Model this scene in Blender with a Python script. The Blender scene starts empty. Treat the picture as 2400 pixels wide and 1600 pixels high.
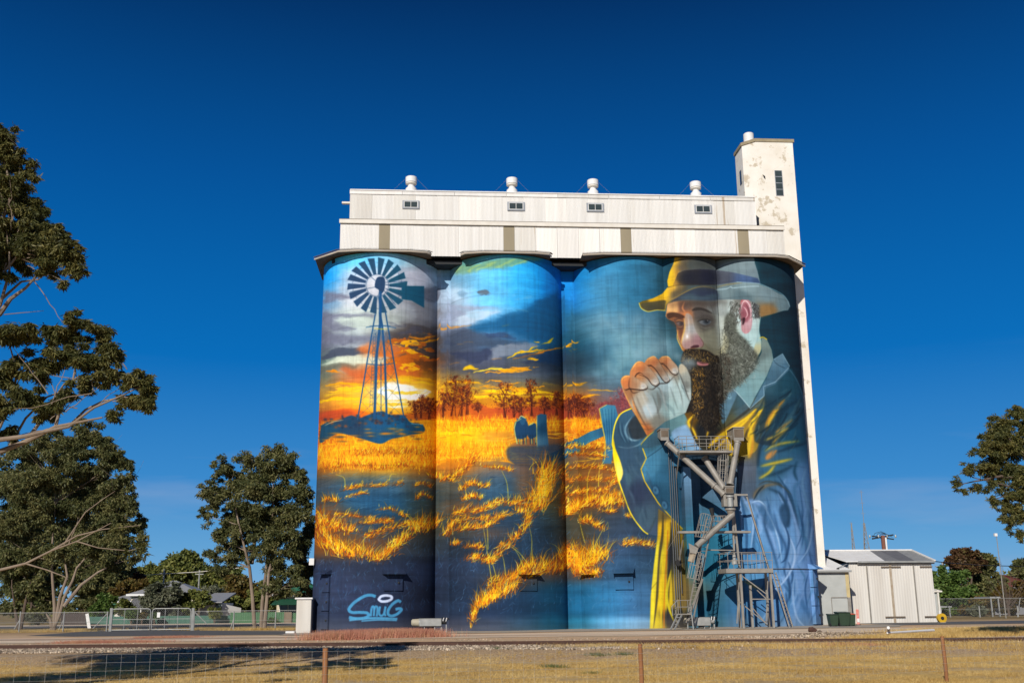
import bpy, bmesh, math, random
import numpy as np
from mathutils import Matrix, Vector
random.seed(11)
S=bpy.context.scene
# ------------------------------------------------------------------ camera
FPX,CX,CY=2490.,1200.,800.; EYE=np.array([0,0,1.7])
def _cam(pitch,yaw,roll):
    p,y,r=np.radians([pitch,yaw,roll])
    f=np.array([np.sin(y)*np.cos(p),np.cos(y)*np.cos(p),np.sin(p)]); rt=np.array([np.cos(y),-np.sin(y),0]); up=np.cross(rt,f)
    return rt*np.cos(r)+up*np.sin(r), up*np.cos(r)-rt*np.sin(r), f
CR,CU,CF=_cam(13.9,4.2,-.54)
cam=bpy.data.cameras.new('camera'); co=bpy.data.objects.new('camera',cam); S.collection.objects.link(co)
cam.sensor_width=36; cam.lens=FPX/2400*36; cam.clip_start=.1; cam.clip_end=6000
co.matrix_world=Matrix(((CR[0],CU[0],-CF[0],0),(CR[1],CU[1],-CF[1],0),(CR[2],CU[2],-CF[2],1.7),(0,0,0,1)))
S.camera=co; S.render.resolution_x=1024; S.render.resolution_y=682
# ------------------------------------------------------------------ sky and sun
SUN_AZ,SUN_EL=24.,28.      # degrees left of the facade's normal, above the horizon
w=bpy.data.worlds.new('World'); S.world=w; w.use_nodes=True; nt=w.node_tree
sky=nt.nodes.new('ShaderNodeTexSky'); sky.sky_type='NISHITA'; sky.sun_disc=False
sky.sun_elevation=math.radians(SUN_EL); sky.sun_rotation=math.radians(180+SUN_AZ); sky.altitude=200; sky.air_density=1.0; sky.dust_density=.25; sky.ozone_density=5
bg=nt.nodes['Background']; bg.inputs['Strength'].default_value=.085
# the deep polarised blue of this clear winter sky, the same all the way round, over the physical sky
tc=nt.nodes.new('ShaderNodeTexCoord'); sx=nt.nodes.new('ShaderNodeSeparateXYZ'); nt.links.new(tc.outputs['Generated'],sx.inputs[0])
rp=nt.nodes.new('ShaderNodeValToRGB'); e=rp.color_ramp.elements; k_=1/.085
for i,(p,c) in enumerate(((0.,(.22,.43,.68)),(.05,(.12,.36,.66)),(.11,(.04,.25,.60)),(.22,(.0,.150,.49)),(.38,(.0,.084,.32)),(.53,(.0,.028,.125)),(.75,(.0,.012,.07)))):
    q=e[i] if i<2 else e.new(p); q.position=p; q.color=(*c,1)
nt.links.new(sx.outputs['Z'],rp.inputs['Fac'])
# faint high cloud wisps near the horizon
mp=nt.nodes.new('ShaderNodeMapping'); mp.inputs['Scale'].default_value=(2.2,2.2,14); nt.links.new(tc.outputs['Generated'],mp.inputs[0])
cn=nt.nodes.new('ShaderNodeTexNoise'); cn.inputs['Scale'].default_value=1.6; cn.inputs['Detail'].default_value=5; nt.links.new(mp.outputs[0],cn.inputs['Vector'])
cf=nt.nodes.new('ShaderNodeMapRange'); cf.inputs['From Min'].default_value=.56; cf.inputs['From Max'].default_value=.8; nt.links.new(cn.outputs['Fac'],cf.inputs['Value'])
el=nt.nodes.new('ShaderNodeMapRange'); el.inputs['From Min'].default_value=.22; el.inputs['From Max'].default_value=.12; nt.links.new(sx.outputs['Z'],el.inputs['Value'])
cm=nt.nodes.new('ShaderNodeMath'); cm.operation='MULTIPLY'; nt.links.new(cf.outputs[0],cm.inputs[0]); nt.links.new(el.outputs[0],cm.inputs[1])
cm2=nt.nodes.new('ShaderNodeMath'); cm2.operation='MULTIPLY'; nt.links.new(cm.outputs[0],cm2.inputs[0]); cm2.inputs[1].default_value=.45
wc=nt.nodes.new('ShaderNodeMix'); wc.data_type='RGBA'; nt.links.new(cm2.outputs[0],wc.inputs['Factor']); nt.links.new(rp.outputs[0],wc.inputs['A']); wc.inputs['B'].default_value=(.33,.42,.60,1)
sc=nt.nodes.new('ShaderNodeVectorMath'); sc.operation='SCALE'; sc.inputs['Scale'].default_value=k_; nt.links.new(wc.outputs['Result'],sc.inputs[0])
mxw=nt.nodes.new('ShaderNodeMix'); mxw.data_type='RGBA'; mxw.inputs['Factor'].default_value=.98; nt.links.new(sky.outputs[0],mxw.inputs['A']); nt.links.new(sc.outputs[0],mxw.inputs['B'])
nt.links.new(mxw.outputs['Result'],bg.inputs['Color'])
sun=bpy.data.lights.new('sun','SUN'); sun.energy=4.7; sun.angle=math.radians(.5); sun.color=(1,.95,.88)
so=bpy.data.objects.new('sun',sun); S.collection.objects.link(so)
_a,_e=math.radians(SUN_AZ),math.radians(SUN_EL)
to_sun=Vector((-math.sin(_a)*math.cos(_e),-math.cos(_a)*math.cos(_e),math.sin(_e)))
so.rotation_euler=to_sun.to_track_quat('Z','Y').to_euler()
S.view_settings.view_transform='Standard'; S.view_settings.look='None'; S.view_settings.exposure=0; S.view_settings.gamma=1
S.render.engine='CYCLES'
# ------------------------------------------------------------------ survey helpers
def _ray(x,y): return (x-CX)/FPX*CR-(y-CY)/FPX*CU+CF
def at(x,y,Y):              # the point at distance Y (north of the camera) seen at x,y of the survey grid
    d=_ray(x,y); return EYE+d*(Y/d[1])
def gd(x,y,z=0.):           # the point of the ground plane z seen at x,y
    d=_ray(x,y); return EYE+d*((z-1.7)/d[2])
def proj(P):
    d=P-EYE; z=d@CF; return CX+FPX*(d@CR)/z, CY-FPX*(d@CU)/z
# ------------------------------------------------------------------ mesh helpers
C=S.collection
class MB:
    def __init__(s): s.v=[]; s.f=[]
    def add(s,vs,fs):
        o=len(s.v); s.v+= [tuple(float(q) for q in v) for v in vs]; s.f+=[tuple(o+i for i in f) for f in fs]; return s
    def box(s,x0,x1,y0,y1,z0,z1):
        return s.add([(x0,y0,z0),(x1,y0,z0),(x1,y1,z0),(x0,y1,z0),(x0,y0,z1),(x1,y0,z1),(x1,y1,z1),(x0,y1,z1)],
              [(0,3,2,1),(4,5,6,7),(0,1,5,4),(1,2,6,5),(2,3,7,6),(3,0,4,7)])
    def prism(s,poly,z0,z1):     # poly: (x,y) counter-clockwise
        n=len(poly); z0s=z0 if hasattr(z0,'__len__') else [z0]*n; z1s=z1 if hasattr(z1,'__len__') else [z1]*n
        return s.add([(p[0],p[1],z) for p,z in zip(poly,z0s)]+[(p[0],p[1],z) for p,z in zip(poly,z1s)],
              [tuple(range(n))[::-1],tuple(range(n,2*n))]+[(i,(i+1)%n,n+(i+1)%n,n+i) for i in range(n)])
    def bar(s,p,q,w,h=None,up=(0,0,1)):
        p,q=np.array(p,float),np.array(q,float); h=h or w; d=q-p; d/=np.linalg.norm(d)+1e-9
        u=np.array(up,float)
        if abs(d@u)>.97: u=np.array([0,1.,0])
        r=np.cross(d,u); r/=np.linalg.norm(r); u=np.cross(r,d)
        vs=[e+r*a*w/2+u*b*h/2 for e in(p,q) for a,b in((-1,-1),(1,-1),(1,1),(-1,1))]
        return s.add(vs,[(0,1,2,3),(7,6,5,4),(0,4,5,1),(1,5,6,2),(2,6,7,3),(3,7,4,0)])
    def tube(s,path,r,n=8,cap=True):
        P=[np.array(p,float) for p in path]; rs=r if hasattr(r,'__len__') else [r]*len(P); vs=[]; prev=None
        for i,p in enumerate(P):
            d=P[min(i+1,len(P)-1)]-P[max(i-1,0)]; d/=np.linalg.norm(d)+1e-9
            u=np.array([0,0,1.]) if abs(d[2])<.95 else np.array([0,1.,0])
            if prev is not None: u=prev
            a=np.cross(d,u); a/=np.linalg.norm(a)+1e-9; b=np.cross(a,d); prev=b
            vs+=[p+(a*math.cos(t)+b*math.sin(t))*rs[i] for t in[2*math.pi*k/n for k in range(n)]]
        fs=[(i*n+k,i*n+(k+1)%n,(i+1)*n+(k+1)%n,(i+1)*n+k) for i in range(len(P)-1) for k in range(n)]
        if cap: fs+=[tuple(range(n)),tuple((len(P)-1)*n+k for k in range(n))[::-1]]
        return s.add(vs,fs)
    def lathe(s,c,prof,n=20,axis='z'):
        vs=[];
        for r,h in prof:
            for k in range(n):
                t=2*math.pi*k/n; a,b=r*math.cos(t),r*math.sin(t)
                vs.append((c[0]+a,c[1]+b,c[2]+h) if axis=='z' else (c[0]+h,c[1]+a,c[2]+b) if axis=='x' else (c[0]+a,c[1]+h,c[2]+b))
        m=len(prof)
        return s.add(vs,[(i*n+k,i*n+(k+1)%n,(i+1)*n+(k+1)%n,(i+1)*n+k) for i in range(m-1) for k in range(n)]+[tuple(range(n))[::-1],tuple((m-1)*n+k for k in range(n))])
    def build(s,name,mat,parent=None,smooth=False,bevel=0):
        me=bpy.data.meshes.new(name); me.from_pydata(s.v,[],s.f); 
        if mat: me.materials.append(mat)
        bm=bmesh.new(); bm.from_mesh(me); bmesh.ops.recalc_face_normals(bm,faces=bm.faces)
        if bevel: bmesh.ops.bevel(bm,geom=list(bm.edges),offset=bevel,segments=1,affect='EDGES')
        bm.to_mesh(me); bm.free()
        if smooth:
            for p in me.polygons: p.use_smooth=True
            me.set_sharp_from_angle(angle=math.radians(40))
        o=bpy.data.objects.new(name,me); C.objects.link(o)
        if parent: o.parent=parent; o.matrix_parent_inverse=Matrix.Translation(-Vector(parent.location))
        return o
def npmesh(name,V,F,mat,parent=None,k=4):
    """fast mesh: V (n,3), F (m,k)"""
    me=bpy.data.meshes.new(name); V=np.ascontiguousarray(V,np.float32); F=np.ascontiguousarray(F,np.int32); m=len(F)
    me.vertices.add(len(V)); me.vertices.foreach_set('co',V.ravel()); me.loops.add(m*k); me.loops.foreach_set('vertex_index',F.ravel())
    me.polygons.add(m); me.polygons.foreach_set('loop_start',np.arange(0,m*k,k,dtype=np.int32)); me.polygons.foreach_set('loop_total',np.full(m,k,np.int32))
    me.update(calc_edges=True); me.materials.append(mat)
    o=bpy.data.objects.new(name,me); C.objects.link(o)
    if parent: o.parent=parent; o.matrix_parent_inverse=Matrix.Translation(-Vector(parent.location))
    return o
def tag(o,label=None,cat=None,group=None,kind=None):
    if label: o['label']=label
    if cat: o['category']=cat
    if group: o['group']=group
    if kind: o['kind']=kind
    return o
def thing(name,loc,label,cat,group=None):
    o=bpy.data.objects.new(name,None); o.location=[float(v) for v in loc]; o.empty_display_size=.2; C.objects.link(o)
    return tag(o,label,cat,group)
# ------------------------------------------------------------------ materials
def mat(name,col,rough=.8,col2=None,scale=3.,amt=.5,bump=0.,bscale=30.,metal=0.,stretch=None,col3=None,thr=.62,scale3=1.2,det=6,spec=.3,trans=None):
    m=bpy.data.materials.new(name); m.use_nodes=True; n=m.node_tree; b=n.nodes['Principled BSDF']; L=n.links
    b.inputs['Roughness'].default_value=rough; b.inputs['Metallic'].default_value=metal; b.inputs['Specular IOR Level'].default_value=spec
    tc=n.nodes.new('ShaderNodeTexCoord'); src=tc.outputs['Object']
    if stretch:
        mp=n.nodes.new('ShaderNodeMapping'); mp.inputs['Scale'].default_value=stretch; L.new(src,mp.inputs[0]); src=mp.outputs[0]
    c1=(*col,1); c2=(*(col2 or tuple(v*.75 for v in col)),1)
    nz=n.nodes.new('ShaderNodeTexNoise'); nz.inputs['Scale'].default_value=scale; nz.inputs['Detail'].default_value=det; L.new(src,nz.inputs['Vector'])
    cr=n.nodes.new('ShaderNodeValToRGB'); cr.color_ramp.elements[0].position=.5-amt/2; cr.color_ramp.elements[1].position=.5+amt/2
    cr.color_ramp.elements[0].color=c2; cr.color_ramp.elements[1].color=c1; L.new(nz.outputs['Fac'],cr.inputs['Fac']); out=cr.outputs['Color']
    if col3:
        n3=n.nodes.new('ShaderNodeTexNoise'); n3.inputs['Scale'].default_value=scale3; n3.inputs['Detail'].default_value=8; n3.inputs['Roughness'].default_value=.65; L.new(src,n3.inputs['Vector'])
        r3_=n.nodes.new('ShaderNodeValToRGB'); r3_.color_ramp.elements[0].position=thr; r3_.color_ramp.elements[1].position=thr+.06; L.new(n3.outputs['Fac'],r3_.inputs['Fac'])
        mx=n.nodes.new('ShaderNodeMix'); mx.data_type='RGBA'; L.new(r3_.outputs['Color'],mx.inputs['Factor']); L.new(out,mx.inputs['A']); mx.inputs['B'].default_value=(*col3,1); out=mx.outputs['Result']
    L.new(out,b.inputs['Base Color'])
    if bump:
        nb=n.nodes.new('ShaderNodeTexNoise'); nb.inputs['Scale'].default_value=bscale; nb.inputs['Detail'].default_value=5; L.new(src,nb.inputs['Vector'])
        bp=n.nodes.new('ShaderNodeBump'); bp.inputs['Strength'].default_value=bump; bp.inputs['Distance'].default_value=.02; L.new(nb.outputs['Fac'],bp.inputs['Height']); L.new(bp.outputs[0],b.inputs['Normal'])
    return m
def leafmat(name,ca,cb,cc,scale=1.2,tr=.25):
    m=bpy.data.materials.new(name); m.use_nodes=True; n=m.node_tree; b=n.nodes['Principled BSDF']; L=n.links; b.inputs['Roughness'].default_value=.55; b.inputs['Specular IOR Level'].default_value=.25
    g=n.nodes.new('ShaderNodeNewGeometry'); tc=n.nodes.new('ShaderNodeTexCoord')
    nz=n.nodes.new('ShaderNodeTexNoise'); nz.inputs['Scale'].default_value=scale; nz.inputs['Detail'].default_value=3; L.new(tc.outputs['Object'],nz.inputs['Vector'])
    ad=n.nodes.new('ShaderNodeMath'); ad.operation='MULTIPLY_ADD'; ad.inputs[1].default_value=.45; L.new(g.outputs['Random Per Island'],ad.inputs[0]); L.new(nz.outputs['Fac'],ad.inputs[2])
    cr=n.nodes.new('ShaderNodeValToRGB'); e=cr.color_ramp.elements; e[0].position=.42; e[0].color=(*ca,1); e[1].position=1.0; e[1].color=(*cc,1); k=e.new(.7); k.color=(*cb,1)
    L.new(ad.outputs[0],cr.inputs['Fac']); L.new(cr.outputs['Color'],b.inputs['Base Color'])
    t=n.nodes.new('ShaderNodeBsdfTranslucent'); L.new(cr.outputs['Color'],t.inputs['Color']); mx=n.nodes.new('ShaderNodeMixShader'); mx.inputs[0].default_value=tr
    L.new(b.outputs[0],mx.inputs[1]); L.new(t.outputs[0],mx.inputs[2]); L.new(mx.outputs[0],n.nodes['Material Output'].inputs['Surface'])
    return m
# ------------------------------------------------------------------ the mural, painted stroke by stroke
# Drawn with numpy on a sheet whose units are the mural sketch's own grid, then laid on the silo
# walls in metres (east-west, height) and kept there as ordinary paint.

SX0,SY0,SW,SH,SS=712.,570.,1240,930,1.25
class Sheet:
    def __init__(s):
        s.h=int(SH*SS); s.w=int(SW*SS); s.c=np.zeros((s.h,s.w,3),np.float32); s.clip=None
S_=Sheet(); prng=np.random.default_rng(7)
def r1(p): return [(720+x/3.267,560+y/3.267) for x,y in p]
def r2(p): return [(720+x/3.136,1000+y/3.136) for x,y in p]
def r3(p): return [(1320+x/3.267,560+y/3.267) for x,y in p]
def r4(p): return [(1320+x/3.136,1000+y/3.136) for x,y in p]
def curve(p,closed=True,n=6):
    p=np.array(p,float); N=len(p); out=[]
    if N<3: return p
    t=np.linspace(0,1,n,endpoint=False)[:,None]
    for i in range(N if closed else N-1):
        if closed: a,b,c,d=p[i-1],p[i],p[(i+1)%N],p[(i+2)%N]
        else: a,b,c,d=p[max(i-1,0)],p[i],p[i+1],p[min(i+2,N-1)]
        out.append(.5*((2*b)+(c-a)*t+(2*a-5*b+4*c-d)*t*t+(3*b-a-3*c+d)*t**3))
    if not closed: out.append(p[-1:])
    return np.concatenate(out)
def boxblur(m,r,ax):
    r=int(r)
    if r<1: return m
    pad=[(0,0),(0,0)]; pad[ax]=(r+1,r)
    c=np.cumsum(np.pad(m,pad,mode='edge'),axis=ax,dtype=np.float64)
    n=m.shape[ax]; w=2*r+1
    A=np.take(c,range(w,w+n),axis=ax); B=np.take(c,range(0,n),axis=ax)
    return ((A-B)/w).astype(np.float32)
def blur(m,r):
    for k in range(2): m=boxblur(boxblur(m,r,0),r,1)
    return m
def mask(poly,soft=0.8,smooth=True):
    """coverage of a closed outline; returns (y0,y1,x0,x1,mask) on the sheet"""
    p=curve(poly) if smooth else np.array(poly,float)
    p=(p-[SX0,SY0])*SS; pad=int(soft*SS*3+3)
    x0=int(max(0,p[:,0].min()-pad)); x1=int(min(S_.w,p[:,0].max()+pad)); y0=int(max(0,p[:,1].min()-pad)); y1=int(min(S_.h,p[:,1].max()+pad))
    if x1<=x0 or y1<=y0: return None
    m=np.zeros((y1-y0,x1-x0),np.float32); q=np.roll(p,-1,0); K=3
    xs=np.arange(x0,x1)
    for j in range((y1-y0)*K):
        y=y0+(j+.5)/K; s=((p[:,1]<=y)!=(q[:,1]<=y))
        if not s.any(): continue
        a,b=p[s],q[s]; xc=np.sort(a[:,0]+(y-a[:,1])/(b[:,1]-a[:,1])*(b[:,0]-a[:,0]))
        for k in range(0,len(xc)-1,2):
            m[j//K]+=np.clip(np.minimum(xc[k+1],xs+1)-np.maximum(xc[k],xs),0,1)/K
    r=soft*SS*.8
    if r>=1: m=blur(m,r)
    elif r>.4: m=(m+blur(m,1))/2
    return y0,y1,x0,x1,m
def comp(mk,col,alpha=1.):
    if mk is None: return
    y0,y1,x0,x1,m=mk; m=m*alpha
    if S_.clip is not None: m=m*S_.clip[y0:y1,x0:x1]
    m=m[...,None]; v=S_.c[y0:y1,x0:x1]
    col=np.asarray(col,np.float32)
    if callable(col): pass
    v*=1-m; v+=m*col
def fill(poly,col,soft=.8,alpha=1.,smooth=True): comp(mask(poly,soft,smooth),col,alpha)
def grad(poly,stops,soft=.8,alpha=1.,smooth=True,p=1.6):
    """outline filled with a soft blend of colours pinned at points: stops = [(x,y,(r,g,b)),...]"""
    mk=mask(poly,soft,smooth)
    if mk is None: return
    y0,y1,x0,x1,m=mk
    comp(mk,pins(stops,y0,y1,x0,x1,p),alpha)
def pins(stops,y0,y1,x0,x1,p=1.6,step=5):
    ys=np.arange(y0,y1+step,step)/SS+SY0; xs=np.arange(x0,x1+step,step)/SS+SX0
    X,Y=np.meshgrid(xs,ys); W=0; A=0
    for x,y,c in stops:
        w=1/(((X-x)**2+(Y-y)**2)+30)**p; W=W+w; A=A+w[...,None]*np.array(c,float)
    A=(A/W[...,None]).astype(np.float32)
    return upsample(A,y1-y0,x1-x0,step)
def pins_soft(stops,sx,sy,step=6):
    ys=np.arange(0,S_.h+step,step)/SS+SY0; xs=np.arange(0,S_.w+step,step)/SS+SX0
    X,Y=np.meshgrid(xs,ys); W=1e-9; A=0
    for x,y,c in stops:
        w=np.exp(-((X-x)/sx)**2-((Y-y)/sy)**2)+1e-6/(1+((X-x)**2+(Y-y)**2)/1e4); W=W+w; A=A+w[...,None]*np.array(c,float)
    return upsample((A/W[...,None]).astype(np.float32),S_.h,S_.w,step)
def upsample(A,h,w,step):
    yy=np.arange(h)/step; xx=np.arange(w)/step
    yi=yy.astype(int); xi=xx.astype(int); fy=(yy-yi)[:,None,None]; fx=(xx-xi)[None,:,None]
    yj=np.minimum(yi+1,A.shape[0]-1); xj=np.minimum(xi+1,A.shape[1]-1)
    a=A[yi][:,xi]; b=A[yi][:,xj]; c=A[yj][:,xi]; d=A[yj][:,xj]
    return (a*(1-fx)+b*fx)*(1-fy)+(c*(1-fx)+d*fx)*fy
def noise(h,w,sx,sy,octv=4,seed=1):
    g=np.random.default_rng(seed); out=np.zeros((h,w),np.float32); amp=1; tot=0
    for o in range(octv):
        nx=max(2,int(w/sx)+3); ny=max(2,int(h/sy)+3); G=g.random((ny,nx)).astype(np.float32)
        yy=np.arange(h)/sy; xx=np.arange(w)/sx; yi=yy.astype(int); xi=xx.astype(int)
        fy=(yy-yi); fx=(xx-xi); fy=(fy*fy*(3-2*fy))[:,None]; fx=(fx*fx*(3-2*fx))[None]
        yj=np.minimum(yi+1,ny-1); xj=np.minimum(xi+1,nx-1)
        out+=amp*((G[yi][:,xi]*(1-fx)+G[yi][:,xj]*fx)*(1-fy)+(G[yj][:,xi]*(1-fx)+G[yj][:,xj]*fx)*fy)
        tot+=amp; amp*=.5; sx/=2; sy/=2
        if sx<1 or sy<1: break
    return out/tot
def warp(x0,y0,x1,y1,ax,ay,sx,sy,seed):
    '''ragged edges: shift the wet paint about by a few units inside a box'''
    a,b,c_,d=[int(v) for v in((y0-SY0)*SS,(y1-SY0)*SS,(x0-SX0)*SS,(x1-SX0)*SS)]; a,c_=max(a,0),max(c_,0); b,d=min(b,S_.h),min(d,S_.w); h,w=b-a,d-c_
    nx_=noise(h,w,sx*SS,sy*SS,5,seed)-.5; ny_=noise(h,w,sx*SS,sy*SS,5,seed+1)-.5
    Y,X=np.mgrid[0:h,0:w].astype(np.float32); e=np.minimum(np.minimum(X,w-1-X)/(20*SS),np.minimum(Y,h-1-Y)/(10*SS)).clip(0,1)
    xi=np.clip(X+nx_*ax*SS*2*e,0,w-1.01); yi=np.clip(Y+ny_*ay*SS*2*e,0,h-1.01); u=xi.astype(int); v=yi.astype(int); fu=(xi-u)[...,None]; fv=(yi-v)[...,None]; V=S_.c[a:b,c_:d].copy()
    S_.c[a:b,c_:d]=(V[v,u]*(1-fu)+V[v,u+1]*fu)*(1-fv)+(V[v+1,u]*(1-fu)+V[v+1,u+1]*fu)*fv
def flecks(x0,y0,x1,y1,col,thr,sx,sy,seed,al=.8,soft=.05):
    a,b,c_,d=[int(v) for v in((y0-SY0)*SS,(y1-SY0)*SS,(x0-SX0)*SS,(x1-SX0)*SS)]; h,w=b-a,d-c_
    n=noise(h,w,sx*SS,sy*SS,5,seed); Y,X=np.mgrid[0:h,0:w]; e=(np.sin(np.pi*X/w)*np.sin(np.pi*Y/h))**.5
    comp((a,b,c_,d,(np.clip((n*(.6+.4*e)-thr)/soft,0,1)*al).astype(np.float32)),col)
def blob(x,y,rx,ry,col,alpha=1.,rot=0,pw=2):
    X0,Y0=(x-SX0)*SS,(y-SY0)*SS; R=max(rx,ry)*SS*2.2
    x0=int(max(0,X0-R)); x1=int(min(S_.w,X0+R)); y0=int(max(0,Y0-R)); y1=int(min(S_.h,Y0+R))
    if x1<=x0 or y1<=y0: return
    Y,X=np.mgrid[y0:y1,x0:x1].astype(np.float32); X-=X0; Y-=Y0
    c,s=math.cos(rot),math.sin(rot); u=(X*c+Y*s)/(rx*SS); v=(-X*s+Y*c)/(ry*SS)
    comp((y0,y1,x0,x1,np.exp(-((u*u+v*v)**(pw/2)))),col,alpha)
def stroke(p,w,col,w1=None,soft=.7,alpha=1.,smooth=True):
    """a ribbon along a path, width w at the start and w1 at the end (w1='taper': thin at both ends)"""
    p=curve(p,False,6) if smooth else np.array(p,float)
    d=np.gradient(p,axis=0); n=np.stack([-d[:,1],d[:,0]],1); n/=np.linalg.norm(n,axis=1)[:,None]+1e-6
    t=np.linspace(0,1,len(p))
    if w1=='taper': ww=w*np.sin(np.pi*np.clip(t,.02,.98))**.7
    else: ww=w+((w if w1 is None else w1)-w)*t
    ww=ww[:,None]/2
    comp(mask(np.concatenate([p+n*ww,(p-n*ww)[::-1]]),soft,False),col,alpha)
def splat(P,col,wt):
    """many fine hairs at once: P (N,M,2) points, col (N,3), wt (N,M)"""
    q=(P-[SX0,SY0])*SS; x=q[...,0].ravel(); y=q[...,1].ravel(); w=wt.ravel()
    cc=np.repeat(col,P.shape[1],0)
    ok=(x>1)&(y>1)&(x<S_.w-2)&(y<S_.h-2); x,y,w,cc=x[ok],y[ok],w[ok],cc[ok]
    xi=x.astype(int); yi=y.astype(int); fx=x-xi; fy=y-yi
    if len(xi)==0: return
    x0,y0=xi.min(),yi.min(); bw=xi.max()-x0+2; bh=yi.max()-y0+2
    A=np.zeros(bh*bw); C=np.zeros((3,bh*bw))
    for dx,dy,g in((0,0,(1-fx)*(1-fy)),(1,0,fx*(1-fy)),(0,1,(1-fx)*fy),(1,1,fx*fy)):
        k=(yi-y0+dy)*bw+xi-x0+dx; A+=np.bincount(k,w*g,bh*bw)
        for i in range(3): C[i]+=np.bincount(k,w*g*cc[:,i],bh*bw)
    A=A.reshape(bh,bw); C=C.reshape(3,bh,bw).transpose(1,2,0)/(A[...,None]+1e-9)
    a=(1-np.exp(-A*1.3))[...,None]; v=S_.c[y0:y0+bh,x0:x0+bw]; v*=1-a; v+=C*a
def hairs(x,y,ang,ln,bend,cols,wd=1.2,al=.8,jit=18):
    """N curved hairs rooted at x,y"""
    N=len(x); M=int(max(8,np.max(ln)*SS*1.4)); t=np.linspace(0,1,M)[None]
    a=ang[:,None]+bend[:,None]*t; st=ln[:,None]/M
    X=x[:,None]+np.cumsum(np.cos(a)*st,1); Y=y[:,None]-np.cumsum(np.sin(a)*st,1)
    cols=np.asarray(cols,float); k=prng.integers(0,len(cols),N); c=cols[k]+prng.normal(0,jit,(N,1))
    w=(1-t**1.5)*al*np.ones((N,1)); P=np.stack([X,Y],-1); splat(P,c,w)
    if wd>1.3:
        for o in np.arange(.6,wd,.6):
            Q=P.copy(); Q[...,0]+=o*(1-t)*.8; splat(Q,c,w*.8)
GOLD=[(250,205,45),(240,175,25),(225,140,20),(252,225,95),(205,185,50)]
def tuft(path,n,ln,ang=80,spread=25,thick=6,cols=GOLD,wd=1.6,al=.8,base=True):
    """grass growing along a ragged line"""
    p=curve(path,False,8); k=prng.random(n)*(len(p)-1); i=k.astype(int); f=(k-i)[:,None]
    q=p[i]*(1-f)+p[np.minimum(i+1,len(p)-1)]*f+prng.normal(0,1,(n,2))*[thick*.7,thick*.45]
    n=int(n*.8); q=q[:n]; hl=n//2
    if base: stroke(path,thick*1.2,(150,85,25),'taper',soft=thick*.7,alpha=.5)
    A=np.radians(ang+prng.normal(0,spread,n)); Ln=ln*prng.uniform(.35,1.25,n)**1.2; Bd=prng.normal(0,.5,n)
    patch=.5+.5*np.sin(q[:,0]*.13+q[:,1]*.21+prng.uniform(0,6))
    keep=prng.random(n)<.35+.65*patch; q,A,Ln,Bd=q[keep],A[keep],Ln[keep],Bd[keep]; hl=len(q)//2
    if hl<3: return
    hairs(q[:hl,0],q[:hl,1]+2,A[:hl],Ln[:hl],Bd[:hl],[(130,72,30),(100,60,36),(165,92,28)],1.2,al*.55)
    hl2=hl+(len(q)-hl)//2; hairs(q[hl:hl2,0],q[hl:hl2,1],A[hl:hl2],Ln[hl:hl2],Bd[hl:hl2],[(205,120,25),(225,140,25),(180,95,25)],1.2,al*.6)
    hairs(q[hl2:,0],q[hl2:,1]-1,A[hl2:],Ln[hl2:],Bd[hl2:],cols,1.2,al*.85)

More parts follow.
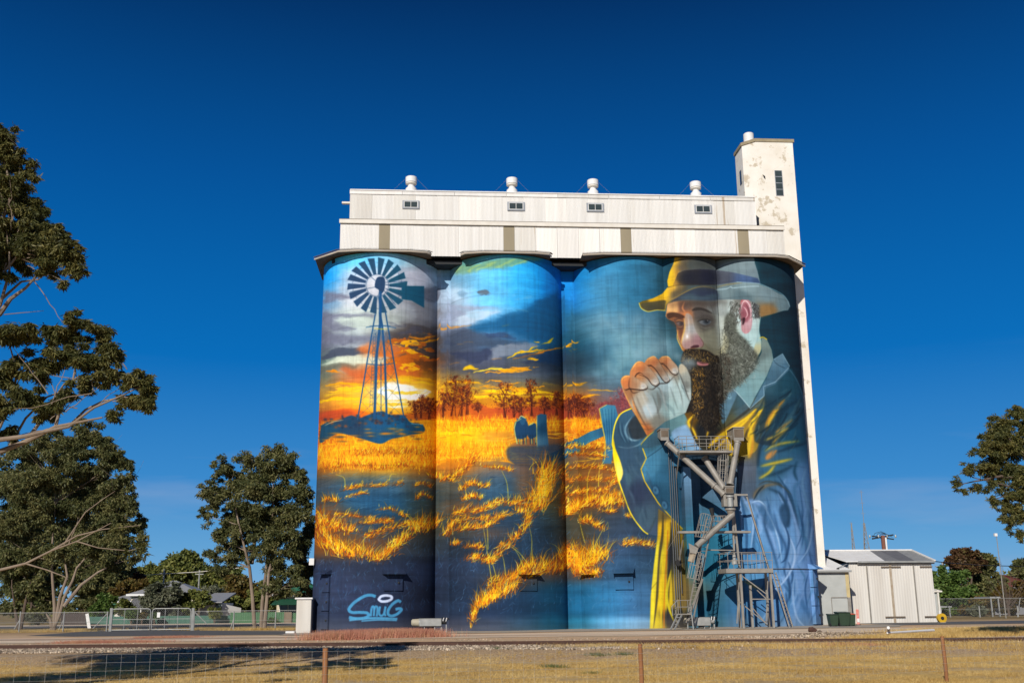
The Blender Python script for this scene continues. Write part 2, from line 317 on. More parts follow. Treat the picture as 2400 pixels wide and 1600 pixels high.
def paint_mural():
    c=S_.c
    # -- underpainting: colours pinned on the wall
    xs=[750,830,910,990,1070,1150,1230,1300,1350,1420,1500]
    rows={
     600:[(60,170,240),(100,190,245),(140,200,235),(120,150,160),(90,140,130),(90,150,170),(60,160,220),(20,95,140),(40,110,150),(60,125,160),(50,110,140)],
     650:[(25,150,240),(180,190,205),(185,195,210),(170,170,182),(120,165,195),(115,195,245),(65,175,245),(10,125,200),(30,130,190),(70,130,165),(50,110,140)],
     700:[(110,165,210),(195,200,208),(165,168,176),(110,115,125),(175,195,215),(115,190,240),(75,175,240),(30,120,185),(40,140,215),(60,120,150),(40,100,130)],
     750:[(130,135,150),(190,205,195),(180,190,185),(130,132,138),(140,150,170),(115,165,205),(60,125,165),(25,85,118),(25,80,105),(90,130,150),(80,120,140)],
     800:[(110,115,130),(145,155,165),(105,100,100),(85,80,75),(85,95,115),(68,98,128),(62,112,148),(30,80,108),(30,80,100),(90,130,145),(100,140,150)],
     850:[(100,120,115),(170,170,155),(210,120,60),(110,70,40),(78,84,100),(78,84,100),(95,100,105),(40,55,75),(50,72,84),(80,120,135),(90,130,140)],
     900:[(115,120,105),(195,110,70),(220,130,50),(205,145,45),(130,112,70),(98,98,104),(92,102,118),(66,80,96),(70,82,96),(78,105,120),(80,110,125)],
     930:[(190,140,50),(240,185,60),(255,245,210),(238,195,70),(222,172,30),(212,160,40),(228,168,20),(205,142,20),(190,120,40),(110,105,112),(90,105,120)],
     960:[(150,100,60),(218,120,40),(240,170,50),(190,115,40),(218,140,30),(175,92,42),(168,82,50),(150,72,50),(150,72,45),(115,78,82),(100,70,70)],
     990:[(150,72,42),(225,150,30),(238,172,30),(228,168,25),(242,188,30),(236,172,30),(226,162,40),(195,125,30),(212,132,30),(175,92,30),(150,90,40)],
     1030:[(170,82,30),(232,142,30),(228,152,30),(228,162,30),(242,190,40),(226,162,60),(160,105,60),(95,78,70),(192,112,40),(165,100,40),(100,90,80)],
     1060:[(222,142,20),(238,172,30),(242,188,40),(222,152,30),(226,162,40),(232,168,40),(125,95,80),(62,78,92),(125,92,70),(110,88,60),(90,85,80)],
     1090:[(170,102,30),(212,142,40),(226,152,30),(172,112,40),(190,122,50),(112,96,90),(82,88,98),(56,78,88),(112,92,60),(100,85,60),(90,80,70)],
     1130:[(72,84,94),(62,94,116),(68,98,120),(80,84,80),(92,92,84),(62,88,106),(58,88,110),(60,78,80),(112,88,52),(95,82,64),(80,80,80)],
     1180:[(60,78,90),(46,88,116),(42,84,112),(56,74,78),(78,78,74),(48,78,100),(54,76,88),(70,72,56),(100,82,50),(78,76,74),(60,72,85)],
     1230:[(120,82,48),(54,74,90),(46,68,86),(72,72,60),(72,72,64),(50,68,86),(46,66,84),(46,62,70),(84,76,58),(58,72,88),(52,68,86)],
     1280:[(120,82,46),(88,74,58),(50,62,76),(54,62,68),(52,62,74),(46,62,80),(42,62,80),(38,58,76),(90,76,55),(58,76,98),(50,72,95)],
     1330:[(52,62,84),(55,64,84),(50,60,80),(42,52,72),(50,62,82),(48,64,84),(45,62,82),(48,60,70),(72,76,84),(58,88,114),(52,82,108)],
     1400:[(57,66,86),(53,62,84),(47,57,78),(40,48,66),(46,60,80),(42,58,80),(36,60,82),(28,74,96),(40,102,134),(56,112,148),(68,112,150)],
     1490:[(60,70,90),(54,64,85),(47,56,76),(40,48,66),(58,68,90),(52,66,88),(42,70,92),(22,88,114),(36,114,144),(95,155,198),(115,165,208)]}
    stops=[(x,y,v) for y,r in rows.items() for x,v in zip(xs,r)]
    for y in range(600,1000,50): stops+=[(1600,y,(26,72,88)),(1700,y,(20,66,82)),(1800,y,(16,62,78)),(1890,y,(14,56,72))]
    for y in range(1000,1500,60): stops+=[(1600,y,(30,90,125)),(1700,y,(60,115,155)),(1800,y,(80,130,180)),(1900,y,(95,145,200))]
    ys=np.array([s[1] for s in stops]); c[:]=pins_soft(stops,44,27)
    n=noise(S_.h,S_.w,90,16,5,3)[...,None]; n2=noise(S_.h,S_.w,50,40,5,9)[...,None]
    c*=.86+.28*n; c*=.93+.14*n2
    # -- clouds, first silo
    def cl(p,col,soft=3,al=.8): fill(p,col,soft,al)
    cl(r1([(130,420),(200,405),(330,425),(420,440),(330,455),(230,470),(130,500)]),(112,114,130),3)
    cl(r1([(125,570),(200,560),(400,575),(520,590),(480,600),(300,600),(200,625),(300,650),(400,690),(250,700),(120,650)]),(115,118,135),3)
    cl(r1([(105,800),(130,700),(250,720),(480,740),(640,720),(560,790),(400,800),(220,800)]),(110,112,128),6,.7)
    cl(r1([(110,920),(180,850),(260,825),(450,840),(470,880),(330,890),(220,905)]),(78,86,100),2.5,.95)
    cl(r1([(105,1030),(150,960),(300,960),(420,970),(330,1000),(200,1010)]),(105,105,95),3,.8)
    cl(r1([(860,400),(920,385),(1000,395),(1022,470),(990,500),(900,490),(860,450)]),(95,97,108),3)
    cl(r1([(700,480),(790,500),(850,560),(870,620),(1010,650),(1022,600),(940,520),(820,480)]),(120,120,125),4,.7)
    cl(r1([(600,720),(760,640),(930,650),(1020,690),(1022,900),(880,870),(760,800),(640,800)]),(72,66,66),8,.75)
    cl(r1([(430,810),(600,790),(760,830),(700,900),(560,920),(420,880)]),(215,120,60),6,.7)
    cl(r1([(330,900),(480,890),(640,910),(560,950),(330,950),(200,960),(110,960),(200,915)]),(212,222,200),3,.75)
    cl(r1([(280,990),(430,985),(700,960),(880,1010),(700,1050),(560,1100),(380,1070)]),(190,95,55),6,.75)
    # -- second silo clouds
    cl(r1([(1130,240),(1200,190),(1330,180),(1500,150),(1650,140),(1820,160),(1700,190),(1560,215),(1420,235),(1300,245),(1150,262)]),(120,150,110),4,.7)
    for a,b in[((1150,245),(1180,205)),((1240,240),(1330,190)),((1300,245),(1440,185)),((1450,225),(1600,165)),((1560,215),(1720,165))]:
        stroke(r1([a,b]),9,(225,225,90),'taper',2.2,.85,False)
    cl(r1([(1075,520),(1200,510),(1350,525),(1480,545),(1330,545),(1200,570),(1090,640)]),(150,160,180),3,.8)
    cl(r1([(1100,660),(1180,580),(1300,555),(1480,560),(1380,600),(1250,640)]),(190,208,225),4,.75)
    cl(r1([(1250,660),(1480,600),(1700,520),(1850,425),(1950,425),(1950,760),(1700,760),(1500,700),(1300,720)]),(30,88,124),7,.85)
    cl(r1([(1070,760),(1200,700),(1400,740),(1700,800),(1500,850),(1300,830),(1070,850)]),(72,82,98),6,.7)
    cl(r1([(1080,880),(1250,870),(1450,840),(1390,900),(1300,955),(1180,920)]),(62,70,92),2.5,.9)
    cl(r1([(1450,830),(1600,800),(1760,800),(1700,850),(1500,900),(1400,930)]),(130,138,150),3,.8)
    cl(r1([(1780,880),(1900,860),(1955,900),(1955,960),(1800,930)]),(30,60,90),4,.8)
    cl(r1([(1320,405),(1350,390),(1385,395),(1365,425),(1335,430)]),(95,105,115),1.5,.9)
    cl(r1([(1180,420),(1230,405),(1260,435),(1210,455)]),(120,150,175),2,.6)
    # -- lit cloud streaks
    Y=(250,200,30); O=(235,145,30)
    for p,w,col in[([(1540,915),(1600,880),(1700,850),(1750,815)],11,Y),([(1600,915),(1750,880),(1850,850),(1950,830)],8,O),([(1790,805),(1860,780),(1905,750)],7,Y),
        ([(1190,980),(1240,975),(1300,990)],9,Y),([(1270,1015),(1400,995),(1600,1010)],9,(255,225,70)),([(1390,930),(1480,920)],8,O),([(1500,740),(1535,730)],6,O),([(1520,660),(1565,655)],5,O),
        ([(1150,815),(1190,810)],7,O),([(1200,795),(1260,790)],4,O),([(1010,665),(1060,680),(1240,660)],6,(220,150,60)),([(1080,950),(1150,945)],7,O),([(1280,1075),(1360,1070)],5,Y),([(1300,1110),(1380,1105)],4,Y),
        ([(1800,1110),(1930,1120)],6,Y),([(1950,820),(2000,815),(2090,785)],8,O),([(1990,860),(2060,835)],6,(200,110,40)),([(1960,1130),(2091,1110)],4,Y),
        ([(800,745),(900,760),(1010,740)],9,O),([(830,785),(930,790),(1010,775)],8,(225,150,25)),([(880,730),(950,715)],5,Y),([(730,720),(760,715)],4,O),([(820,640),(870,640)],3,O),
        ([(740,900),(800,905)],6,O),([(800,870),(860,890)],4,O),([(170,1020),(230,1010),(270,1030)],12,(225,140,40)),([(260,1040),(330,1040)],7,(210,120,40)),
        ([(160,1120),(300,1110),(430,1120)],10,(240,170,30)),([(100,1240),(220,1215),(420,1225)],16,(240,190,30)),([(220,1160),(380,1170),(480,1150)],10,(245,195,50)),([(130,1190),(260,1180),(360,1190)],7,(235,190,60)),
        ([(700,1040),(850,1050),(1015,1080)],14,(235,170,30)),([(760,1080),(900,1095),(1015,1110)],12,(245,190,40)),([(640,1040),(760,1050)],8,(255,220,110)),([(820,1000),(930,1010)],7,(230,160,30)),
        ([(1020,1130),(1130,1090),(1330,1100)],12,(240,180,30)),([(1300,1150),(1450,1160),(1560,1130)],14,(245,195,30)),([(1560,1165),(1700,1150),(1950,1200)],15,(245,195,20)),([(1200,1200),(1400,1210),(1600,1195)],10,(245,200,40)),([(1700,1215),(1850,1215),(1955,1225)],10,(250,200,30)),([(1000,1170),(1180,1180)],12,(235,165,30)),
        ([(1960,1225),(2050,1210),(2091,1212)],9,(240,180,20))]:
        stroke(r1(p),w/2.2,col,'taper',1.4,.9)
        q=[(x+prng.normal(0,10),y+6+prng.normal(0,4)) for x,y in p]; stroke(r1(q),w/4.5,tuple(v*.86 for v in col),'taper',1,.7)
    for p,w in[([(0,825),(60,810),(145,775)],9),([(20,860),(80,840)],5),([(0,1130),(110,1115),(200,1105)],7),([(190,1160),(300,1158),(410,1158)],6),([(0,1222),(120,1215),(300,1205)],11),([(420,1135),(450,1136)],4),([(245,1115),(275,1115)],3)]:
        stroke(r3(p),w/2.2,(232,165,25),'taper',1.2,.9)
    # -- low sun
    bx,by=r1([(700,1180)])[0]
    blob(bx,by,75,42,(255,190,60),.65); blob(bx,by+2,55,22,(255,240,180),.8)
    cl(r1([(545,1160),(600,1110),(720,1105),(860,1140),(960,1170),(880,1215),(760,1228),(640,1215)]),(255,253,245),2.5,.96)
    cl(r1([(600,1250),(690,1240),(780,1265),(700,1285)]),(255,250,220),2.5,.95)
    for k in range(60):
        x=prng.uniform(520,1000); y=prng.uniform(1090,1330); stroke(r1([(x,y),(x+prng.uniform(60,160),y+prng.normal(0,5))]),prng.uniform(1,3),[(255,235,130),(255,205,60),(250,175,40)][k%3],'taper',1,.55,False)
    # hills on the skyline
    grad(r1([(90,1360),(200,1310),(330,1290),(480,1330),(700,1340),(830,1330),(1015,1320),(1015,1385),(90,1385)]),[(740,970,(165,75,45)),(830,960,(215,110,45)),(900,968,(235,140,35)),(1000,975,(150,85,40))],2)
    fill(r1([(95,1385),(100,1330),(220,1310),(330,1310),(420,1400),(300,1440),(100,1420)]),(165,78,50),4,.8)
    grad(r1([(1020,1275),(1150,1262),(1300,1255),(1450,1290),(1600,1280),(1800,1290),(1965,1300),(1965,1385),(1020,1385)]),[(1050,955,(170,95,45)),(1120,965,(180,90,50)),(1200,960,(170,78,52)),(1300,965,(150,70,50))],2.5,.85)
    grad(r3([(0,1290),(100,1250),(250,1265),(420,1230),(520,1260),(520,1370),(0,1375)]),[(1340,960,(140,72,50)),(1400,960,(125,72,70)),(1470,960,(110,75,85))],3,.85)
    # field
    f=r1([(0,1378),(1100,1370),(2091,1380)]); 
    for k in range(420):
        x=prng.uniform(735,1470); y=982+prng.random()**1.3*100
        d=(y-982)/100; L=prng.uniform(15,60)
        if 1200<x<1345 and y>1030: continue
        col=[(250,200,45),(240,165,30),(215,120,25),(255,220,80),(200,140,40),(165,85,25)][k%6]
        stroke([(x,y),(x+L/2,y+prng.normal(0,2)),(x+L,y+prng.normal(0,3))],1+3*d*prng.random()+.6,col,'taper',.8,.6)
    cl(r1([(1340,1480),(1450,1470),(1600,1500),(1560,1560),(1400,1550)]),(185,130,60),4,.5)
    # standing crop: rows of fine upright hairs
    for (x0,x1,y0,y1,n) in((735,1030,1050,1098,3000),(1036,1195,1045,1075,1500),(1030,1310,985,1012,1500),(735,1030,1000,1048,1200),(1345,1480,985,1012,900),(1335,1440,1022,1050,500)):
        x=prng.uniform(x0-8,x1,n); y=prng.uniform(y0,y1,n)+prng.normal(0,5,n)+3*np.sin(x*.09)
        hairs(x,y,np.radians(90+prng.normal(0,14,n)),prng.uniform(8,22,n),prng.normal(0,.3,n),[(255,215,60),(245,175,30),(222,130,20),(235,185,70),(190,95,20)],1.2,.34)
    flecks(880,770,1030,900,(200,110,35),.52,34,12,41,.7); flecks(900,775,1030,880,(245,175,35),.56,26,8,42,.9); flecks(1036,850,1300,940,(235,160,35),.57,60,7,43,.85)
    flecks(740,880,1030,960,(250,190,50),.55,70,6,44,.8); flecks(1036,905,1320,950,(255,205,40),.50,80,7,45,.8); flecks(1140,790,1320,850,(240,180,30),.60,40,8,46,.9); flecks(740,740,1030,860,(80,82,98),.56,60,14,47,.5,.12); flecks(1036,720,1310,880,(56,66,92),.54,70,16,48,.55,.12)
    flecks(1040,640,1310,780,(150,190,215),.56,60,18,49,.4,.15); flecks(740,620,1030,760,(205,210,215),.55,60,14,50,.4,.12)
    warp(735,600,1560,965,16,8,60,22,31); warp(735,600,1560,965,6,4,16,8,33)
    # painted trees on the skyline
    def ptree(x,yb,h,w,col=(74,38,32),hi=(170,96,38),dense=1.):
        for k in range(4): stroke([(x+prng.normal(0,w*.12),yb),(x+prng.normal(0,w*.1),yb-h*.5),(x+prng.normal(0,w*.25),yb-h*.9)],1.8,col,.8,.6,.9)
        for k in range(int(26*dense)):
            a=prng.uniform(0,1); px=x+prng.normal(0,w*.42)*(1.2-abs(a-.45)); py=yb-h*(.32+.66*a)
            blob(px,py,prng.uniform(2,5),prng.uniform(1.5,3.6),col if prng.random()<.8 else hi,.8,prng.uniform(0,3))
        n=int(260*dense); aa=prng.uniform(.25,1,n); hx=x+prng.normal(0,w*.4,n)*(1.25-abs(aa-.5)); hy=yb-h*aa
        hairs(hx,hy,prng.uniform(0,6.28,n),prng.uniform(2,6,n),prng.normal(0,1,n),[col,col,col,hi],1.2,.6)
    for x,yb,h,w,dn in((1064,975,95,34,1.4),(1082,975,70,25,1),(1096,972,84,26,1),(988,980,55,16,.8),(1005,983,50,20,1.2),(1040,978,60,22,1),(975,980,42,20,.7),(1183,979,84,34,1.2),(1205,978,50,24,.8),(1246,975,86,22,1),(1222,978,48,20,.8),(1277,972,42,17,1.1),(1120,966,22,14,.6),(1305,974,56,20,.9),(1352,976,52,36,1.5),(1368,978,45,34,1.2),(1335,978,44,22,.9),(1415,970,28,18,.6),(1458,974,66,30,1),(1475,965,48,22,.8)):
        hz=x>1400; ptree(x,yb,h,w,(118,66,72) if hz else (76,38,32),(170,100,90) if hz else (178,100,38),dn)
    # bushes round the windmill foot
    grad(r1([(100,1480),(120,1420),(200,1400),(280,1370),(340,1350),(400,1370),(470,1345),(560,1320),(640,1345),(740,1350),(790,1400),(890,1430),(893,1480),(800,1500),(650,1530),(560,1568),(420,1530),(250,1490),(160,1530),(100,1560)]),
         [(760,1010,(38,78,100)),(830,1000,(46,70,92)),(880,990,(40,88,120)),(930,1010,(35,92,125)),(980,1010,(30,70,95))],1.5)
    for k in range(110):
        x=prng.uniform(105,850); y=prng.uniform(1360,1450)-40*math.exp(-((x-550)/180)**2); X,Yy=r1([(x,y)])[0]
        blob(X,Yy,prng.uniform(2,5),prng.uniform(2,4),[(38,56,78),(60,60,78),(30,70,95),(120,80,60)][k%4],.75)
    stroke(r1([(130,1430),(200,1400),(280,1385)]),1.6,(235,190,120),'taper',.7,.8); stroke(r1([(300,1355),(360,1350)]),1.6,(220,160,90),'taper',.7,.8)
    fill(r1([(795,1410),(890,1420),(890,1475),(850,1470)]),(30,80,105),.7,1,False); stroke(r1([(795,1412),(890,1422)]),1,(150,190,190),None,.5,.9)
    for k in range(30):
        x=prng.uniform(300,800); y=prng.uniform(1450,1540); stroke(r1([(x,y),(x+90,y+prng.normal(0,6))]),3,(36,74,98) if k%3 else (190,110,50),'taper',1.5,.5,False)
    for k in range(40):
        x=prng.uniform(110,880); y=1500+prng.normal(0,22); blob(*r1([(x,y)])[0],prng.uniform(6,16),prng.uniform(1.5,3),(215,135,40) if k%2 else (60,70,84),.55)
    # windmill
    IN=(48,72,100); IN2=(44,100,125)
    cx,cy=538,352
    blob(*r1([(cx,cy)])[0],24,24,(205,208,216),.8,0,8)
    for k in range(18):
        a=math.radians(k*20-1.5); ca,sa=math.cos(a),math.sin(a); 
        def pt(r,o): return (cx+r*ca-o*sa, cy+6+(r*sa+o*ca)*.93)
        q=[pt(92,-11),pt(232,-29),pt(224,24),pt(92,12)]
        t=(ca+1)/2; col=tuple(IN[i]*(1-t)+IN2[i]*t*.85 for i in range(3))
        fill(r1(q),col,.5,.97,False)
        stroke(r1([pt(190,25),pt(180,50)]),.9,IN,None,.5,.8,False)
    th=[math.radians(a) for a in range(0,361,15)]
    stroke(r1([(cx+86*math.cos(a),cy+4+84*math.sin(a)) for a in th]),1.1,IN,None,.5,.9)
    for p in[[(545,340),(440,245)],[(560,345),(620,170)],[(585,335),(760,325)],[(545,365),(330,405)],[(560,380),(520,520)],[(570,370),(680,510)]]: stroke(r1(p),1.2,IN,None,.5,.9,False)
    fill(r1([(525,320),(545,292),(590,296),(598,350),(588,400),(560,425),(548,390),(520,370)]),IN,.7)
    fill(r1([(725,360),(897,362),(897,528),(800,472),(725,462)]),(34,86,108),.7,1,False)
    stroke(r1([(600,350),(725,372)]),2,IN,None,.5,.9,False); stroke(r1([(600,380),(725,440)]),1.5,IN,None,.5,.9,False)
    L=(40,84,122)
    def leg(p,w): stroke(r1(p),w,L,None,.6,.96,False)
    leg([(523,575),(470,880),(387,1385)],3.0); leg([(600,560),(655,880),(742,1370)],3.0); leg([(562,400),(560,650),(532,900),(516,1380)],6.5); leg([(556,560),(575,660),(596,900),(610,1380)],5); leg([(566,950),(567,1400)],2)
    stroke(r1([(450,678),(560,665),(683,682)]),1.6,L,None,.5,.95); stroke(r1([(478,668),(600,662),(640,668)]),1.2,L,None,.5,.9); stroke(r1([(505,684),(560,690),(625,690)]),1.5,(215,190,40),'taper',.6,.8)
    stroke(r1([(455,955),(560,965),(672,950)]),1.8,L,None,.5,.95)
    yy=[680,790,900,1010,1120,1240,1360]
    for a,b in zip(yy[:-1],yy[1:]):
        lx=lambda y:523-(y-575)*.168; rx=lambda y:600+(y-560)*.175; mx=lambda y:562-(y-560)*.055; nx=lambda y:575+(y-660)*.05
        for p in([(lx(a),a),(mx(b),b)],[(lx(b),b),(mx(a),a)],[(rx(a),a),(nx(b),b)],[(rx(b),b),(nx(a),a)],[(mx(a),a),(nx(b),b)],[(mx(b),b),(nx(a),a)]): stroke(r1(p),.8,(60,90,110),None,.5,.8,False)
    stroke(r1([(512,700),(480,1290)]),.9,L,None,.5,.8,False); stroke(r1([(528,700),(500,1290)]),.9,L,None,.5,.8,False)
    for y in range(700,1290,26): stroke(r1([(512-(y-700)*.054,y),(528-(y-700)*.048,y)]),.9,L,None,.5,.8,False)
    # sheep and posts
    B=(38,72,100); R_=(180,200,120)
    for q in([(1595,1400),(1640,1385),(1680,1390),(1695,1440),(1690,1500),(1650,1530),(1600,1520),(1585,1450)],[(1695,1430),(1730,1420),(1755,1430),(1762,1500),(1720,1530),(1692,1510)]): fill(r1(q),B,.8)
    fill(r1([(1622,1380),(1640,1355),(1672,1372),(1668,1410),(1650,1425),(1635,1410)]),(48,88,115),.7); fill(r1([(1722,1425),(1735,1408),(1755,1420),(1745,1450)]),B,.7)
    for q in([(1612,1392),(1604,1372),(1622,1380)],[(1668,1380),(1684,1378),(1672,1392)]): fill(r1(q),(60,98,120),.5)
    for x in(1606,1625,1655,1676,1708,1726,1748): stroke(r1([(x,1500),(x+2,1572)]),3.2,(36,62,84),2.2,.6,.95,False)
    stroke(r1([(1598,1404),(1588,1450),(1596,1505),(1608,1570)]),1.6,(215,215,130),None,.6,.9); stroke(r1([(1622,1378),(1640,1354),(1668,1370)]),1.5,(235,225,150),None,.6,.9); stroke(r1([(1700,1428),(1716,1414),(1740,1406)]),1.3,(215,215,130),None,.6,.9)
    for p in[[(1585,1450),(1600,1400),(1640,1375)],[(1640,1357),(1672,1372)],[(1600,1520),(1612,1568)],[(1640,1530),(1642,1575)],[(1672,1520),(1676,1575)],[(1625,1530),(1630,1570)],[(1720,1530),(1722,1568)],[(1750,1515),(1752,1560)],[(1700,1425),(1730,1415)]]: stroke(r1(p),1.3,R_,None,.5,.9,False)
    grad(r1([(1760,1352),(1790,1338),(1834,1345),(1838,1450),(1850,1580),(1850,1620),(1762,1620)]),[(1262,985,(48,92,118)),(1275,1000,(30,70,95)),(1285,1040,(60,100,125)),(1262,1040,(75,110,130))],.7,1,False)
    stroke(r1([(1761,1352),(1758,1440),(1762,1615)]),1.4,(190,190,110),None,.5,.9)
    fill(r2([(1480,150),(1700,140),(1890,130),(1890,180),(1800,290),(1620,300),(1490,250)]),(60,74,90),3,.85)
    for k in range(16):
        x=prng.uniform(1480,1700);y=prng.uniform(130,290); stroke(r2([(x,y),(x+120,y+6)]),1.6,(225,150,30) if k%2 else (50,70,90),'taper',.8,.6,False)
    stroke(r2([(1495,235),(1700,240)]),3,(230,165,30),'taper',1,.9); stroke(r2([(1540,275),(1680,275)]),2.5,(215,140,30),'taper',1,.9)
    grad(r2([(1620,300),(1750,215),(1890,150),(2007,90),(2007,190),(1960,205),(1850,260),(1720,300)]),[(1240,1090,(50,62,80)),(1320,1055,(36,66,88)),(1360,1040,(50,105,135))],.9,1,False)
    grad(r4([(0,130),(100,90),(200,35),(320,-5),(330,55),(200,112),(80,190),(0,235)]),[(1330,1050,(45,95,125)),(1380,1025,(60,118,145)),(1420,1005,(45,85,115))],.8,1,False)
    for k in range(12):
        o=k*7; stroke(r4([(0,135+o*.9),(100,95+o),(200,42+o*.7),(320,2+o*.6)]),.9,(90,140,160) if k%2 else (30,65,90),None,.5,.6)
    grad(r3([(275,1300),(335,1268),(400,1275),(420,1350),(405,1450),(395,1560),(380,1640),(370,1720),(300,1720),(325,1560),(300,1430)]),[(1412,965,(70,125,150)),(1430,1000,(45,95,125)),(1428,1040,(60,110,140))],.8,1,False)
    stroke(r3([(275,1300),(335,1268)]),1.2,(215,205,90),None,.5,.9); stroke(r3([(277,1300),(300,1430),(325,1560),(318,1690)]),2,(225,190,60),None,.6,.9)
    for k in range(9): stroke(r3([(300+k*12,1300),(318+k*9,1440),(330+k*7,1600)]),.9,(100,150,165) if k%2 else (28,62,90),None,.5,.6)
    for x,y,rx,ry,al in((790,1225,50,30,.35),(880,1270,60,22,.35),(770,1190,40,16,.3),(1090,1190,60,16,.3),(1230,1130,26,50,.4),(1150,1250,50,16,.25),(1200,1360,60,20,.3),(1290,1330,40,26,.35),(1380,1170,60,24,.35),(1370,1320,34,34,.4),(1400,1110,70,26,.35),(1480,1270,40,8,.25)): blob(x,y,rx,ry,(170,95,35),al)
    # grass clumps lower down: r2 then r4
    def T(rf,p,n,ln,ang=75,sp=22,th=7,**k): tuft(rf(p),n,ln,ang,sp,th,**k)
    G=[([(250,460),(350,440),(520,430),(700,410)],420,12,35,20,6),([(280,520),(360,495),(440,480)],160,10,30,25,4),([(120,550),(160,530),(220,550)],170,18,95,30,5),([(790,430),(850,415),(910,440)],140,10,60,30,4),([(800,525),(850,495),(910,525)],170,13,70,30,5),
       ([(200,640),(300,645),(420,670),(560,690),(620,690)],420,14,40,25,7),([(520,610),(600,600),(690,640),(720,665)],220,12,60,30,5),([(370,700),(500,700),(600,690)],220,12,40,25,5),
       ([(90,640),(95,760),(130,850),(200,900),(300,930),(420,940)],1300,34,100,22,16),([(120,700),(220,740),(330,770)],420,26,70,22,12),([(430,930),(520,970),(600,920),(660,850),(740,790)],900,28,65,22,12),([(430,800),(520,780),(600,750),(700,710),(780,720)],520,18,45,25,9),
       ([(790,760),(850,740),(940,720)],520,34,80,18,12),([(690,280),(780,290)],120,9,80,20,4),([(900,360),(960,370)],160,14,80,20,6),([(330,190),(600,180),(960,190)],900,14,80,15,10),([(160,290),(400,280),(560,300),(760,260)],700,16,80,18,8),
       ([(980,385),(1060,385),(1130,330),(1200,270),(1220,220)],520,22,65,20,9),([(1120,460),(1200,420),(1260,430),(1340,440)],330,16,65,28,7),([(1150,530),(1220,510),(1270,530)],230,16,80,35,6),([(1290,290),(1400,300),(1500,320)],240,12,60,25,5),
       ([(1060,640),(1200,620),(1330,590),(1430,560),(1550,560),(1640,590)],900,20,45,25,9),([(1070,700),(1200,680),(1350,670),(1480,640)],420,16,45,25,7),([(1100,750),(1220,740),(1330,720),(1430,640)],500,20,55,25,8),([(1640,600),(1700,560),(1740,500),(1740,400),(1760,320)],1300,50,75,17,16),
       ([(1500,840),(1560,780),(1610,720),(1620,640),(1540,620)],560,22,75,25,8),([(1150,880),(1240,880),(1290,900)],200,14,60,25,6),([(1170,970),(1260,960),(1350,990),(1420,900),(1480,860)],620,20,50,25,10),([(1060,860),(1110,860)],110,14,60,25,6),
       ([(1560,1060),(1660,1030),(1780,1040),(1880,1020),(1905,950)],900,34,70,20,14),([(1340,1170),(1420,1130),(1520,1100),(1600,1090),(1700,1070)],760,24,60,25,12),([(1270,1310),(1340,1270),(1420,1230),(1520,1180)],900,34,78,20,13),([(1215,1430),(1240,1350),(1270,1290)],240,34,95,15,5),([(1200,1480),(1240,1390)],70,16,95,18,4),
       ([(1000,800),(1060,760),(1050,700)],240,22,75,20,9),([(1850,300),(1890,380),(1880,500),(1890,640)],260,16,60,25,9)]
    for p,n,ln,ang,sp,th in G: T(r2,p,n,ln,ang,sp,th)
    G4=[([(20,300),(150,290),(280,300),(380,330)],420,12,40,25,7),([(20,400),(150,380),(330,390),(400,360)],420,12,40,25,7),([(20,500),(120,480),(260,470),(420,520)],520,16,50,25,8),([(20,640),(80,600),(200,560),(330,560),(430,560)],1100,32,70,22,13),([(120,690),(200,700),(300,760)],340,18,60,30,8),([(260,620),(380,620)],160,12,50,25,6),
        ([(440,860),(520,850),(600,860),(690,880)],420,16,55,28,8),([(450,650),(500,650)],110,12,40,25,5),([(20,960),(80,1000),(140,1060),(200,980),(290,960)],1500,44,85,26,18),([(130,1080),(220,1090),(270,1060)],420,14,80,30,9),([(310,460),(350,420),(400,400)],130,14,50,25,5),([(0,150),(150,150),(330,160)],380,14,50,25,7),([(0,210),(180,200),(300,220)],300,12,50,25,6)]
    for p,n,ln,ang,sp,th in G4: T(r4,p,n,ln,ang,sp,th)
    # long single blades, and faint blue ones in the dark
    for rf,a,b in[(r2,(1480,570),(1430,320)),(r2,(1360,1150),(1280,640)),(r2,(1390,1100),(1330,930)),(r2,(1460,1090),(1430,930)),(r2,(1640,1030),(1480,870)),(r2,(410,900),(440,800)),(r2,(800,740),(690,620)),(r2,(1600,1060),(1510,880)),(r2,(280,450),(210,350)),(r2,(600,400),(660,350)),(r4,(180,530),(240,240)),(r4,(260,440),(300,250)),(r4,(160,850),(120,650)),(r4,(220,900),(330,700)),(r2,(1640,1010),(1630,720)),(r2,(1330,900),(1300,640))]:
        m=((a[0]+b[0])/2+prng.normal(0,12),(a[1]+b[1])/2-25); stroke(rf([a,m,b]),1.5,(225,205,70),.5,.5,.9)
    n=1100; x=prng.uniform(740,1600,n); y=prng.uniform(1250,1440,n)
    hairs(x,y,np.radians(80+prng.normal(0,30,n)),prng.uniform(8,34,n),prng.normal(0,.6,n),[(70,110,145),(60,95,130),(85,120,150)],1.1,.2)
    n=700; x=prng.uniform(740,1310,n); y=prng.uniform(1110,1250,n)
    hairs(x,y,np.radians(10+prng.normal(0,12,n)),prng.uniform(15,50,n),prng.normal(0,.3,n),[(80,125,150),(45,80,110),(35,60,85)],1.1,.16)
    # signature
    SG=(84,146,182)
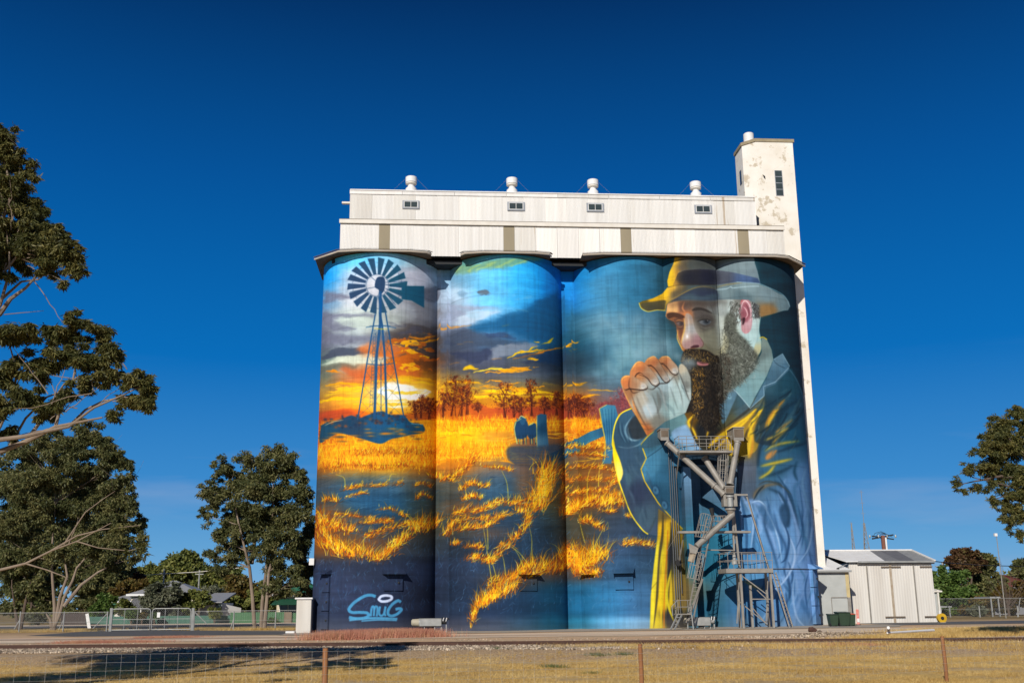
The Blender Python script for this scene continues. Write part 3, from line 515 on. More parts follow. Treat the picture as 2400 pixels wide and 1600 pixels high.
    for p,w in[([(505,1246),(470,1236),(420,1244),(345,1292),(308,1340),(330,1362),(385,1362),(440,1366),(452,1386),(420,1404),(360,1408),(308,1398)],8.5),
        ([(468,1392),(474,1330)],6),([(474,1330),(484,1318),(494,1332),(490,1390)],6),([(494,1340),(506,1318),(518,1332),(512,1392)],6),([(536,1318),(530,1366),(540,1386),(560,1380),(572,1350)],6),([(578,1318),(570,1366),(578,1390)],6),
        ([(690,1288),(668,1276),(630,1300),(600,1340),(596,1374),(620,1388),(660,1376),(694,1344),(680,1334),(650,1340)],8),([(310,1420),(400,1408),(520,1404),(664,1410)],6.5),([(400,1426),(520,1418),(660,1422)],4)]:
        stroke(r2(p),w*.82,SG,None,.5,.95)
    stroke(r2([(530,1262),(545,1245),(580,1238),(618,1245),(622,1262),(595,1278),(550,1282),(528,1268),(530,1262)]),6,(196,208,235),None,.5,1)
    # -- smoke behind the figure
    for x,y,rx,ry,col,al in[(1400,700,60,50,(95,140,165),.5),(1375,760,50,30,(120,150,165),.45),(1440,790,60,40,(115,150,165),.5),(1490,830,60,35,(125,160,172),.5),(1440,850,60,30,(120,155,165),.5),(1530,800,45,40,(110,150,165),.5),(1400,820,40,30,(20,60,85),.5),(1380,850,40,20,(35,60,78),.4),(1500,740,40,40,(70,115,140),.5),(1560,815,40,25,(120,155,170),.6)]:
        blob(x,y,rx,ry,col,al)
    for k in range(40):
        x=prng.uniform(1390,1560); y=prng.uniform(740,880); blob(x,y,prng.uniform(8,22),prng.uniform(5,14),(130,162,175) if k%3 else (60,100,122),.25,prng.uniform(0,3))
    paint_man()
    c=np.clip(S_.c,0,255)/255.; g=c.mean(2,keepdims=True); c=g+(c-g)*(1.10-.10*np.clip((np.arange(S_.w)[None,:,None]/SS+SX0-1380)/150,0,1)); c=np.clip(c,0,1); mx_=np.clip((np.arange(S_.w)[None,:,None]/SS+SX0-1470)/90,0,1); c=c*(1-.38)+.38*(c*c*(3-2*c))*.97; g=c.mean(2,keepdims=True); c=c*(1-mx_)+mx_*(g+(c-g)*.86)*.93; S_.c[:]=np.clip(c*255,0,255)

def paint_man():
    W=(250,200,25)
    # coat: whole body first
    grad(r3([(520,1295),(440,1340),(395,1430),(375,1568)])+r4([(365,150),(375,250),(400,370),(440,490),(500,640),(580,750),(620,785),(690,800),(640,1500),(1930,1500),(1900,1200),(1860,700),(1820,100)])+r3([(1868,1500),(1855,1300),(1830,1180),(1790,1080),(1735,1000),(1600,1000),(1300,1200),(1190,1240),(930,1300),(640,1500)]),
        [(1450,1060,(52,78,96)),(1460,1200,(58,72,90)),(1520,1230,(70,90,112)),(1540,1050,(60,105,130)),(1600,1020,(120,160,190)),(1640,1060,(110,155,200)),(1640,1000,(60,50,40)),(1700,1010,(70,75,60)),(1740,1100,(80,100,120)),(1780,950,(60,95,110)),(1840,900,(28,84,104)),(1860,1000,(34,92,122)),(1800,1080,(50,100,130)),(1880,1150,(88,136,186)),(1820,1250,(100,150,205)),(1900,1350,(110,155,215)),(1760,1300,(78,138,188)),(1850,1450,(90,140,195)),(1740,1450,(62,115,160)),(1640,1300,(40,120,150)),(1640,1450,(40,105,135)),(1590,1400,(120,110,80))],1.,1,False,2.2)
    # sleeve, left
    stroke(r3([(640,1500),(560,1540),(500,1520),(480,1440),(530,1360)]),5,(130,160,175),'taper',1.5,.8)
    fill(r3([(560,1350),(620,1430),(650,1510),(560,1535),(500,1500),(500,1420)]),(50,55,60),2,.85)
    for k in range(7): stroke(r3([(420+k*16,1380+k*12),(430+k*14,1480),(470+k*12,1560)]),1.8,(110,145,160) if k%2 else (32,58,80),'taper',1,.7)
    stroke(r4([(400,145),(480,155),(560,130),(610,70)]),3,(120,150,165),'taper',1,.8)
    grad(r4([(420,170),(560,160),(640,330),(700,560),(690,690),(600,740),(520,620),(470,420)]),[(1470,1080,(60,84,104)),(1490,1150,(48,56,80)),(1510,1220,(72,98,112)),(1460,1130,(80,110,120))],4,.7)
    stroke(r4([(690,640),(640,760),(600,775)]),4,(60,75,80),'taper',2,.7)
    stroke(r3([(525,1296),(440,1340),(395,1430),(378,1560)])+r4([(370,160),(378,250),(402,370),(442,490),(500,640),(580,752),(625,788)]),2.6,(255,225,50),None,.7,1)
    grad(r4([(368,80),(385,160),(420,250),(440,330),(430,380),(415,420),(445,520),(480,600),(430,480),(395,340),(370,220)]),[(1440,1050,(255,215,30)),(1455,1110,(250,225,110)),(1460,1150,(255,200,20))],1.5,.95)
    # hanging yellow scarf / lining
    grad(r4([(700,600),(760,640),(870,740),(900,900),(915,1500),(638,1500),(645,1250),(670,1000),(695,800)]),[(1530,1470,(235,205,30)),(1545,1300,(240,215,40)),(1550,1200,(120,105,60)),(1565,1240,(250,190,20)),(1560,1400,(250,205,25)),(1575,1300,(70,72,70)),(1580,1450,(60,62,66)),(1595,1250,(165,135,40)),(1600,1400,(165,140,80))],1,1,False,2.5)
    for p,w,col in[([(735,620),(730,800),(700,1000),(690,1250),(665,1480)],9,(80,75,55)),([(760,700),(752,900),(728,1150),(720,1480)],9,(252,205,25)),([(770,760),(760,1000),(745,1250),(742,1480)],3,(235,130,20)),([(705,830),(680,1050),(662,1300),(655,1480)],11,(250,225,50)),([(800,700),(790,900),(775,1150),(770,1470)],8,(48,52,62)),([(795,1050),(765,1200),(770,1300),(815,1430)],8,(245,220,30)),([(830,800),(835,1000),(845,1200),(830,1400),(860,1480)],6,(150,140,110)),([(790,700),(800,1000),(812,1300)],1.5,(30,40,50)),([(850,860),(860,940),(875,1100),(890,1400)],9,(150,128,70)),([(845,880),(855,1000)],5,(250,200,30)),([(868,1150),(885,1250)],5,(215,160,90)),([(640,1200),(700,1130)],1.2,(90,85,50)),([(755,640),(750,760)],6,(110,95,70))]:
        stroke(r4(p),w/1.15,col,'taper' if w>4 else None,1.1,.9)
    grad(r4([(1030,120),(1160,90),(1290,60),(1430,120),(1420,330),(1400,520),(1290,500),(1280,300),(860,290),(860,190),(1010,165)]),[(1600,1080,(22,52,72)),(1680,1070,(24,46,62)),(1730,1060,(110,96,50)),(1745,1100,(86,98,116)),(1755,1150,(74,92,112))],2,.95)
    # lapel flap with buttons
    grad(r4([(700,0),(640,40),(575,130),(610,230),(575,310),(600,400),(700,560),(780,650),(880,755),(872,600),(865,300),(850,100),(800,40)]),[(1520,1030,(62,104,122)),(1530,1090,(64,125,158)),(1560,1110,(52,108,140)),(1540,1160,(40,88,115)),(1580,1180,(48,100,130)),(1590,1220,(60,110,140))],.9,1,False)
    fill(r4([(610,230),(730,140),(690,330),(600,400),(575,310)]),(88,150,185),4,.35); stroke(r4([(610,232),(700,170),(760,120)]),1.4,(25,50,70),None,.7,.7)
    stroke(r4([(690,20),(635,45),(575,130),(612,232),(573,312),(600,400),(700,560),(780,650),(880,752)]),2.4,W,None,.7,1,False)
    for x,y in((680,465),(745,575)):
        px,py=r4([(x,y)])[0]; blob(px,py,9,13,(34,72,100),1,-.3,6); blob(px,py,6.5,10,(78,132,165),.9,-.3,6); blob(px-1,py,3,5,(40,80,110),.9)
    # white cuff / shirt tail
    grad(r4([(780,80),(830,50),(900,-10),(940,-60),(1000,0),(1035,130),(1010,160),(860,185),(790,120)]),[(1590,1010,(120,165,200)),(1630,990,(95,140,150)),(1640,1030,(130,170,210)),(1580,1040,(80,130,160))],1)
    grad(r3([(640,1505),(720,1430),(800,1385),(880,1345),(935,1345),(965,1400),(900,1450),(830,1500),(760,1568),(600,1600)]),[(1530,1010,(62,100,118)),(1570,990,(90,128,135)),(1600,980,(100,140,145)),(1545,1030,(58,90,108))],1)
    fill(r3([(830,1480),(950,1420),(1000,1470),(1050,1560),(900,1568)]),(128,165,205),2,.8)
    stroke(r3([(640,1505),(720,1430),(800,1385),(880,1345)]),1.3,(30,50,65),None,.6,.8)
    stroke(r3([(600,1568),(650,1510),(700,1470)]),2,W,'taper',.8,.9)
    # open front of the coat: dark shirt + gold folds
    grad(r3([(935,1330),(1000,1310),(1190,1300),(1220,1250),(1240,1380),(1300,1330),(1540,1190),(1540,1420),(1500,1568),(1450,1640),(1300,1660),(1050,1600),(960,1400)]),[(1620,980,(110,80,20)),(1650,1000,(30,38,48)),(1680,1020,(34,36,40)),(1700,985,(80,82,60)),(1740,960,(70,95,105)),(1760,1010,(150,125,50)),(1720,1030,(230,185,30))],1,1)
    for p,w in[([(1025,1330),(960,1400),(1000,1470),(1030,1540)],10),([(1210,1340),(1180,1400),(1120,1450),(1100,1520)],9),([(1480,1300),(1400,1380),(1300,1450),(1180,1530),(1110,1600)],20),([(1540,1280),(1480,1360),(1430,1450),(1420,1520)],17),([(1420,1380),(1340,1450),(1240,1540),(1160,1620)],12)]:
        stroke(r3(p),w*1.1,(176,128,36),'taper',3.6,.6); stroke(r3(p),w/1.8,W,'taper',1.5,.9)
    for p,w in[([(1000,1350),(980,1450),(1010,1530)],5),([(1500,1240),(1380,1340),(1230,1450)],6),([(1450,1400),(1400,1500),(1390,1560)],6),([(1250,1480),(1350,1440)],5)]: stroke(r3(p),w,(60,55,45),'taper',1.6,.7)
    # coat shoulder and folds
    grad(r3([(1540,1140),(1620,1110),(1735,990),(1790,1080),(1830,1180),(1860,1300),(1870,1568),(1500,1568),(1470,1450),(1540,1300)]),[(1800,890,(58,98,115)),(1850,900,(34,84,104)),(1870,960,(36,80,105)),(1800,960,(30,60,75)),(1850,1020,(28,86,112)),(1800,1030,(40,60,72))],2,.85)
    for rf,p,w,col in[(r3,[(1700,1225),(1620,1320),(1570,1400),(1550,1470)],16,(225,150,40)),(r3,[(1650,1290),(1590,1380),(1560,1450)],9,(250,200,40)),(r3,[(1790,1240),(1700,1300),(1640,1400),(1610,1500)],14,(26,62,84)),(r3,[(1840,1230),(1780,1330),(1700,1400),(1640,1500)],12,(60,105,125)),(r3,[(1850,1290),(1800,1370),(1740,1440),(1660,1530)],9,(22,55,75)),(r3,[(1760,1380),(1680,1440),(1620,1490)],9,(205,150,60)),(r3,[(1730,1440),(1660,1500),(1600,1568)],8,(235,180,50)),
        (r4,[(1370,-20),(1385,60),(1372,140),(1365,230)],15,(250,205,35)),(r4,[(1395,60),(1390,160),(1370,230)],6,(235,150,40)),(r4,[(1500,-10),(1470,80),(1440,200),(1430,300)],10,(30,55,75)),(r4,[(1640,0),(1580,60),(1480,100)],9,(225,185,60)),(r4,[(1640,30),(1560,80),(1490,130)],7,(30,52,70)),(r4,[(1740,105),(1620,120),(1540,145),(1480,180)],7,(245,200,40)),(r4,[(1790,120),(1680,150),(1560,190)],9,(24,60,84)),(r4,[(1570,170),(1520,210),(1490,240)],22,(215,140,60)),(r4,[(1690,235),(1560,265),(1450,290)],9,(250,205,30)),(r4,[(1560,275),(1510,340),(1440,380)],9,(248,205,30)),(r4,[(1700,280),(1600,330),(1480,370)],10,(30,70,95)),
        (r4,[(1720,250),(1700,330),(1725,400)],9,(25,75,100)),(r4,[(1600,420),(1500,430),(1420,480),(1400,540)],14,(120,105,80)),(r4,[(1560,400),(1640,470),(1700,620),(1730,760)],16,(26,60,84)),(r4,[(1500,450),(1600,500),(1660,640),(1640,740)],12,(36,72,98)),(r4,[(1330,560),(1400,550),(1500,600)],18,(120,160,215)),(r4,[(1400,560),(1440,640),(1500,720),(1560,880),(1600,1050)],12,(124,164,218)),(r4,[(1450,600),(1420,700),(1400,850),(1440,1000)],10,(52,98,140)),(r4,[(1550,620),(1580,760),(1640,900),(1620,1100)],9,(48,88,128)),(r4,[(1580,640),(1640,780),(1680,900),(1640,1080),(1560,1190)],10,(132,172,222)),(r4,[(1520,560),(1480,700),(1540,900),(1590,1080)],7,(34,70,105)),
        (r4,[(1640,380),(1620,450),(1680,600),(1730,800),(1720,950),(1640,1110),(1540,1195)],11,(128,168,222)),(r4,[(1760,400),(1700,450),(1720,600),(1770,760),(1760,900)],13,(70,125,170)),(r4,[(1790,300),(1760,420),(1800,600),(1790,800),(1740,960)],9,(110,160,205)),(r4,[(1800,600),(1820,760),(1790,900),(1760,1000)],7,(52,100,145)),(r4,[(1830,500),(1840,700),(1800,880),(1840,980)],6,(120,165,215)),(r4,[(1770,800),(1800,900),(1850,980)],4,(60,110,160)),(r4,[(1290,480),(1300,600),(1310,760)],14,(130,170,222)),(r4,[(1330,1130),(1400,1170),(1480,1200)],5,(240,190,30)),(r4,[(1690,1050),(1700,1200),(1760,1300),(1840,1440)],16,(72,124,176)),(r4,[(1780,1200),(1720,1320),(1700,1470)],9,(120,162,220)),(r4,[(1660,1150),(1670,1480)],1.5,(35,75,105)),(r4,[(1560,1200),(1600,1350),(1590,1480)],12,(66,122,170)),(r4,[(1850,1050),(1830,1200),(1860,1400)],14,(120,160,222))]:
        stroke(rf(p),w/1.25,tuple(v*.82 for v in col),'taper',4.2,.5); stroke(rf(p),w/2.1,col,'taper',2.0,.72)
    for k in range(46):
        x=prng.uniform(1300,1870); y=prng.uniform(420,1250); h=prng.uniform(120,330); b=prng.uniform(-60,70)
        col=[(132,172,226),(46,92,136),(36,76,116),(112,155,208),(64,120,160)][k%5]
        stroke(r4([(x,y),(x+b*.2+15,y+h*.3),(x+b*.6+25,y+h*.65),(x+b,y+h)]),prng.uniform(3,8),col,'taper',1.8,.55)
    for p,w,col in[([(1300,500),(1330,640),(1350,800),(1340,1000)],9,(46,92,136)),([(1380,560),(1400,700),(1380,900)],6,(142,180,230)),([(1460,560),(1520,660),(1580,820),(1610,1000)],4,(160,195,238)),([(1640,760),(1700,900),(1690,1020),(1620,1140),(1545,1200)],6,(158,192,240)),([(1600,1000),(1640,960),(1660,820),(1620,700)],7,(40,78,118)),([(1730,1000),(1800,900),(1830,760),(1830,560)],5,(142,182,230)),([(1560,330),(1620,420),(1680,520),(1700,640)],6,(40,84,118)),([(1480,430),(1440,470),(1400,540)],5,(24,48,66)),([(1430,430),(1500,400),(1600,430),(1680,500)],5,(70,80,80)),([(1380,560),(1440,545),(1490,590),(1500,650)],4,(168,200,240)),([(1700,1080),(1690,1250),(1720,1400),(1790,1480)],6,(140,180,232)),([(1800,1080),(1780,1200),(1800,1350)],5,(52,100,150))]:
        stroke(r4(p),w/1.2,col,'taper',1.5,.85)
    fill(r4([(1590,600),(1640,560),(1670,700),(1660,740),(1630,735),(1600,680)]),(38,74,105),3,.8)
    fill(r4([(1440,600),(1480,570),(1540,650),(1560,760),(1500,740)]),(48,90,128),4,.6)
    stroke(r3([(1735,1000),(1790,1080),(1830,1180),(1857,1300),(1868,1500)]),1.6,(100,140,165),None,1.1,.7)
    for k in range(54):
        x=prng.uniform(1480,1840); y=prng.uniform(1080,1560); L_=prng.uniform(50,150); a_=math.radians(prng.uniform(105,150))
        col=[(22,52,70),(64,104,118),(34,76,94),(16,40,56),(84,120,130)][k%5]
        stroke(r3([(x,y),(x+math.cos(a_)*L_*.5+8,y+math.sin(a_)*L_*.5),(x+math.cos(a_)*L_,y+math.sin(a_)*L_)]),prng.uniform(2,6),col,'taper',1.8,.5)
    for k in range(30):
        x=prng.uniform(430,660); y=prng.uniform(200,640); stroke(r4([(x,y),(x+prng.normal(10,10),y+50),(x+prng.normal(30,20),y+110)]),prng.uniform(2,6),[(40,58,78),(84,108,124),(58,82,100)][k%3],'taper',2.2,.4)
    # collar and lapel
    grad(r3([(1610,925),(1680,878),(1735,975),(1730,1003),(1625,1112),(1545,1145),(1540,1205),(1440,1290),(1560,1060)]),[(1830,840,(100,138,160)),(1845,860,(78,120,145)),(1810,890,(70,108,130)),(1780,930,(80,118,140))],.8,1,False)
    stroke(r3([(1610,925),(1680,878),(1735,975)]),1.6,(150,182,200),None,.6,.9,False); stroke(r3([(1728,985),(1625,1095),(1535,1130),(1540,1200),(1430,1300)]),1.6,(140,175,195),None,.6,.9,False); stroke(r3([(1610,925),(1640,960),(1700,990)]),1,(30,55,70),None,.7,.8)
    # neck + shirt collar
    grad(r3([(1330,600),(1500,560),(1502,700),(1520,800),(1490,900),(1300,1100),(1240,900)]),[(1740,760,(165,195,192)),(1770,790,(150,188,190)),(1775,820,(180,180,140)),(1750,820,(120,140,140))],1)
    grad(r3([(1520,755),(1560,768),(1598,850),(1610,925),(1560,1050),(1470,1210),(1430,1292),(1370,1220),(1300,1142),(1230,1210),(1200,1262),(1215,1340),(1225,1250),(1260,1160),(1400,1060),(1480,950),(1520,870)]),[(1790,800,(120,140,134)),(1800,850,(128,156,156)),(1780,900,(120,158,162)),(1740,920,(112,152,160)),(1700,940,(100,140,155)),(1785,830,(100,118,118))],.9,1,False)
    fill(r3([(1200,1262),(1230,1210),(1300,1142),(1330,1190),(1290,1290),(1240,1400),(1215,1400)]),(86,122,142),1)
    stroke(r3([(1300,1142),(1370,1220),(1430,1292)]),1.5,(175,205,212),None,.6,.9); stroke(r3([(1300,1142),(1200,1262),(1205,1330)]),1.3,(150,185,195),None,.6,.8); stroke(r3([(1508,760),(1530,752),(1562,770)]),2,W,None,.6,1)
    px,py=r3([(1275,1210)])[0]; blob(px,py,4,4,(150,190,205),.9); blob(px,py,2,2,(60,100,120),.9)
    # -- head
    grad(r3([(800,490),(792,555),(785,590),(800,612),(850,635),(868,665),(870,705),(882,760),(900,805),(912,850),(935,880),(1020,900),(1200,950),(1300,960),(1450,880),(1500,700),(1500,560),(1450,460),(1170,460),(950,462),(850,478)]),
        [(1568,712,(232,160,95)),(1575,735,(190,125,75)),(1572,720,(240,175,110)),(1600,722,(120,85,70)),(1606,738,(215,130,75)),(1640,722,(105,98,92)),(1660,760,(96,92,86)),(1650,740,(120,118,110)),(1670,715,(150,165,168)),(1700,720,(175,192,190)),(1690,760,(190,195,175)),(1690,800,(170,165,130)),(1655,790,(150,150,128)),(1650,820,(120,120,95)),(1590,760,(160,110,80)),(1595,785,(215,150,85)),(1620,770,(165,160,150)),(1740,740,(180,205,205)),(1765,790,(165,198,198)),(1740,700,(120,120,115)),(1605,820,(170,110,60))],.8,1,False,2.0)
    # brow furrows and forehead planes
    fill(r3([(950,468),(1170,468),(1170,530),(1100,520),(1000,510),(960,560),(930,520)]),(92,84,80),5,.6)
    stroke(r3([(930,480),(915,530),(935,560)]),3.6,(235,150,90),'taper',1.5,.8)
    fill(r3([(815,488),(870,480),(880,560),(830,560),(800,550)]),(245,185,115),3,.7)
    for p in[[(1120,480),(1150,560),(1170,640)],[(1140,480),(1165,540)],[(1100,490),(1130,540)],[(1180,500),(1195,620)],[(1130,660),(1150,720),(1120,740)],[(1160,650),(1170,720)],[(870,690),(900,700),(910,740)]]: stroke(r3(p),1.4,(90,96,96),'taper',.8,.6)
    # left brow + eye (in shade)
    fill(r3([(795,575),(840,562),(900,575),(935,600),(900,612),(850,600),(805,612)]),(66,48,42),1.6,.85)
    fill(r3([(850,615),(900,610),(930,640),(925,690),(880,690),(862,650)]),(90,76,72),2,.8)
    fill(r3([(868,640),(895,630),(925,640),(918,660),(890,664),(872,655)]),(120,128,138),.8,.85); blob(*r3([(905,648)])[0],5,4.6,(44,56,74),.9,0,4)
    stroke(r3([(860,628),(890,622),(926,634)]),2.2,(235,165,90),'taper',.8,.9); stroke(r3([(865,642),(895,632),(926,642)]),1.3,(40,35,38),'taper',.6,.9); stroke(r3([(870,664),(895,676),(920,666)]),1.6,(215,170,130),'taper',.8,.8)
    fill(r3([(880,700),(915,690),(925,740),(905,790),(890,760)]),(105,72,62),2.5,.7)
    # right brow + eye
    fill(r3([(985,548),(1010,527),(1050,525),(1100,540),(1145,572),(1100,560),(1050,548),(1010,552)]),(58,52,50),1.2,.9)
    fill(r3([(1010,600),(1060,590),(1120,598),(1165,625),(1150,665),(1090,680),(1040,668),(1012,635)]),(102,96,92),3,.65)
    fill(r3([(1038,625),(1070,610),(1105,612),(1135,628),(1120,650),(1085,660),(1055,650)]),(128,142,156),.8,.95)
    blob(*r3([(1098,630)])[0],8.5,7.2,(52,70,92),1,0,6); blob(*r3([(1098,629)])[0],4.6,4.4,(16,22,34),1,0,4); blob(*r3([(1106,622)])[0],1.5,1.5,(235,240,250),1)
    fill(r3([(1026,632),(1060,594),(1112,590),(1148,624),(1110,620),(1065,622)]),(92,84,80),.8,.95); stroke(r3([(1028,636),(1060,621),(1105,618),(1144,631)]),2.8,(36,32,34),'taper',.6,.95); stroke(r3([(1020,612),(1060,588),(1110,590),(1150,615)]),1.4,(60,56,58),'taper',.8,.8); stroke(r3([(1040,640),(1075,664),(1120,656),(1138,632)]),1.3,(85,75,78),'taper',.7,.85)
    stroke(r3([(1045,680),(1090,700),(1140,690),(1165,660)]),2.4,(88,82,78),'taper',1.2,.7); stroke(r3([(1050,668),(1090,684),(1135,672)]),2,(172,170,165),'taper',1,.6)
    # the hat's shade over brow, sockets and the near cheek
    fill(r3([(800,488),(860,474),(950,462),(1240,458),(1250,520),(1235,600),(1150,560),(1060,520),(960,520),(880,520),(830,530)]),(70,58,50),6,.45)
    fill(r3([(985,580),(1180,570),(1215,700),(1190,880),(1100,840),(1060,740),(1010,690)]),(74,72,66),9,.5)
    fill(r3([(800,600),(930,590),(930,700),(900,760),(875,700)]),(96,56,38),5,.45)
    fill(r3([(1000,560),(1060,552),(1130,575),(1150,612),(1110,596),(1060,590),(1015,604)]),(84,76,74),3.5,.6)
    fill(r3([(1100,700),(1160,680),(1200,760),(1195,860),(1140,840),(1100,780)]),(132,134,116),7,.6); fill(r3([(1180,520),(1235,520),(1240,640),(1225,800),(1190,820)]),(188,206,206),6,.55)
    for k in range(40):
        x=prng.uniform(950,1230);y=prng.uniform(480,880); stroke(r3([(x,y),(x+prng.normal(0,14),y+prng.uniform(8,34))]),1.5,(196,204,198) if k%2 else (96,88,80),'taper',1.4,.28,False)
    # nose
    grad(r3([(945,570),(985,590),(1000,650),(1020,710),(1060,770),(1070,810),(1045,830),(990,832),(960,848),(925,835),(910,800),(915,750),(935,690),(930,620)]),[(1612,750,(185,150,120)),(1622,770,(162,164,164)),(1605,790,(196,180,164)),(1612,805,(160,128,128)),(1635,800,(150,112,118)),(1618,745,(150,140,135)),(1640,812,(150,110,115))],1.6,.95)
    stroke(r3([(925,600),(932,680),(915,750),(905,800)]),3,(240,190,100),'taper',1.2,.85); stroke(r3([(955,590),(965,680),(945,760)]),4,(190,195,200),'taper',2,.6)
    fill(r3([(975,832),(1000,815),(1035,812),(1040,828),(1005,836)]),(72,40,48),.9,.9); stroke(r3([(1040,745),(1072,790),(1070,822),(1050,838)]),1.8,(110,66,70),'taper',.8,.85); blob(*r3([(950,745)])[0],3,4,(250,248,248),.8)
    stroke(r3([(1075,790),(1130,860),(1180,890)]),2.4,(105,98,80),'taper',1.2,.7)
    stroke(r3([(880,700),(875,760),(905,830),(915,855)]),2.4,(240,180,70),'taper',.8,.9)
    # ear
    grad(r3([(1358,490),(1375,460),(1400,453),(1430,480),(1446,540),(1450,620),(1440,690),(1415,722),(1385,722),(1365,690),(1362,620),(1345,560)]),[(1736,706,(190,118,122)),(1745,720,(184,138,146)),(1755,760,(190,150,158)),(1745,775,(196,144,150)),(1737,740,(146,92,100))],.8)
    fill(r3([(1380,500),(1410,495),(1432,540),(1430,600),(1400,640),(1380,600),(1370,560)]),(150,84,96),2,.8)
    stroke(r3([(1362,540),(1375,490),(1400,475),(1428,510),(1440,580),(1432,640)]),2.6,(238,200,205),'taper',.7,.9); stroke(r3([(1380,520),(1400,540),(1412,580),(1395,610)]),2.6,(228,180,185),'taper',.8,.9); fill(r3([(1372,610),(1395,605),(1390,640),(1375,660)]),(60,30,40),1.2,.9)
    stroke(r3([(1398,500),(1420,540),(1424,600)]),1.6,(90,48,58),'taper',.8,.8); stroke(r3([(1360,480),(1385,455),(1415,462)]),2,(190,60,70),'taper',.8,.8)
    # hair behind the ear and at the temple
    n=260; x=prng.normal(0,1,n); 
    P=r3([(1480,480)])[0]; hairs(P[0]+prng.normal(0,5,n),P[1]+prng.uniform(-4,34,n),prng.uniform(4,5.5,n),prng.uniform(4,12,n),prng.normal(0,.6,n),[(50,48,50),(85,90,92),(120,125,122)],1.4,.7)
    P=r3([(1290,480)])[0]; hairs(P[0]+prng.normal(0,6,n)+8,P[1]+prng.uniform(-2,50,n),prng.uniform(4,5.2,n),prng.uniform(5,14,n),prng.normal(0,.6,n),[(110,112,105),(140,145,140),(80,82,78)],1.4,.6)
    # beard
    fill(r3([(1240,600),(1290,560),(1325,640),(1335,710),(1400,770),(1450,835),(1495,890),(1485,960),(1420,1050),(1330,1130),(1260,1180),(1215,1230),(1190,930),(1255,860),(1262,780),(1240,700)]),(84,88,80),3.2,.88)
    fill(r3([(935,850),(1020,842),(1100,852),(1160,890),(1200,930),(1222,1230),(1195,1260),(1200,1330),(1190,1420),(1100,1470),(1000,1330),(940,1330),(950,1260),(985,1160),(978,1060),(930,990),(902,930)]),(42,36,31),1.6,.97)
    def strands(poly,n,ln,ang,sp,cols,wd=1.5,al=.75):
        mk=mask(poly,.8); y0,y1,x0,x1,m=mk; yy,xx=np.nonzero(m>.5); k=prng.integers(0,len(xx),n)
        hairs((x0+xx[k])/SS+SX0,(y0+yy[k])/SS+SY0,np.radians(ang+prng.normal(0,sp,n)),ln*prng.uniform(.5,1.3,n),prng.normal(0,1.6,n),cols,wd,al)
    strands(r3([(935,850),(1020,842),(1100,852),(1180,900),(1150,950),(1050,930),(960,930),(910,930)]),330,11,-80,16,[(176,138,60),(104,86,52),(46,40,34),(74,64,48),(52,45,38)],1.3,.55)
    strands(r3([(930,980),(1060,985),(1190,960),(1222,1230),(1190,1420),(1100,1460),(1000,1330),(950,1280),(985,1160)]),1500,16,-84,26,[(46,40,34),(64,54,42),(34,31,30),(24,22,22),(84,70,50),(54,47,40)],1.3,.6)
    for x,y,rx,ry,col in((1010,900,30,22,(96,78,50)),(1040,1010,40,22,(110,84,40)),(1010,1100,22,60,(110,82,36)),(1030,1250,26,30,(84,66,40)),(1100,1120,30,70,(60,50,40)),(1150,1200,30,80,(30,26,26)),(1180,1000,30,60,(34,30,28))):
        px,py=r3([(x,y)])[0]; blob(px,py,rx/3.2,ry/3.2,col,.4)
    strands(r3([(990,980),(1080,985),(1090,1150),(1060,1300),(1010,1330),(985,1200)]),120,12,-80,30,[(200,150,55),(150,112,48)],1.2,.5)
    strands(r3([(1240,620),(1290,580),(1330,710),(1400,775),(1490,890),(1420,1050),(1260,1180),(1215,1220),(1195,940)]),900,15,-76,42,[(104,110,100),(88,92,84),(70,72,66),(60,62,58),(128,134,124)],1.2,.5)
    for k in range(60):
        a=r3([(prng.uniform(1260,1470),prng.uniform(820,1060))])[0]; rr=prng.uniform(2,6); th_=np.linspace(0,prng.uniform(2,5),7)+prng.uniform(0,6); stroke([(a[0]+rr*math.cos(t),a[1]+rr*math.sin(t)) for t in th_],.9,(176,182,172),'taper',.6,.55)
    strands(r3([(1160,900),(1260,880),(1280,1050),(1260,1180),(1220,1240),(1190,1230),(1170,1050)]),420,15,-80,30,[(84,76,62),(60,54,46),(104,98,86),(44,38,34)],1.3,.6)
    fill(r3([(1030,938),(1070,945),(1112,952),(1105,968),(1060,972),(1028,962)]),(176,112,112),1,.95); stroke(r3([(1028,940),(1070,952),(1115,952)]),1.8,(40,22,24),'taper',.6,.9)
    for x,y,rx,ry,al in((935,950,26,18,.55),(980,940,22,14,.45),(960,990,20,14,.35),(880,900,30,16,.4),(1000,960,14,10,.3)):
        px,py=r3([(x,y)])[0]; blob(px,py,rx*.55,ry*.6,(150,172,180),al)
    # hat
    BG=(20,82,102)
    grad(r3([(862,110),(1455,110),(1470,190),(1490,250),(1512,345),(1340,350),(1170,360),(805,368),(798,325),(815,255),(845,190)]),[(1566,664,(252,190,20)),(1572,640,(252,195,25)),(1582,612,(245,185,40)),(1590,640,(190,140,55)),(1598,630,(110,100,85)),(1604,605,(125,115,95)),(1620,620,(86,104,110)),(1640,610,(80,98,106)),(1700,605,(92,118,128)),(1660,610,(84,100,106)),(1700,620,(112,134,142)),(1750,610,(124,148,156)),(1765,650,(108,130,140))],.7,1,False)
    grad(r3([(880,262),(930,240),(1050,230),(1165,238),(1300,255),(1490,300),(1512,340),(1330,345),(1170,352),(838,362)]),[(1572,668,(235,180,40)),(1584,662,(170,130,60)),(1592,655,(84,76,66)),(1605,652,(52,54,66)),(1615,650,(44,48,66)),(1660,650,(44,50,78)),(1690,650,(80,86,100)),(1750,655,(72,98,140)),(1775,660,(60,84,120))],.8,1,False)
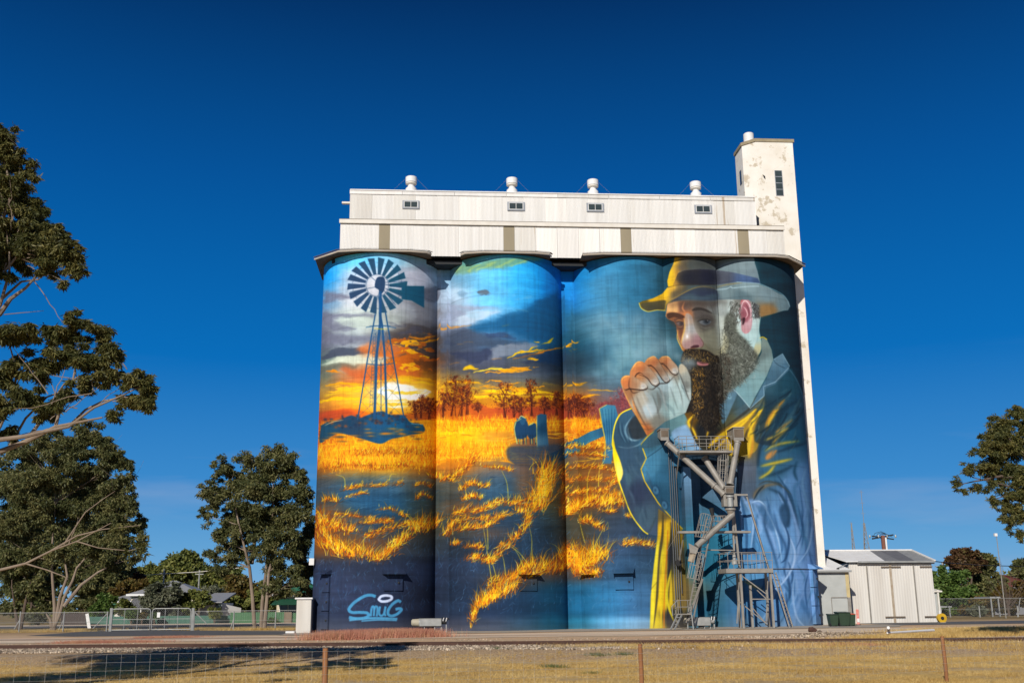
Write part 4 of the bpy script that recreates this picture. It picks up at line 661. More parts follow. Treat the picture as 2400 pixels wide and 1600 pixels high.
    stroke(r3([(880,262),(930,240),(1050,230),(1165,238),(1300,255),(1490,300)]),1,(130,145,150),None,.6,.6)
    grad(r3([(582,490),(605,477),(690,455),(760,420),(800,372),(900,354),(1170,355),(1330,330),(1480,340),(1570,370),(1640,410),(1692,435),(1730,480),(1738,520),(1722,548),(1690,550),(1600,577),(1512,597),(1505,510),(1420,468),(1300,462),(1170,468),(950,468),(850,480),(795,498),(785,548),(720,545),(650,556),(600,532)]),
        [(1508,706,(110,95,40)),(1530,698,(240,180,25)),(1556,684,(250,190,25)),(1530,722,(80,76,56)),(1576,672,(225,170,50)),(1585,690,(120,108,80)),(1592,674,(150,128,80)),(1606,685,(92,96,90)),(1620,678,(88,115,120)),(1660,672,(96,112,112)),(1660,695,(62,72,92)),(1700,680,(112,134,140)),(1750,672,(128,152,158)),(1800,690,(118,142,150)),(1840,715,(112,138,146)),(1800,730,(136,112,78)),(1740,695,(92,116,124))],.7,1,False,2.2)
    fill(r3([(795,498),(850,462),(930,415),(1010,380),(1100,372),(1172,388),(1172,466),(950,466),(850,480)]),(50,60,84),2.2,.8); fill(r3([(880,450),(960,420),(1050,440),(1170,420),(1172,466),(950,468)]),(84,112,120),4,.55)
    stroke(r3([(780,478),(850,455),(960,395),(1040,368),(1110,368),(1172,386)]),1.5,(190,150,60),'taper',.7,.9)
    stroke(r3([(1172,390),(1250,382),(1285,366),(1300,376),(1400,366),(1500,362)]),1.8,(165,195,205),None,.6,.9); stroke(r3([(1330,330),(1480,340),(1570,370),(1692,435),(1738,520)]),1.5,(150,185,198),None,.6,.8)
    stroke(r3([(1170,372),(1260,350),(1380,335)]),2.2,(150,125,70),'taper',1,.8); stroke(r3([(800,372),(900,354),(1172,352)]),1,(60,55,30),None,.6,.7)
    stroke(r3([(582,490),(600,532),(650,556),(720,545),(785,550)]),1.5,(235,215,80),None,.5,1); fill(r3([(600,495),(690,480),(780,470),(785,500),(770,540),(720,535),(650,548),(610,525)]),(82,80,62),1.6,.85)
    fill(r3([(1512,520),(1560,510),(1640,540),(1590,575),(1512,595)]),(165,125,70),4,.6)
    fill(r3([(905,140),(1165,140),(1170,235),(1050,232),(940,245),(900,250)]),(70,64,54),9,.5); fill(r3([(900,365),(1000,360),(1170,362),(1172,385),(1050,372),(950,395),(860,440),(830,430)]),(74,66,50),6,.55)
    fill(r3([(930,250),(1170,245),(1170,345),(900,352)]),(34,36,46),7,.5); fill(r3([(1180,150),(1440,150),(1480,280),(1300,250),(1180,235)]),(132,146,150),12,.35)
    # -- hands
    H=r3([(443,1100),(450,1065),(480,1045),(512,1052),(525,1000),(560,950),(600,938),(628,950),(650,915),(690,898),(735,925),(765,898),(810,905),(850,950),(880,1000),(905,958),(942,985),(975,1060),(978,1230),(940,1330),(850,1370),(780,1400),(645,1508),(560,1350),(520,1285),(470,1180)])
    grad(H,[(1460,890,(190,150,100)),(1470,920,(150,110,80)),(1490,860,(180,120,78)),(1500,940,(170,165,150)),(1490,980,(150,130,105)),(1520,960,(172,190,195)),(1540,930,(130,145,145)),(1555,900,(165,190,195)),(1570,960,(150,180,180)),(1600,920,(160,185,185)),(1610,880,(150,160,150)),(1590,860,(130,110,90)),(1535,845,(180,118,74)),(1560,845,(176,122,84)),(1515,1010,(175,105,60)),(1540,990,(130,130,120))],.8,1,False,2.2)
    def finger(p,w,c0,c1,nail=None):
        stroke(r3(p),w+3.5,(60,42,36),w*.8+3,.9,.9); stroke(r3(p),w,c0,w*.85,.9,1)
        q=[(x+w*.9,y+w*.6) for x,y in p]; stroke(r3(q[len(q)//2:]),w*.5,c1,w*.5,2,.8)
        stroke(r3([(x-w*1.0,y-w*1.0) for x,y in p[:-1]]),w*.28,(250,190,110),'taper',1.2,.8)
        if nail: px,py=r3([nail])[0]; blob(px,py,4.5,6,(200,200,200),.85,-.5,5); stroke([(px-4,py+4),(px,py+6.5),(px+4,py+4)],1.2,(240,245,245),None,.6,.8)
    def fing(poly,kn,tip,nail,low):
        fill(r3([(x+5,y+7) for x,y in poly]),(44,32,30),1.6,.8)
        (kx,ky),(tx_,ty_)=r3([kn,tip]); grad(r3(poly),[(kx,ky,(214,142,84)),(kx+4,ky+8,(176,108,70)),((kx+tx_)/2,(ky+ty_)/2,(150,112,86)),((kx+tx_)/2+3,(ky+ty_)/2-4,(176,146,118)),(tx_,ty_,(184,180,168))],.7,1)
        stroke(r3(low),1.8,(52,36,32),'taper',.8,.85)
        px,py=r3([nail])[0]; blob(px,py,4.2,5.4,(176,172,166),.9,-.6,6); stroke([(px-3.6,py+3),(px,py+5.4),(px+3.6,py+2.6)],1.1,(226,230,226),None,.5,.9)
    fing([(735,925),(760,900),(800,900),(835,930),(875,975),(882,1015),(862,1037),(832,1027),(800,985),(770,952),(745,950)],(775,915),(858,1015),(852,1004),[(745,950),(790,978),(832,1027),(862,1037)])
    fing([(622,960),(645,918),(690,898),(727,925),(762,985),(802,1050),(812,1080),(792,1097),(765,1082),(720,1015),(680,967),(650,967)],(680,915),(795,1080),(790,1070),[(650,967),(700,990),(765,1082),(792,1097)])
    fing([(512,1050),(520,1000),(560,945),(600,938),(642,965),(692,1020),(727,1070),(734,1105),(712,1124),(680,1112),(640,1062),(592,1022),(562,1032),(540,1062)],(580,960),(712,1105),(706,1092),[(562,1032),(640,1062),(680,1112),(712,1124)])
    fing([(443,1095),(455,1058),(490,1045),(540,1052),(592,1085),(637,1115),(642,1140),(612,1154),(560,1150),(510,1142),(470,1150)],(475,1065),(620,1135),(612,1126),[(470,1150),(560,1152),(612,1154),(642,1140)])
    for p in([(450,1080),(470,1055),(510,1048)],[(522,1010),(560,950),(596,940)],[(640,930),(690,900),(715,912)],[(750,908),(798,900),(830,925)]): stroke(r3(p),1.8,(250,196,112),'taper',.9,.85)
    for p,w,col,al in[([(512,1150),(540,1180),(600,1160)],2.4,(70,50,40),.7),([(700,1120),(740,1150),(760,1200)],3.5,(88,92,90),.6),([(860,1000),(900,1100),(950,1220)],2,(90,105,108),.8),([(905,960),(930,1060),(970,1120)],2.2,(120,140,140),.7),([(880,1010),(920,1080),(960,1110)],6,(168,192,192),.7),([(620,1160),(680,1240),(700,1330)],10,(165,182,186),.5),([(770,1250),(830,1300),(860,1360)],8,(110,135,140),.5),([(530,1230),(560,1320),(640,1480)],5,(205,125,60),.7),([(560,1200),(600,1300),(650,1420)],6,(130,120,108),.5),([(900,1060),(890,1200),(930,1290)],10,(170,195,195),.6),([(475,1180),(520,1285),(560,1350),(645,1505)],2,(235,160,60),.8),([(443,1100),(470,1180),(520,1285)],1.6,(225,180,110),.8),([(720,1170),(740,1260),(720,1340)],9,(104,104,98),.5),([(510,1060),(505,1130),(530,1170)],2.6,(60,44,40),.7)]:
        stroke(r3(p),w,col,'taper',1.3,al)
    grad(r3([(885,985),(905,956),(942,985),(975,1060),(980,1160),(978,1230),(950,1210),(930,1120),(900,1050)]),[(1596,862,(196,186,160)),(1610,885,(150,156,148)),(1616,925,(176,190,186)),(1606,900,(110,112,108))],1,.9)
    for p,w,col,al in[([(882,1012),(915,1090),(945,1180),(972,1250)],2.6,(62,60,60),.85),([(845,1040),(875,1110),(905,1200),(920,1290)],2.2,(84,82,78),.6),([(642,1145),(690,1150),(735,1110),(800,1100),(862,1040)],3,(58,46,42),.7),([(905,1130),(940,1160),(968,1170)],1.6,(80,84,84),.7),([(520,1180),(560,1290),(610,1390),(660,1470)],3,(92,64,48),.6),([(600,1180),(640,1270),(690,1380)],5,(196,198,190),.45),([(740,1130),(770,1220),(800,1330)],5,(190,198,194),.4),([(680,1180),(720,1290),(740,1380)],4,(96,98,94),.45),([(820,1130),(850,1220),(880,1310)],4,(98,108,108),.45),([(570,1400),(620,1420),(700,1410)],2,(96,84,72),.5),([(600,1450),(660,1460),(720,1430)],2,(96,84,72),.5)]:
        stroke(r3(p),w,col,'taper',1.1,al)
    for k in range(26):
        x=prng.uniform(540,920); y=prng.uniform(1160,1360); stroke(r3([(x,y),(x+prng.normal(0,16),y+prng.uniform(12,40))]),1.4,(185,200,200) if k%2 else (105,105,98),'taper',1.2,.4,False)
# ------------------------------------------------------------------ materials used
M={}
M['white_sheet']=mat('white_painted_iron',(.74,.72,.68),.55,(.58,.55,.50),.9,.7,.05,60,stretch=(3,1,.12),col3=(.48,.40,.31),thr=.64,scale3=.8)
M['white_shed']=mat('shed_iron',(.66,.63,.57),.6,(.50,.46,.40),1.1,.6,stretch=(1,1,.12),col3=(.42,.36,.29),thr=.66,scale3=1.0)
M['grey_sheet']=mat('grey_iron',(.40,.41,.39),.5,(.33,.34,.32),1.5,.5)
M['fibre']=mat('yellowed_fibreglass',(.30,.25,.16),.6,(.24,.2,.13),1.5,.6,stretch=(1,1,.2))
M['peel']=mat('peeling_white_render',(.80,.76,.68),.8,(.68,.62,.52),.8,.5,.25,8,col3=(.50,.43,.32),thr=.565,scale3=1.3)
M['trim']=mat('white_trim',(.72,.68,.60),.6,(.60,.55,.47),1.5,.5)
M['brown_eave']=mat('weathered_eave',(.16,.12,.085),.85,(.09,.07,.05),2,.6)
M['gutter']=mat('old_gutter',(.52,.46,.38),.6,(.38,.32,.25),1.2,.6)
M['dark']=mat('dark_recess',(.02,.022,.024),.7)
M['glass']=mat('window_glass',(.05,.065,.06),.15,spec=.6); M['alum']=mat('grey_window_frame',(.32,.34,.37),.5)
M['white']=mat('white_paint',(.75,.74,.71),.5,(.66,.64,.6),2,.5)
M['galv']=mat('galvanised_steel',(.30,.28,.245),.55,(.21,.19,.16),2.5,.5,metal=.15,col3=(.30,.22,.15),thr=.64,scale3=3)
M['galv2']=mat('grey_galvanised_tube',(.36,.36,.335),.5,(.25,.25,.235),3,.5,metal=.2)
M['wood']=mat('fence_post_wood',(.33,.15,.06),.85,(.20,.085,.035),6,.7,.4,40,stretch=(1,1,.12))
M['rail']=mat('rusty_rail',(.10,.048,.032),.7,(.055,.028,.02),4,.6)
M['rubber']=mat('black_rubber',(.02,.02,.02),.7)
M['bin']=mat('dark_green_plastic',(.035,.06,.035),.45); M['binlid']=mat('dark_bin_lid',(.03,.05,.035),.4); M['binred']=mat('red_bin_lid',(.62,.10,.04),.4)
M['red']=mat('faded_red_plastic',(.62,.13,.09),.6,(.7,.35,.3),6,.5)
M['yellow']=mat('yellow_paint',(.60,.36,.02),.5)
M['bark']=mat('pale_gum_bark',(.30,.235,.17),.85,(.15,.105,.075),3,.7,.4,20,stretch=(1,1,.3)); M['bark2']=mat('dark_gum_bark',(.13,.09,.065),.9,(.06,.045,.035),3,.7,.4,20,stretch=(1,1,.3))
M['leaf_near']=leafmat('gum_leaves_near',(.045,.052,.016),(.085,.09,.026),(.20,.17,.05),1.6)
M['leaf_gum']=leafmat('gum_leaves',(.045,.056,.02),(.10,.108,.036),(.21,.19,.07),.8)
M['leaf_olive']=leafmat('olive_leaves',(0.061,0.081,0.020),(0.135,0.155,0.038),(0.230,0.223,0.054),.4)
M['leaf_green']=leafmat('green_leaves',(0.041,0.081,0.016),(0.088,0.149,0.030),(0.149,0.203,0.047),.5)
M['leaf_red']=leafmat('red_brown_leaves',(.08,.025,.018),(.15,.05,.03),(.16,.085,.035),.5)
M['leaf_orange']=leafmat('orange_green_leaves',(.07,.05,.012),(.14,.085,.02),(.12,.12,.03),.5)
M['leaf_grey']=leafmat('grey_green_leaves',(.07,.085,.05),(.13,.14,.085),(.19,.19,.12),.8)
M['straw']=leafmat('dry_grass_blades',(.38,.235,.07),(.60,.40,.125),(.74,.56,.24),.35,.3)
M['pink']=leafmat('pink_dry_grass',(.42,.17,.11),(.55,.25,.17),(.55,.33,.18),.8,.3)
M['weed']=leafmat('green_weeds',(.05,.09,.03),(.09,.13,.04),(.14,.18,.06),2,.3)

# ------------------------------------------------------------------ the ground
def gz(x,y):
    x=np.asarray(x,float); y=np.asarray(y,float)
    a=np.clip((y-38.5)/4.6,0,1); a=a*a*(3-2*a)
    z=-.36*(1-a)+np.clip((y-56)/14,0,1)*np.clip(x,0,45)*.0045
    z=z+.03*np.sin(x*.37+y*.21)*np.sin(y*.53-x*.11)*(1-a)
    return z
def axis(lo,hi,fine0,fine1,st,g=1.35):
    a=list(np.arange(fine0,fine1+1e-6,st)); s=st
    while a[0]>lo: s*=g; a.insert(0,a[0]-s)
    s=st
    while a[-1]<hi: s*=g; a.append(a[-1]+s)
    return np.array(a)
gx=axis(-2500,2500,-40,60,1.); gy=axis(-150,4500,14,80,.4)
X,Y=np.meshgrid(gx,gy); Z=gz(X,Y); nx,ny=len(gx),len(gy)
idx=np.arange(nx*ny).reshape(ny,nx); F=np.stack([idx[:-1,:-1],idx[:-1,1:],idx[1:,1:],idx[1:,:-1]],-1).reshape(-1,4)
def ground_material():
    m=bpy.data.materials.new('dry_ground'); m.use_nodes=True; n=m.node_tree; L=n.links; b=n.nodes['Principled BSDF']; b.inputs['Roughness'].default_value=.95; b.inputs['Specular IOR Level'].default_value=.1
    tc=n.nodes.new('ShaderNodeTexCoord'); sp=n.nodes.new('ShaderNodeSeparateXYZ'); L.new(tc.outputs['Object'],sp.inputs[0])
    def noise(sc,st=(1,1,1),det=6):
        mp=n.nodes.new('ShaderNodeMapping'); mp.inputs['Scale'].default_value=st; L.new(tc.outputs['Object'],mp.inputs[0])
        z=n.nodes.new('ShaderNodeTexNoise'); z.inputs['Scale'].default_value=sc; z.inputs['Detail'].default_value=det; L.new(mp.outputs[0],z.inputs['Vector']); return z.outputs['Fac']
    def ramp(f,p0,c0,p1,c1):
        r=n.nodes.new('ShaderNodeValToRGB'); e=r.color_ramp.elements; e[0].position=p0; e[1].position=p1; e[0].color=(*c0,1); e[1].color=(*c1,1); L.new(f,r.inputs['Fac']); return r.outputs['Color']
    def mix(f,a,c):
        x=n.nodes.new('ShaderNodeMix'); x.data_type='RGBA'; L.new(f,x.inputs['Factor']); L.new(a,x.inputs['A']); L.new(c,x.inputs['B']); return x.outputs['Result']
    def step(v,lo,hi,nz,am):
        a=n.nodes.new('ShaderNodeMath'); a.operation='MULTIPLY_ADD'; L.new(nz,a.inputs[0]); a.inputs[1].default_value=am; L.new(v,a.inputs[2])
        r=n.nodes.new('ShaderNodeMapRange'); L.new(a.outputs[0],r.inputs['Value']); r.inputs['From Min'].default_value=lo+am/2; r.inputs['From Max'].default_value=hi+am/2; return r.outputs['Result']
    straw=mix(ramp(noise(.5,(.5,1,1)),.46,(0,0,0),.62,(1,1,1)),ramp(noise(9),.3,(.42,.265,.085),.7,(.70,.48,.17)),ramp(noise(7),.3,(.33,.225,.12),.7,(.56,.41,.22)))
    grit=ramp(noise(14,det=8),.35,(.24,.16,.09),.65,(.56,.40,.235))
    dirt=mix(ramp(noise(.5,(.3,1,1)),.4,(0,0,0),.6,(1,1,1)),ramp(noise(6),.3,(.44,.32,.20),.7,(.58,.44,.29)),ramp(noise(4),.3,(.52,.33,.19),.7,(.62,.42,.26)))
    pale=ramp(noise(3),.3,(.46,.37,.26),.7,(.58,.48,.35))
    y=sp.outputs['Y']; big=noise(.25)
    c=mix(step(y,39.6,40.6,big,3.),straw,grit); c=mix(step(y,45.2,46.2,big,1.2),c,dirt)
    far=ramp(noise(.06),.35,(.20,.14,.06),.65,(.30,.22,.10)); c=mix(step(y,73,90,big,8),c,far)
    L.new(c,b.inputs['Base Color'])
    bp=n.nodes.new('ShaderNodeBump'); bp.inputs['Strength'].default_value=.7; bp.inputs['Distance'].default_value=.05; L.new(noise(16,det=8),bp.inputs['Height']); L.new(bp.outputs[0],b.inputs['Normal'])
    return m
g=npmesh('ground',np.stack([X,Y,Z],-1).reshape(-1,3),F,ground_material()); tag(g,kind='structure'); 
def sheet(name,poly,lift,m,n=1):
    """a thin sheet draped over the ground"""
    P=[np.array(p[:2],float) for p in poly]
    if n>1:
        Q=[]
        for a_,b_ in zip(P,P[1:]+P[:1]):
            k_=max(1,int(np.linalg.norm(b_-a_)/1.1)); Q+=[a_+(b_-a_)*i/k_+(random.gauss(0,.22)*np.array([0,1.]) if i else 0) for i in range(k_)]
        P=Q
    bm=bmesh.new(); vs=[bm.verts.new((p[0],p[1],0)) for p in P]; bm.faces.new(vs)
    for ax,lo,hi,st in((0,-60,70,4.),(1,40,140,4.)):
        v=lo
        while v<hi:
            co_=[0,0,0]; no=[0,0,0]; co_[ax]=v; no[ax]=1
            bmesh.ops.bisect_plane(bm,geom=bm.verts[:]+bm.edges[:]+bm.faces[:],plane_co=co_,plane_no=no); v+=st
    for v in bm.verts: v.co.z=float(gz(v.co.x,v.co.y))+lift
    d=bpy.data.meshes.new(name); bm.to_mesh(d); bm.free(); d.materials.append(m); o=bpy.data.objects.new(name,d); C.objects.link(o); return tag(o,kind='structure')
M['gravel']=mat('pale_gravel',(.76,.62,.46),.95,(.56,.43,.30),1.6,.6,.5,25,stretch=(.18,1,1),col3=(.42,.32,.22),thr=.58,scale3=.9); M['apron']=mat('concrete_apron',(.42,.36,.28),.9,(.30,.26,.21),.7,.5,.3,20)
M['asphalt']=mat('worn_asphalt',(.115,.112,.11),.9,(.08,.078,.076),1.5,.5,.4,40)
sheet('gravel_road',[(-70,57.5),(-20,58.6),(10,59.),(45,60.5),(75,62),(75,68.),(45,66.5),(8,66),(-9,66.8),(-30,68),(-70,70)],.014,M['gravel'],2)
sheet('concrete_apron',[(-9.5,68.3),(29,67.6),(31,70.5),(31,74),(-9.5,74)],.018,M['apron'],2)
sheet('asphalt_yard',[gd(x,y)[:2] for x,y in((60,1489),(170,1491),(500,1488),(700,1486.5),(738,1482.),(738,1479.),(470,1477.),(455,1470.),(250,1471.),(235,1476),(150,1483))],.010,M['asphalt'])
sheet('side_yard',[(31,71),(40,70.2),(75,73),(110,80),(110,96),(60,88),(48,79.5),(31,79.5)],.010,M['asphalt'])
sheet('street',[(-75,104),(-9.,104),(-9.,116),(-75,116)],.01,M['asphalt']); sheet('footpath',[(-75,116),(-9.,116),(-9.,123),(-75,123)],.014,M['gravel'])

# ------------------------------------------------------------------ railway
def track(y_l,y_r,label,zt,gauge=1.6,H=.15):
    a=gd(-120,y_l,zt); b=gd(2520,y_r,zt); a[2]=b[2]=0
    d=(b-a)/np.linalg.norm(b-a); nrm=np.array([-d[1],d[0],0]); t=thing('railway_track',(a+b)/2,label,'railway track')
    for k in(0,1):
        m=MB(); p,q=a+nrm*gauge*k,b+nrm*gauge*k; L=np.linalg.norm(q-p)
        prof=[(-.065,zt-H),(.065,zt-H),(.065,zt-H+.015),(.012,zt-H+.035),(.012,zt-.045),(.034,zt-.035),(.034,zt),(-.034,zt),(-.034,zt-.035),(-.012,zt-.045),(-.012,zt-H+.035),(-.065,zt-H+.015)]
        vs=[e+nrm*u+np.array([0,0,v]) for e in(p,q) for u,v in prof]; n_=len(prof)
        m.add(vs,[(i,(i+1)%n_,n_+(i+1)%n_,n_+i) for i in range(n_)]+[tuple(range(n_)),tuple(range(n_,2*n_))]); m.build('rail',M['rail'],t)
    return a,b,nrm,t
ra,rb,rn,rt_=track(1514.5,1494.,'main line track with its rusty rails raised along the edge of the ballast',.155)
track(1500.5,1477.,'second track half buried in the pale dirt between the main line and the silo',.035,1.6,.05)
# sleepers just showing under the main line
nsl=0
L_=np.linalg.norm(rb-ra); dd=(rb-ra)/L_
sm=None
for k in range(int(L_/.68)):
    p=ra+dd*(k*.68+.2)+rn*.8; 
    if sm is None:
        mb=MB(); mb.box(-.115,.115,-1.2,1.2,-.1,.0); so_=mb.build('sleeper',M['brown_eave']); sm=so_.data
    else: so_=bpy.data.objects.new('sleeper',sm); C.objects.link(so_)
    so_.parent=rt_; so_.location=Vector(p)-Vector(rt_.location)+Vector((0,0,-.001)); so_.rotation_euler.z=math.atan2(dd[1],dd[0])+random.uniform(-.02,.02); nsl+=1

# ------------------------------------------------------------------ the silos: plan of the painted walls
CYL=[(-4.06,76.86,4.36),(5.13,76.86,4.36),(14.3,76.86,4.36),(22.99,76.86,4.36)]
MIDC=(18.415,75.75,3.3); MX0,MX1,MZ=16.44,20.39,10.96
GAPY,RECY,RX0,RX1=75.4,75.2,17.72,21.05
def wallY(Xv,Zv):
    Yv=np.full(np.shape(Xv),GAPY)
    for cx,cy,r in CYL:
        k=np.abs(Xv-cx)<r; Yv=np.where(k,np.minimum(Yv if False else np.where(k,cy-np.sqrt(np.maximum(r*r-(Xv-cx)**2,0)),99),np.where(Yv==GAPY,99,Yv)),Yv)
    k=(Xv>MX0)&(Xv<MX1)&(Zv>MZ); Yv=np.where(k,MIDC[1]-np.sqrt(np.maximum(MIDC[2]**2-(Xv-MIDC[0])**2,0)),Yv)
    k=(Xv>RX0)&(Xv<RX1)&(Zv<MZ); Yv=np.where(k,RECY,Yv)
    k=(((Xv>17.2)&(Xv<=RX0))|((Xv>=RX1)&(Xv<21.45)))&(Zv<MZ); Yv=np.where(k,72.8,Yv)
    return Yv
TX0,TX1,TZ1,TP=-9.,28.,26.6,30.
def mural_material():
    paint_mural()
    W_,H_=int((TX1-TX0)*TP),int(TZ1*TP)
    xs=TX0+(np.arange(W_)+.5)/TP; zs=(np.arange(H_)+.5)/TP; Xg,Zg=np.meshgrid(xs,zs)
    Yg=np.clip(wallY(Xg,Zg),72,76.5); px,py=proj(np.stack([Xg,Yg,Zg],-1))
    u=np.clip((px-SX0)*SS,0,S_.w-1.01); v=np.clip((py-SY0)*SS,0,S_.h-1.01)
    ui=u.astype(int); vi=v.astype(int); fu=(u-ui)[...,None]; fv=(v-vi)[...,None]; c=S_.c
    img=(c[vi,ui]*(1-fu)+c[vi,ui+1]*fu)*(1-fv)+(c[vi+1,ui]*(1-fu)+c[vi+1,ui+1]*fu)*fv
    # the concrete under the paint: pour lines every 1.2 m, faint grime and board marks
    H2,W2=img.shape[:2]; n1=noise(H2,W2,120,5,4,21); n2=noise(H2,W2,6,60,4,22); n3=noise(H2,W2,8,8,3,23)
    pour=1-.10*np.exp(-((zs%1.22)/.03)**2)[:,None]
    img=img*(.95+.10*n1+.0*n2)[...,None]*(.97+.06*n2)[...,None]*(.96+.08*n3)[...,None]*pour[...,None]
    st=noise(H2,W2,4,90,4,24); img=img*(1-.05*np.clip((st-.56)/.1,0,1))[...,None]; dust=np.clip(1-zs/1.1,0,1)[:,None,None]*(.35+.5*n1[...,None]); img=img*(1-dust*.45)+np.array([150,130,105])*dust*.45
    lin=(np.clip(img,0,255)/255.)**2.2*PAINT_GAIN
    lin=np.clip(lin,.004,.86); srgb=lin**(1/2.2)
    im=bpy.data.images.new('mural_paint',W2,H2,alpha=False); buf=np.ones((H2,W2,4),np.float32); buf[...,:3]=srgb; im.pixels.foreach_set(buf.ravel()); im.pack()
    m=bpy.data.materials.new('mural_on_concrete'); m.use_nodes=True; n=m.node_tree; L=n.links; b=n.nodes['Principled BSDF']; b.inputs['Roughness'].default_value=.85; b.inputs['Specular IOR Level'].default_value=.12
    uv=n.nodes.new('ShaderNodeUVMap'); t=n.nodes.new('ShaderNodeTexImage'); t.image=im; t.extension='EXTEND'; L.new(uv.outputs[0],t.inputs[0]); L.new(t.outputs[0],b.inputs['Base Color'])
    tc=n.nodes.new('ShaderNodeTexCoord'); mp=n.nodes.new('ShaderNodeMapping'); mp.inputs['Scale'].default_value=(1,1,4); L.new(tc.outputs['Object'],mp.inputs[0])
    nb=n.nodes.new('ShaderNodeTexNoise'); nb.inputs['Scale'].default_value=2.; nb.inputs['Detail'].default_value=6; L.new(mp.outputs[0],nb.inputs['Vector'])
    bp=n.nodes.new('ShaderNodeBump'); bp.inputs['Strength'].default_value=.25; bp.inputs['Distance'].default_value=.03; L.new(nb.outputs['Fac'],bp.inputs['Height']); L.new(bp.outputs[0],b.inputs['Normal'])
    return m
PAINT_GAIN=.95
MUR=mural_material()
def muv(o,sh=(0,0)):
    me=o.data; uvl=me.uv_layers.new(name='UVMap'); n=len(me.loops); vi=np.empty(n,np.int32); me.loops.foreach_get('vertex_index',vi)
    co_=np.empty(len(me.vertices)*3,np.float32); me.vertices.foreach_get('co',co_); co_=co_.reshape(-1,3)[vi]
    uvl.data.foreach_set('uv',np.stack([(co_[:,0]-TX0)/(TX1-TX0),co_[:,2]/TZ1],-1).astype(np.float32).ravel()); return o

silo=thing('grain_silo',(9.5,73,0),'concrete grain silo of four painted cylinders with a white iron gallery on top','silo')
ZT=26.12
def arcwall(name,cx,cy,r,a0,a1,z0,z1,lab=None,n=72):
    m=MB(); th=np.linspace(math.radians(a0),math.radians(a1),n+1); nzr=2
    vs=[(cx+r*math.cos(t),cy+r*math.sin(t),z) for z in(z0,z1) for t in th]; m.add(vs,[(i,i+1,n+2+i,n+1+i) for i in range(n)])
    o=m.build(name,MUR,silo,smooth=True); muv(o)
    if lab: o['label']=lab
    return o
labs=['leftmost silo cylinder painted with the windmill at sunset','second silo cylinder painted with blue sky, trees and grass','third silo cylinder painted with smoke, grass and the clasped hands','right silo cylinder painted with the ear, collar and coat of the man']
for (cx,cy,r),lb in zip(CYL,labs): arcwall('silo_cylinder',cx,cy,r,150,390,-.3,ZT,lb,96)
hf=math.degrees(math.asin((MX1-MX0)/2/MIDC[2])); 
o=arcwall('bin_front',MIDC[0],MIDC[1],MIDC[2],270-hf,270+hf,MZ,ZT,'narrow curved bin between the two right cylinders painted with the face',40)
m=MB(); m.prism([(MIDC[0]+MIDC[2]*math.cos(t),MIDC[1]+MIDC[2]*math.sin(t)) for t in np.radians(np.linspace(270-hf,270+hf,20))]+[(MX1,76.5),(MX0,76.5)],MZ-.0,MZ+.12); muv(m.build('bin_soffit',MUR,silo))
for x0,x1 in((-.35,1.4),(8.8,10.6)): muv(MB().box(x0,x1,GAPY,GAPY+.3,-.3,ZT).build('link_wall',MUR,silo))
muv(MB().box(RX0-.3,RX1+.3,RECY,RECY+.25,-.3,MZ+.06).build('recess_wall',MUR,silo))
muv(MB().box(17.2,17.72,72.8,76.3,-.3,MZ+.05).build('pier',MUR,silo)); muv(MB().box(21.05,21.45,72.75,76.3,-.3,MZ+.05).build('pier',MUR,silo))
for x in(18.55,19.35,20.1): muv(MB().box(x,x+.035,RECY-.02,RECY+.02,-.3,MZ).build('door_joint',MUR,silo))
# silo tops
MB().box(-7.6,26.4,74,80,ZT-.3,ZT-.02).build('silo_cap',M['dark'],silo)
# eaves: octagonal roofs with gutter
def eave(poly,front,lab):
    """poly: the roof outline; front: the part of it that carries a gutter"""
    m=MB(); m.prism(poly,ZT+.10,ZT+.17); r=m.build('eave_roof',M['brown_eave'],silo); r['label']=lab
    m=MB()
    cxy=np.mean(np.array(poly),0)
    for a,b in zip(front[:-1],front[1:]):
        a,b=np.array(a,float),np.array(b,float); d=b-a; L=np.linalg.norm(d); d/=L; nr=np.array([d[1],-d[0]])
        N=int(L/.076); 
        for i in range(N):      # corrugated sheet ends
            p=a+d*(i+.5)*L/N; z=ZT+.19; q=p+nr*.16
            m.add([(p[0]-d[0]*.034,p[1]-d[1]*.034,z),(p[0]+d[0]*.034,p[1]+d[1]*.034,z),(q[0]+d[0]*.034,q[1]+d[1]*.034,z-.03),(q[0]-d[0]*.034,q[1]-d[1]*.034,z-.03),(p[0],p[1],z+.035),(q[0],q[1],z+.005)],[(0,4,5,3),(4,1,2,5),(3,5,2)])
    m.build('sheet_edge',M['brown_eave'],r)
    m=MB(); pts=[(p[0],p[1]) for p in front]
    m.tube([(x,y-.06,ZT+.03) for x,y in pts],.07,8); g_=m.build('gutter',M['gutter'],r,smooth=True)
e1=[(-8.85,79.6),(-8.85,74.35),(-7.0,72.5),(-5.6,72.2),(-1.95,72.2),(-.72,72.45),(-.42,72.8),(-.42,79.6)]
eave(e1,e1[1:-1],'eave and gutter round the windmill cylinder')
e2=[(1.72,79.6),(1.72,72.9),(2.0,72.5),(3.3,72.2),(6.95,72.2),(8.05,72.45),(8.25,72.9),(8.25,79.6)]
eave(e2,e2[1:-1],'eave and gutter over the blue sky cylinder')
e3=[(10.5,79.6),(10.5,72.5),(11.9,72.2),(24.6,72.2),(25.6,72.45),(27.55,74.4),(27.55,79.6)]
eave(e3,e3[1:-1],'long eave and gutter over the two right cylinders')
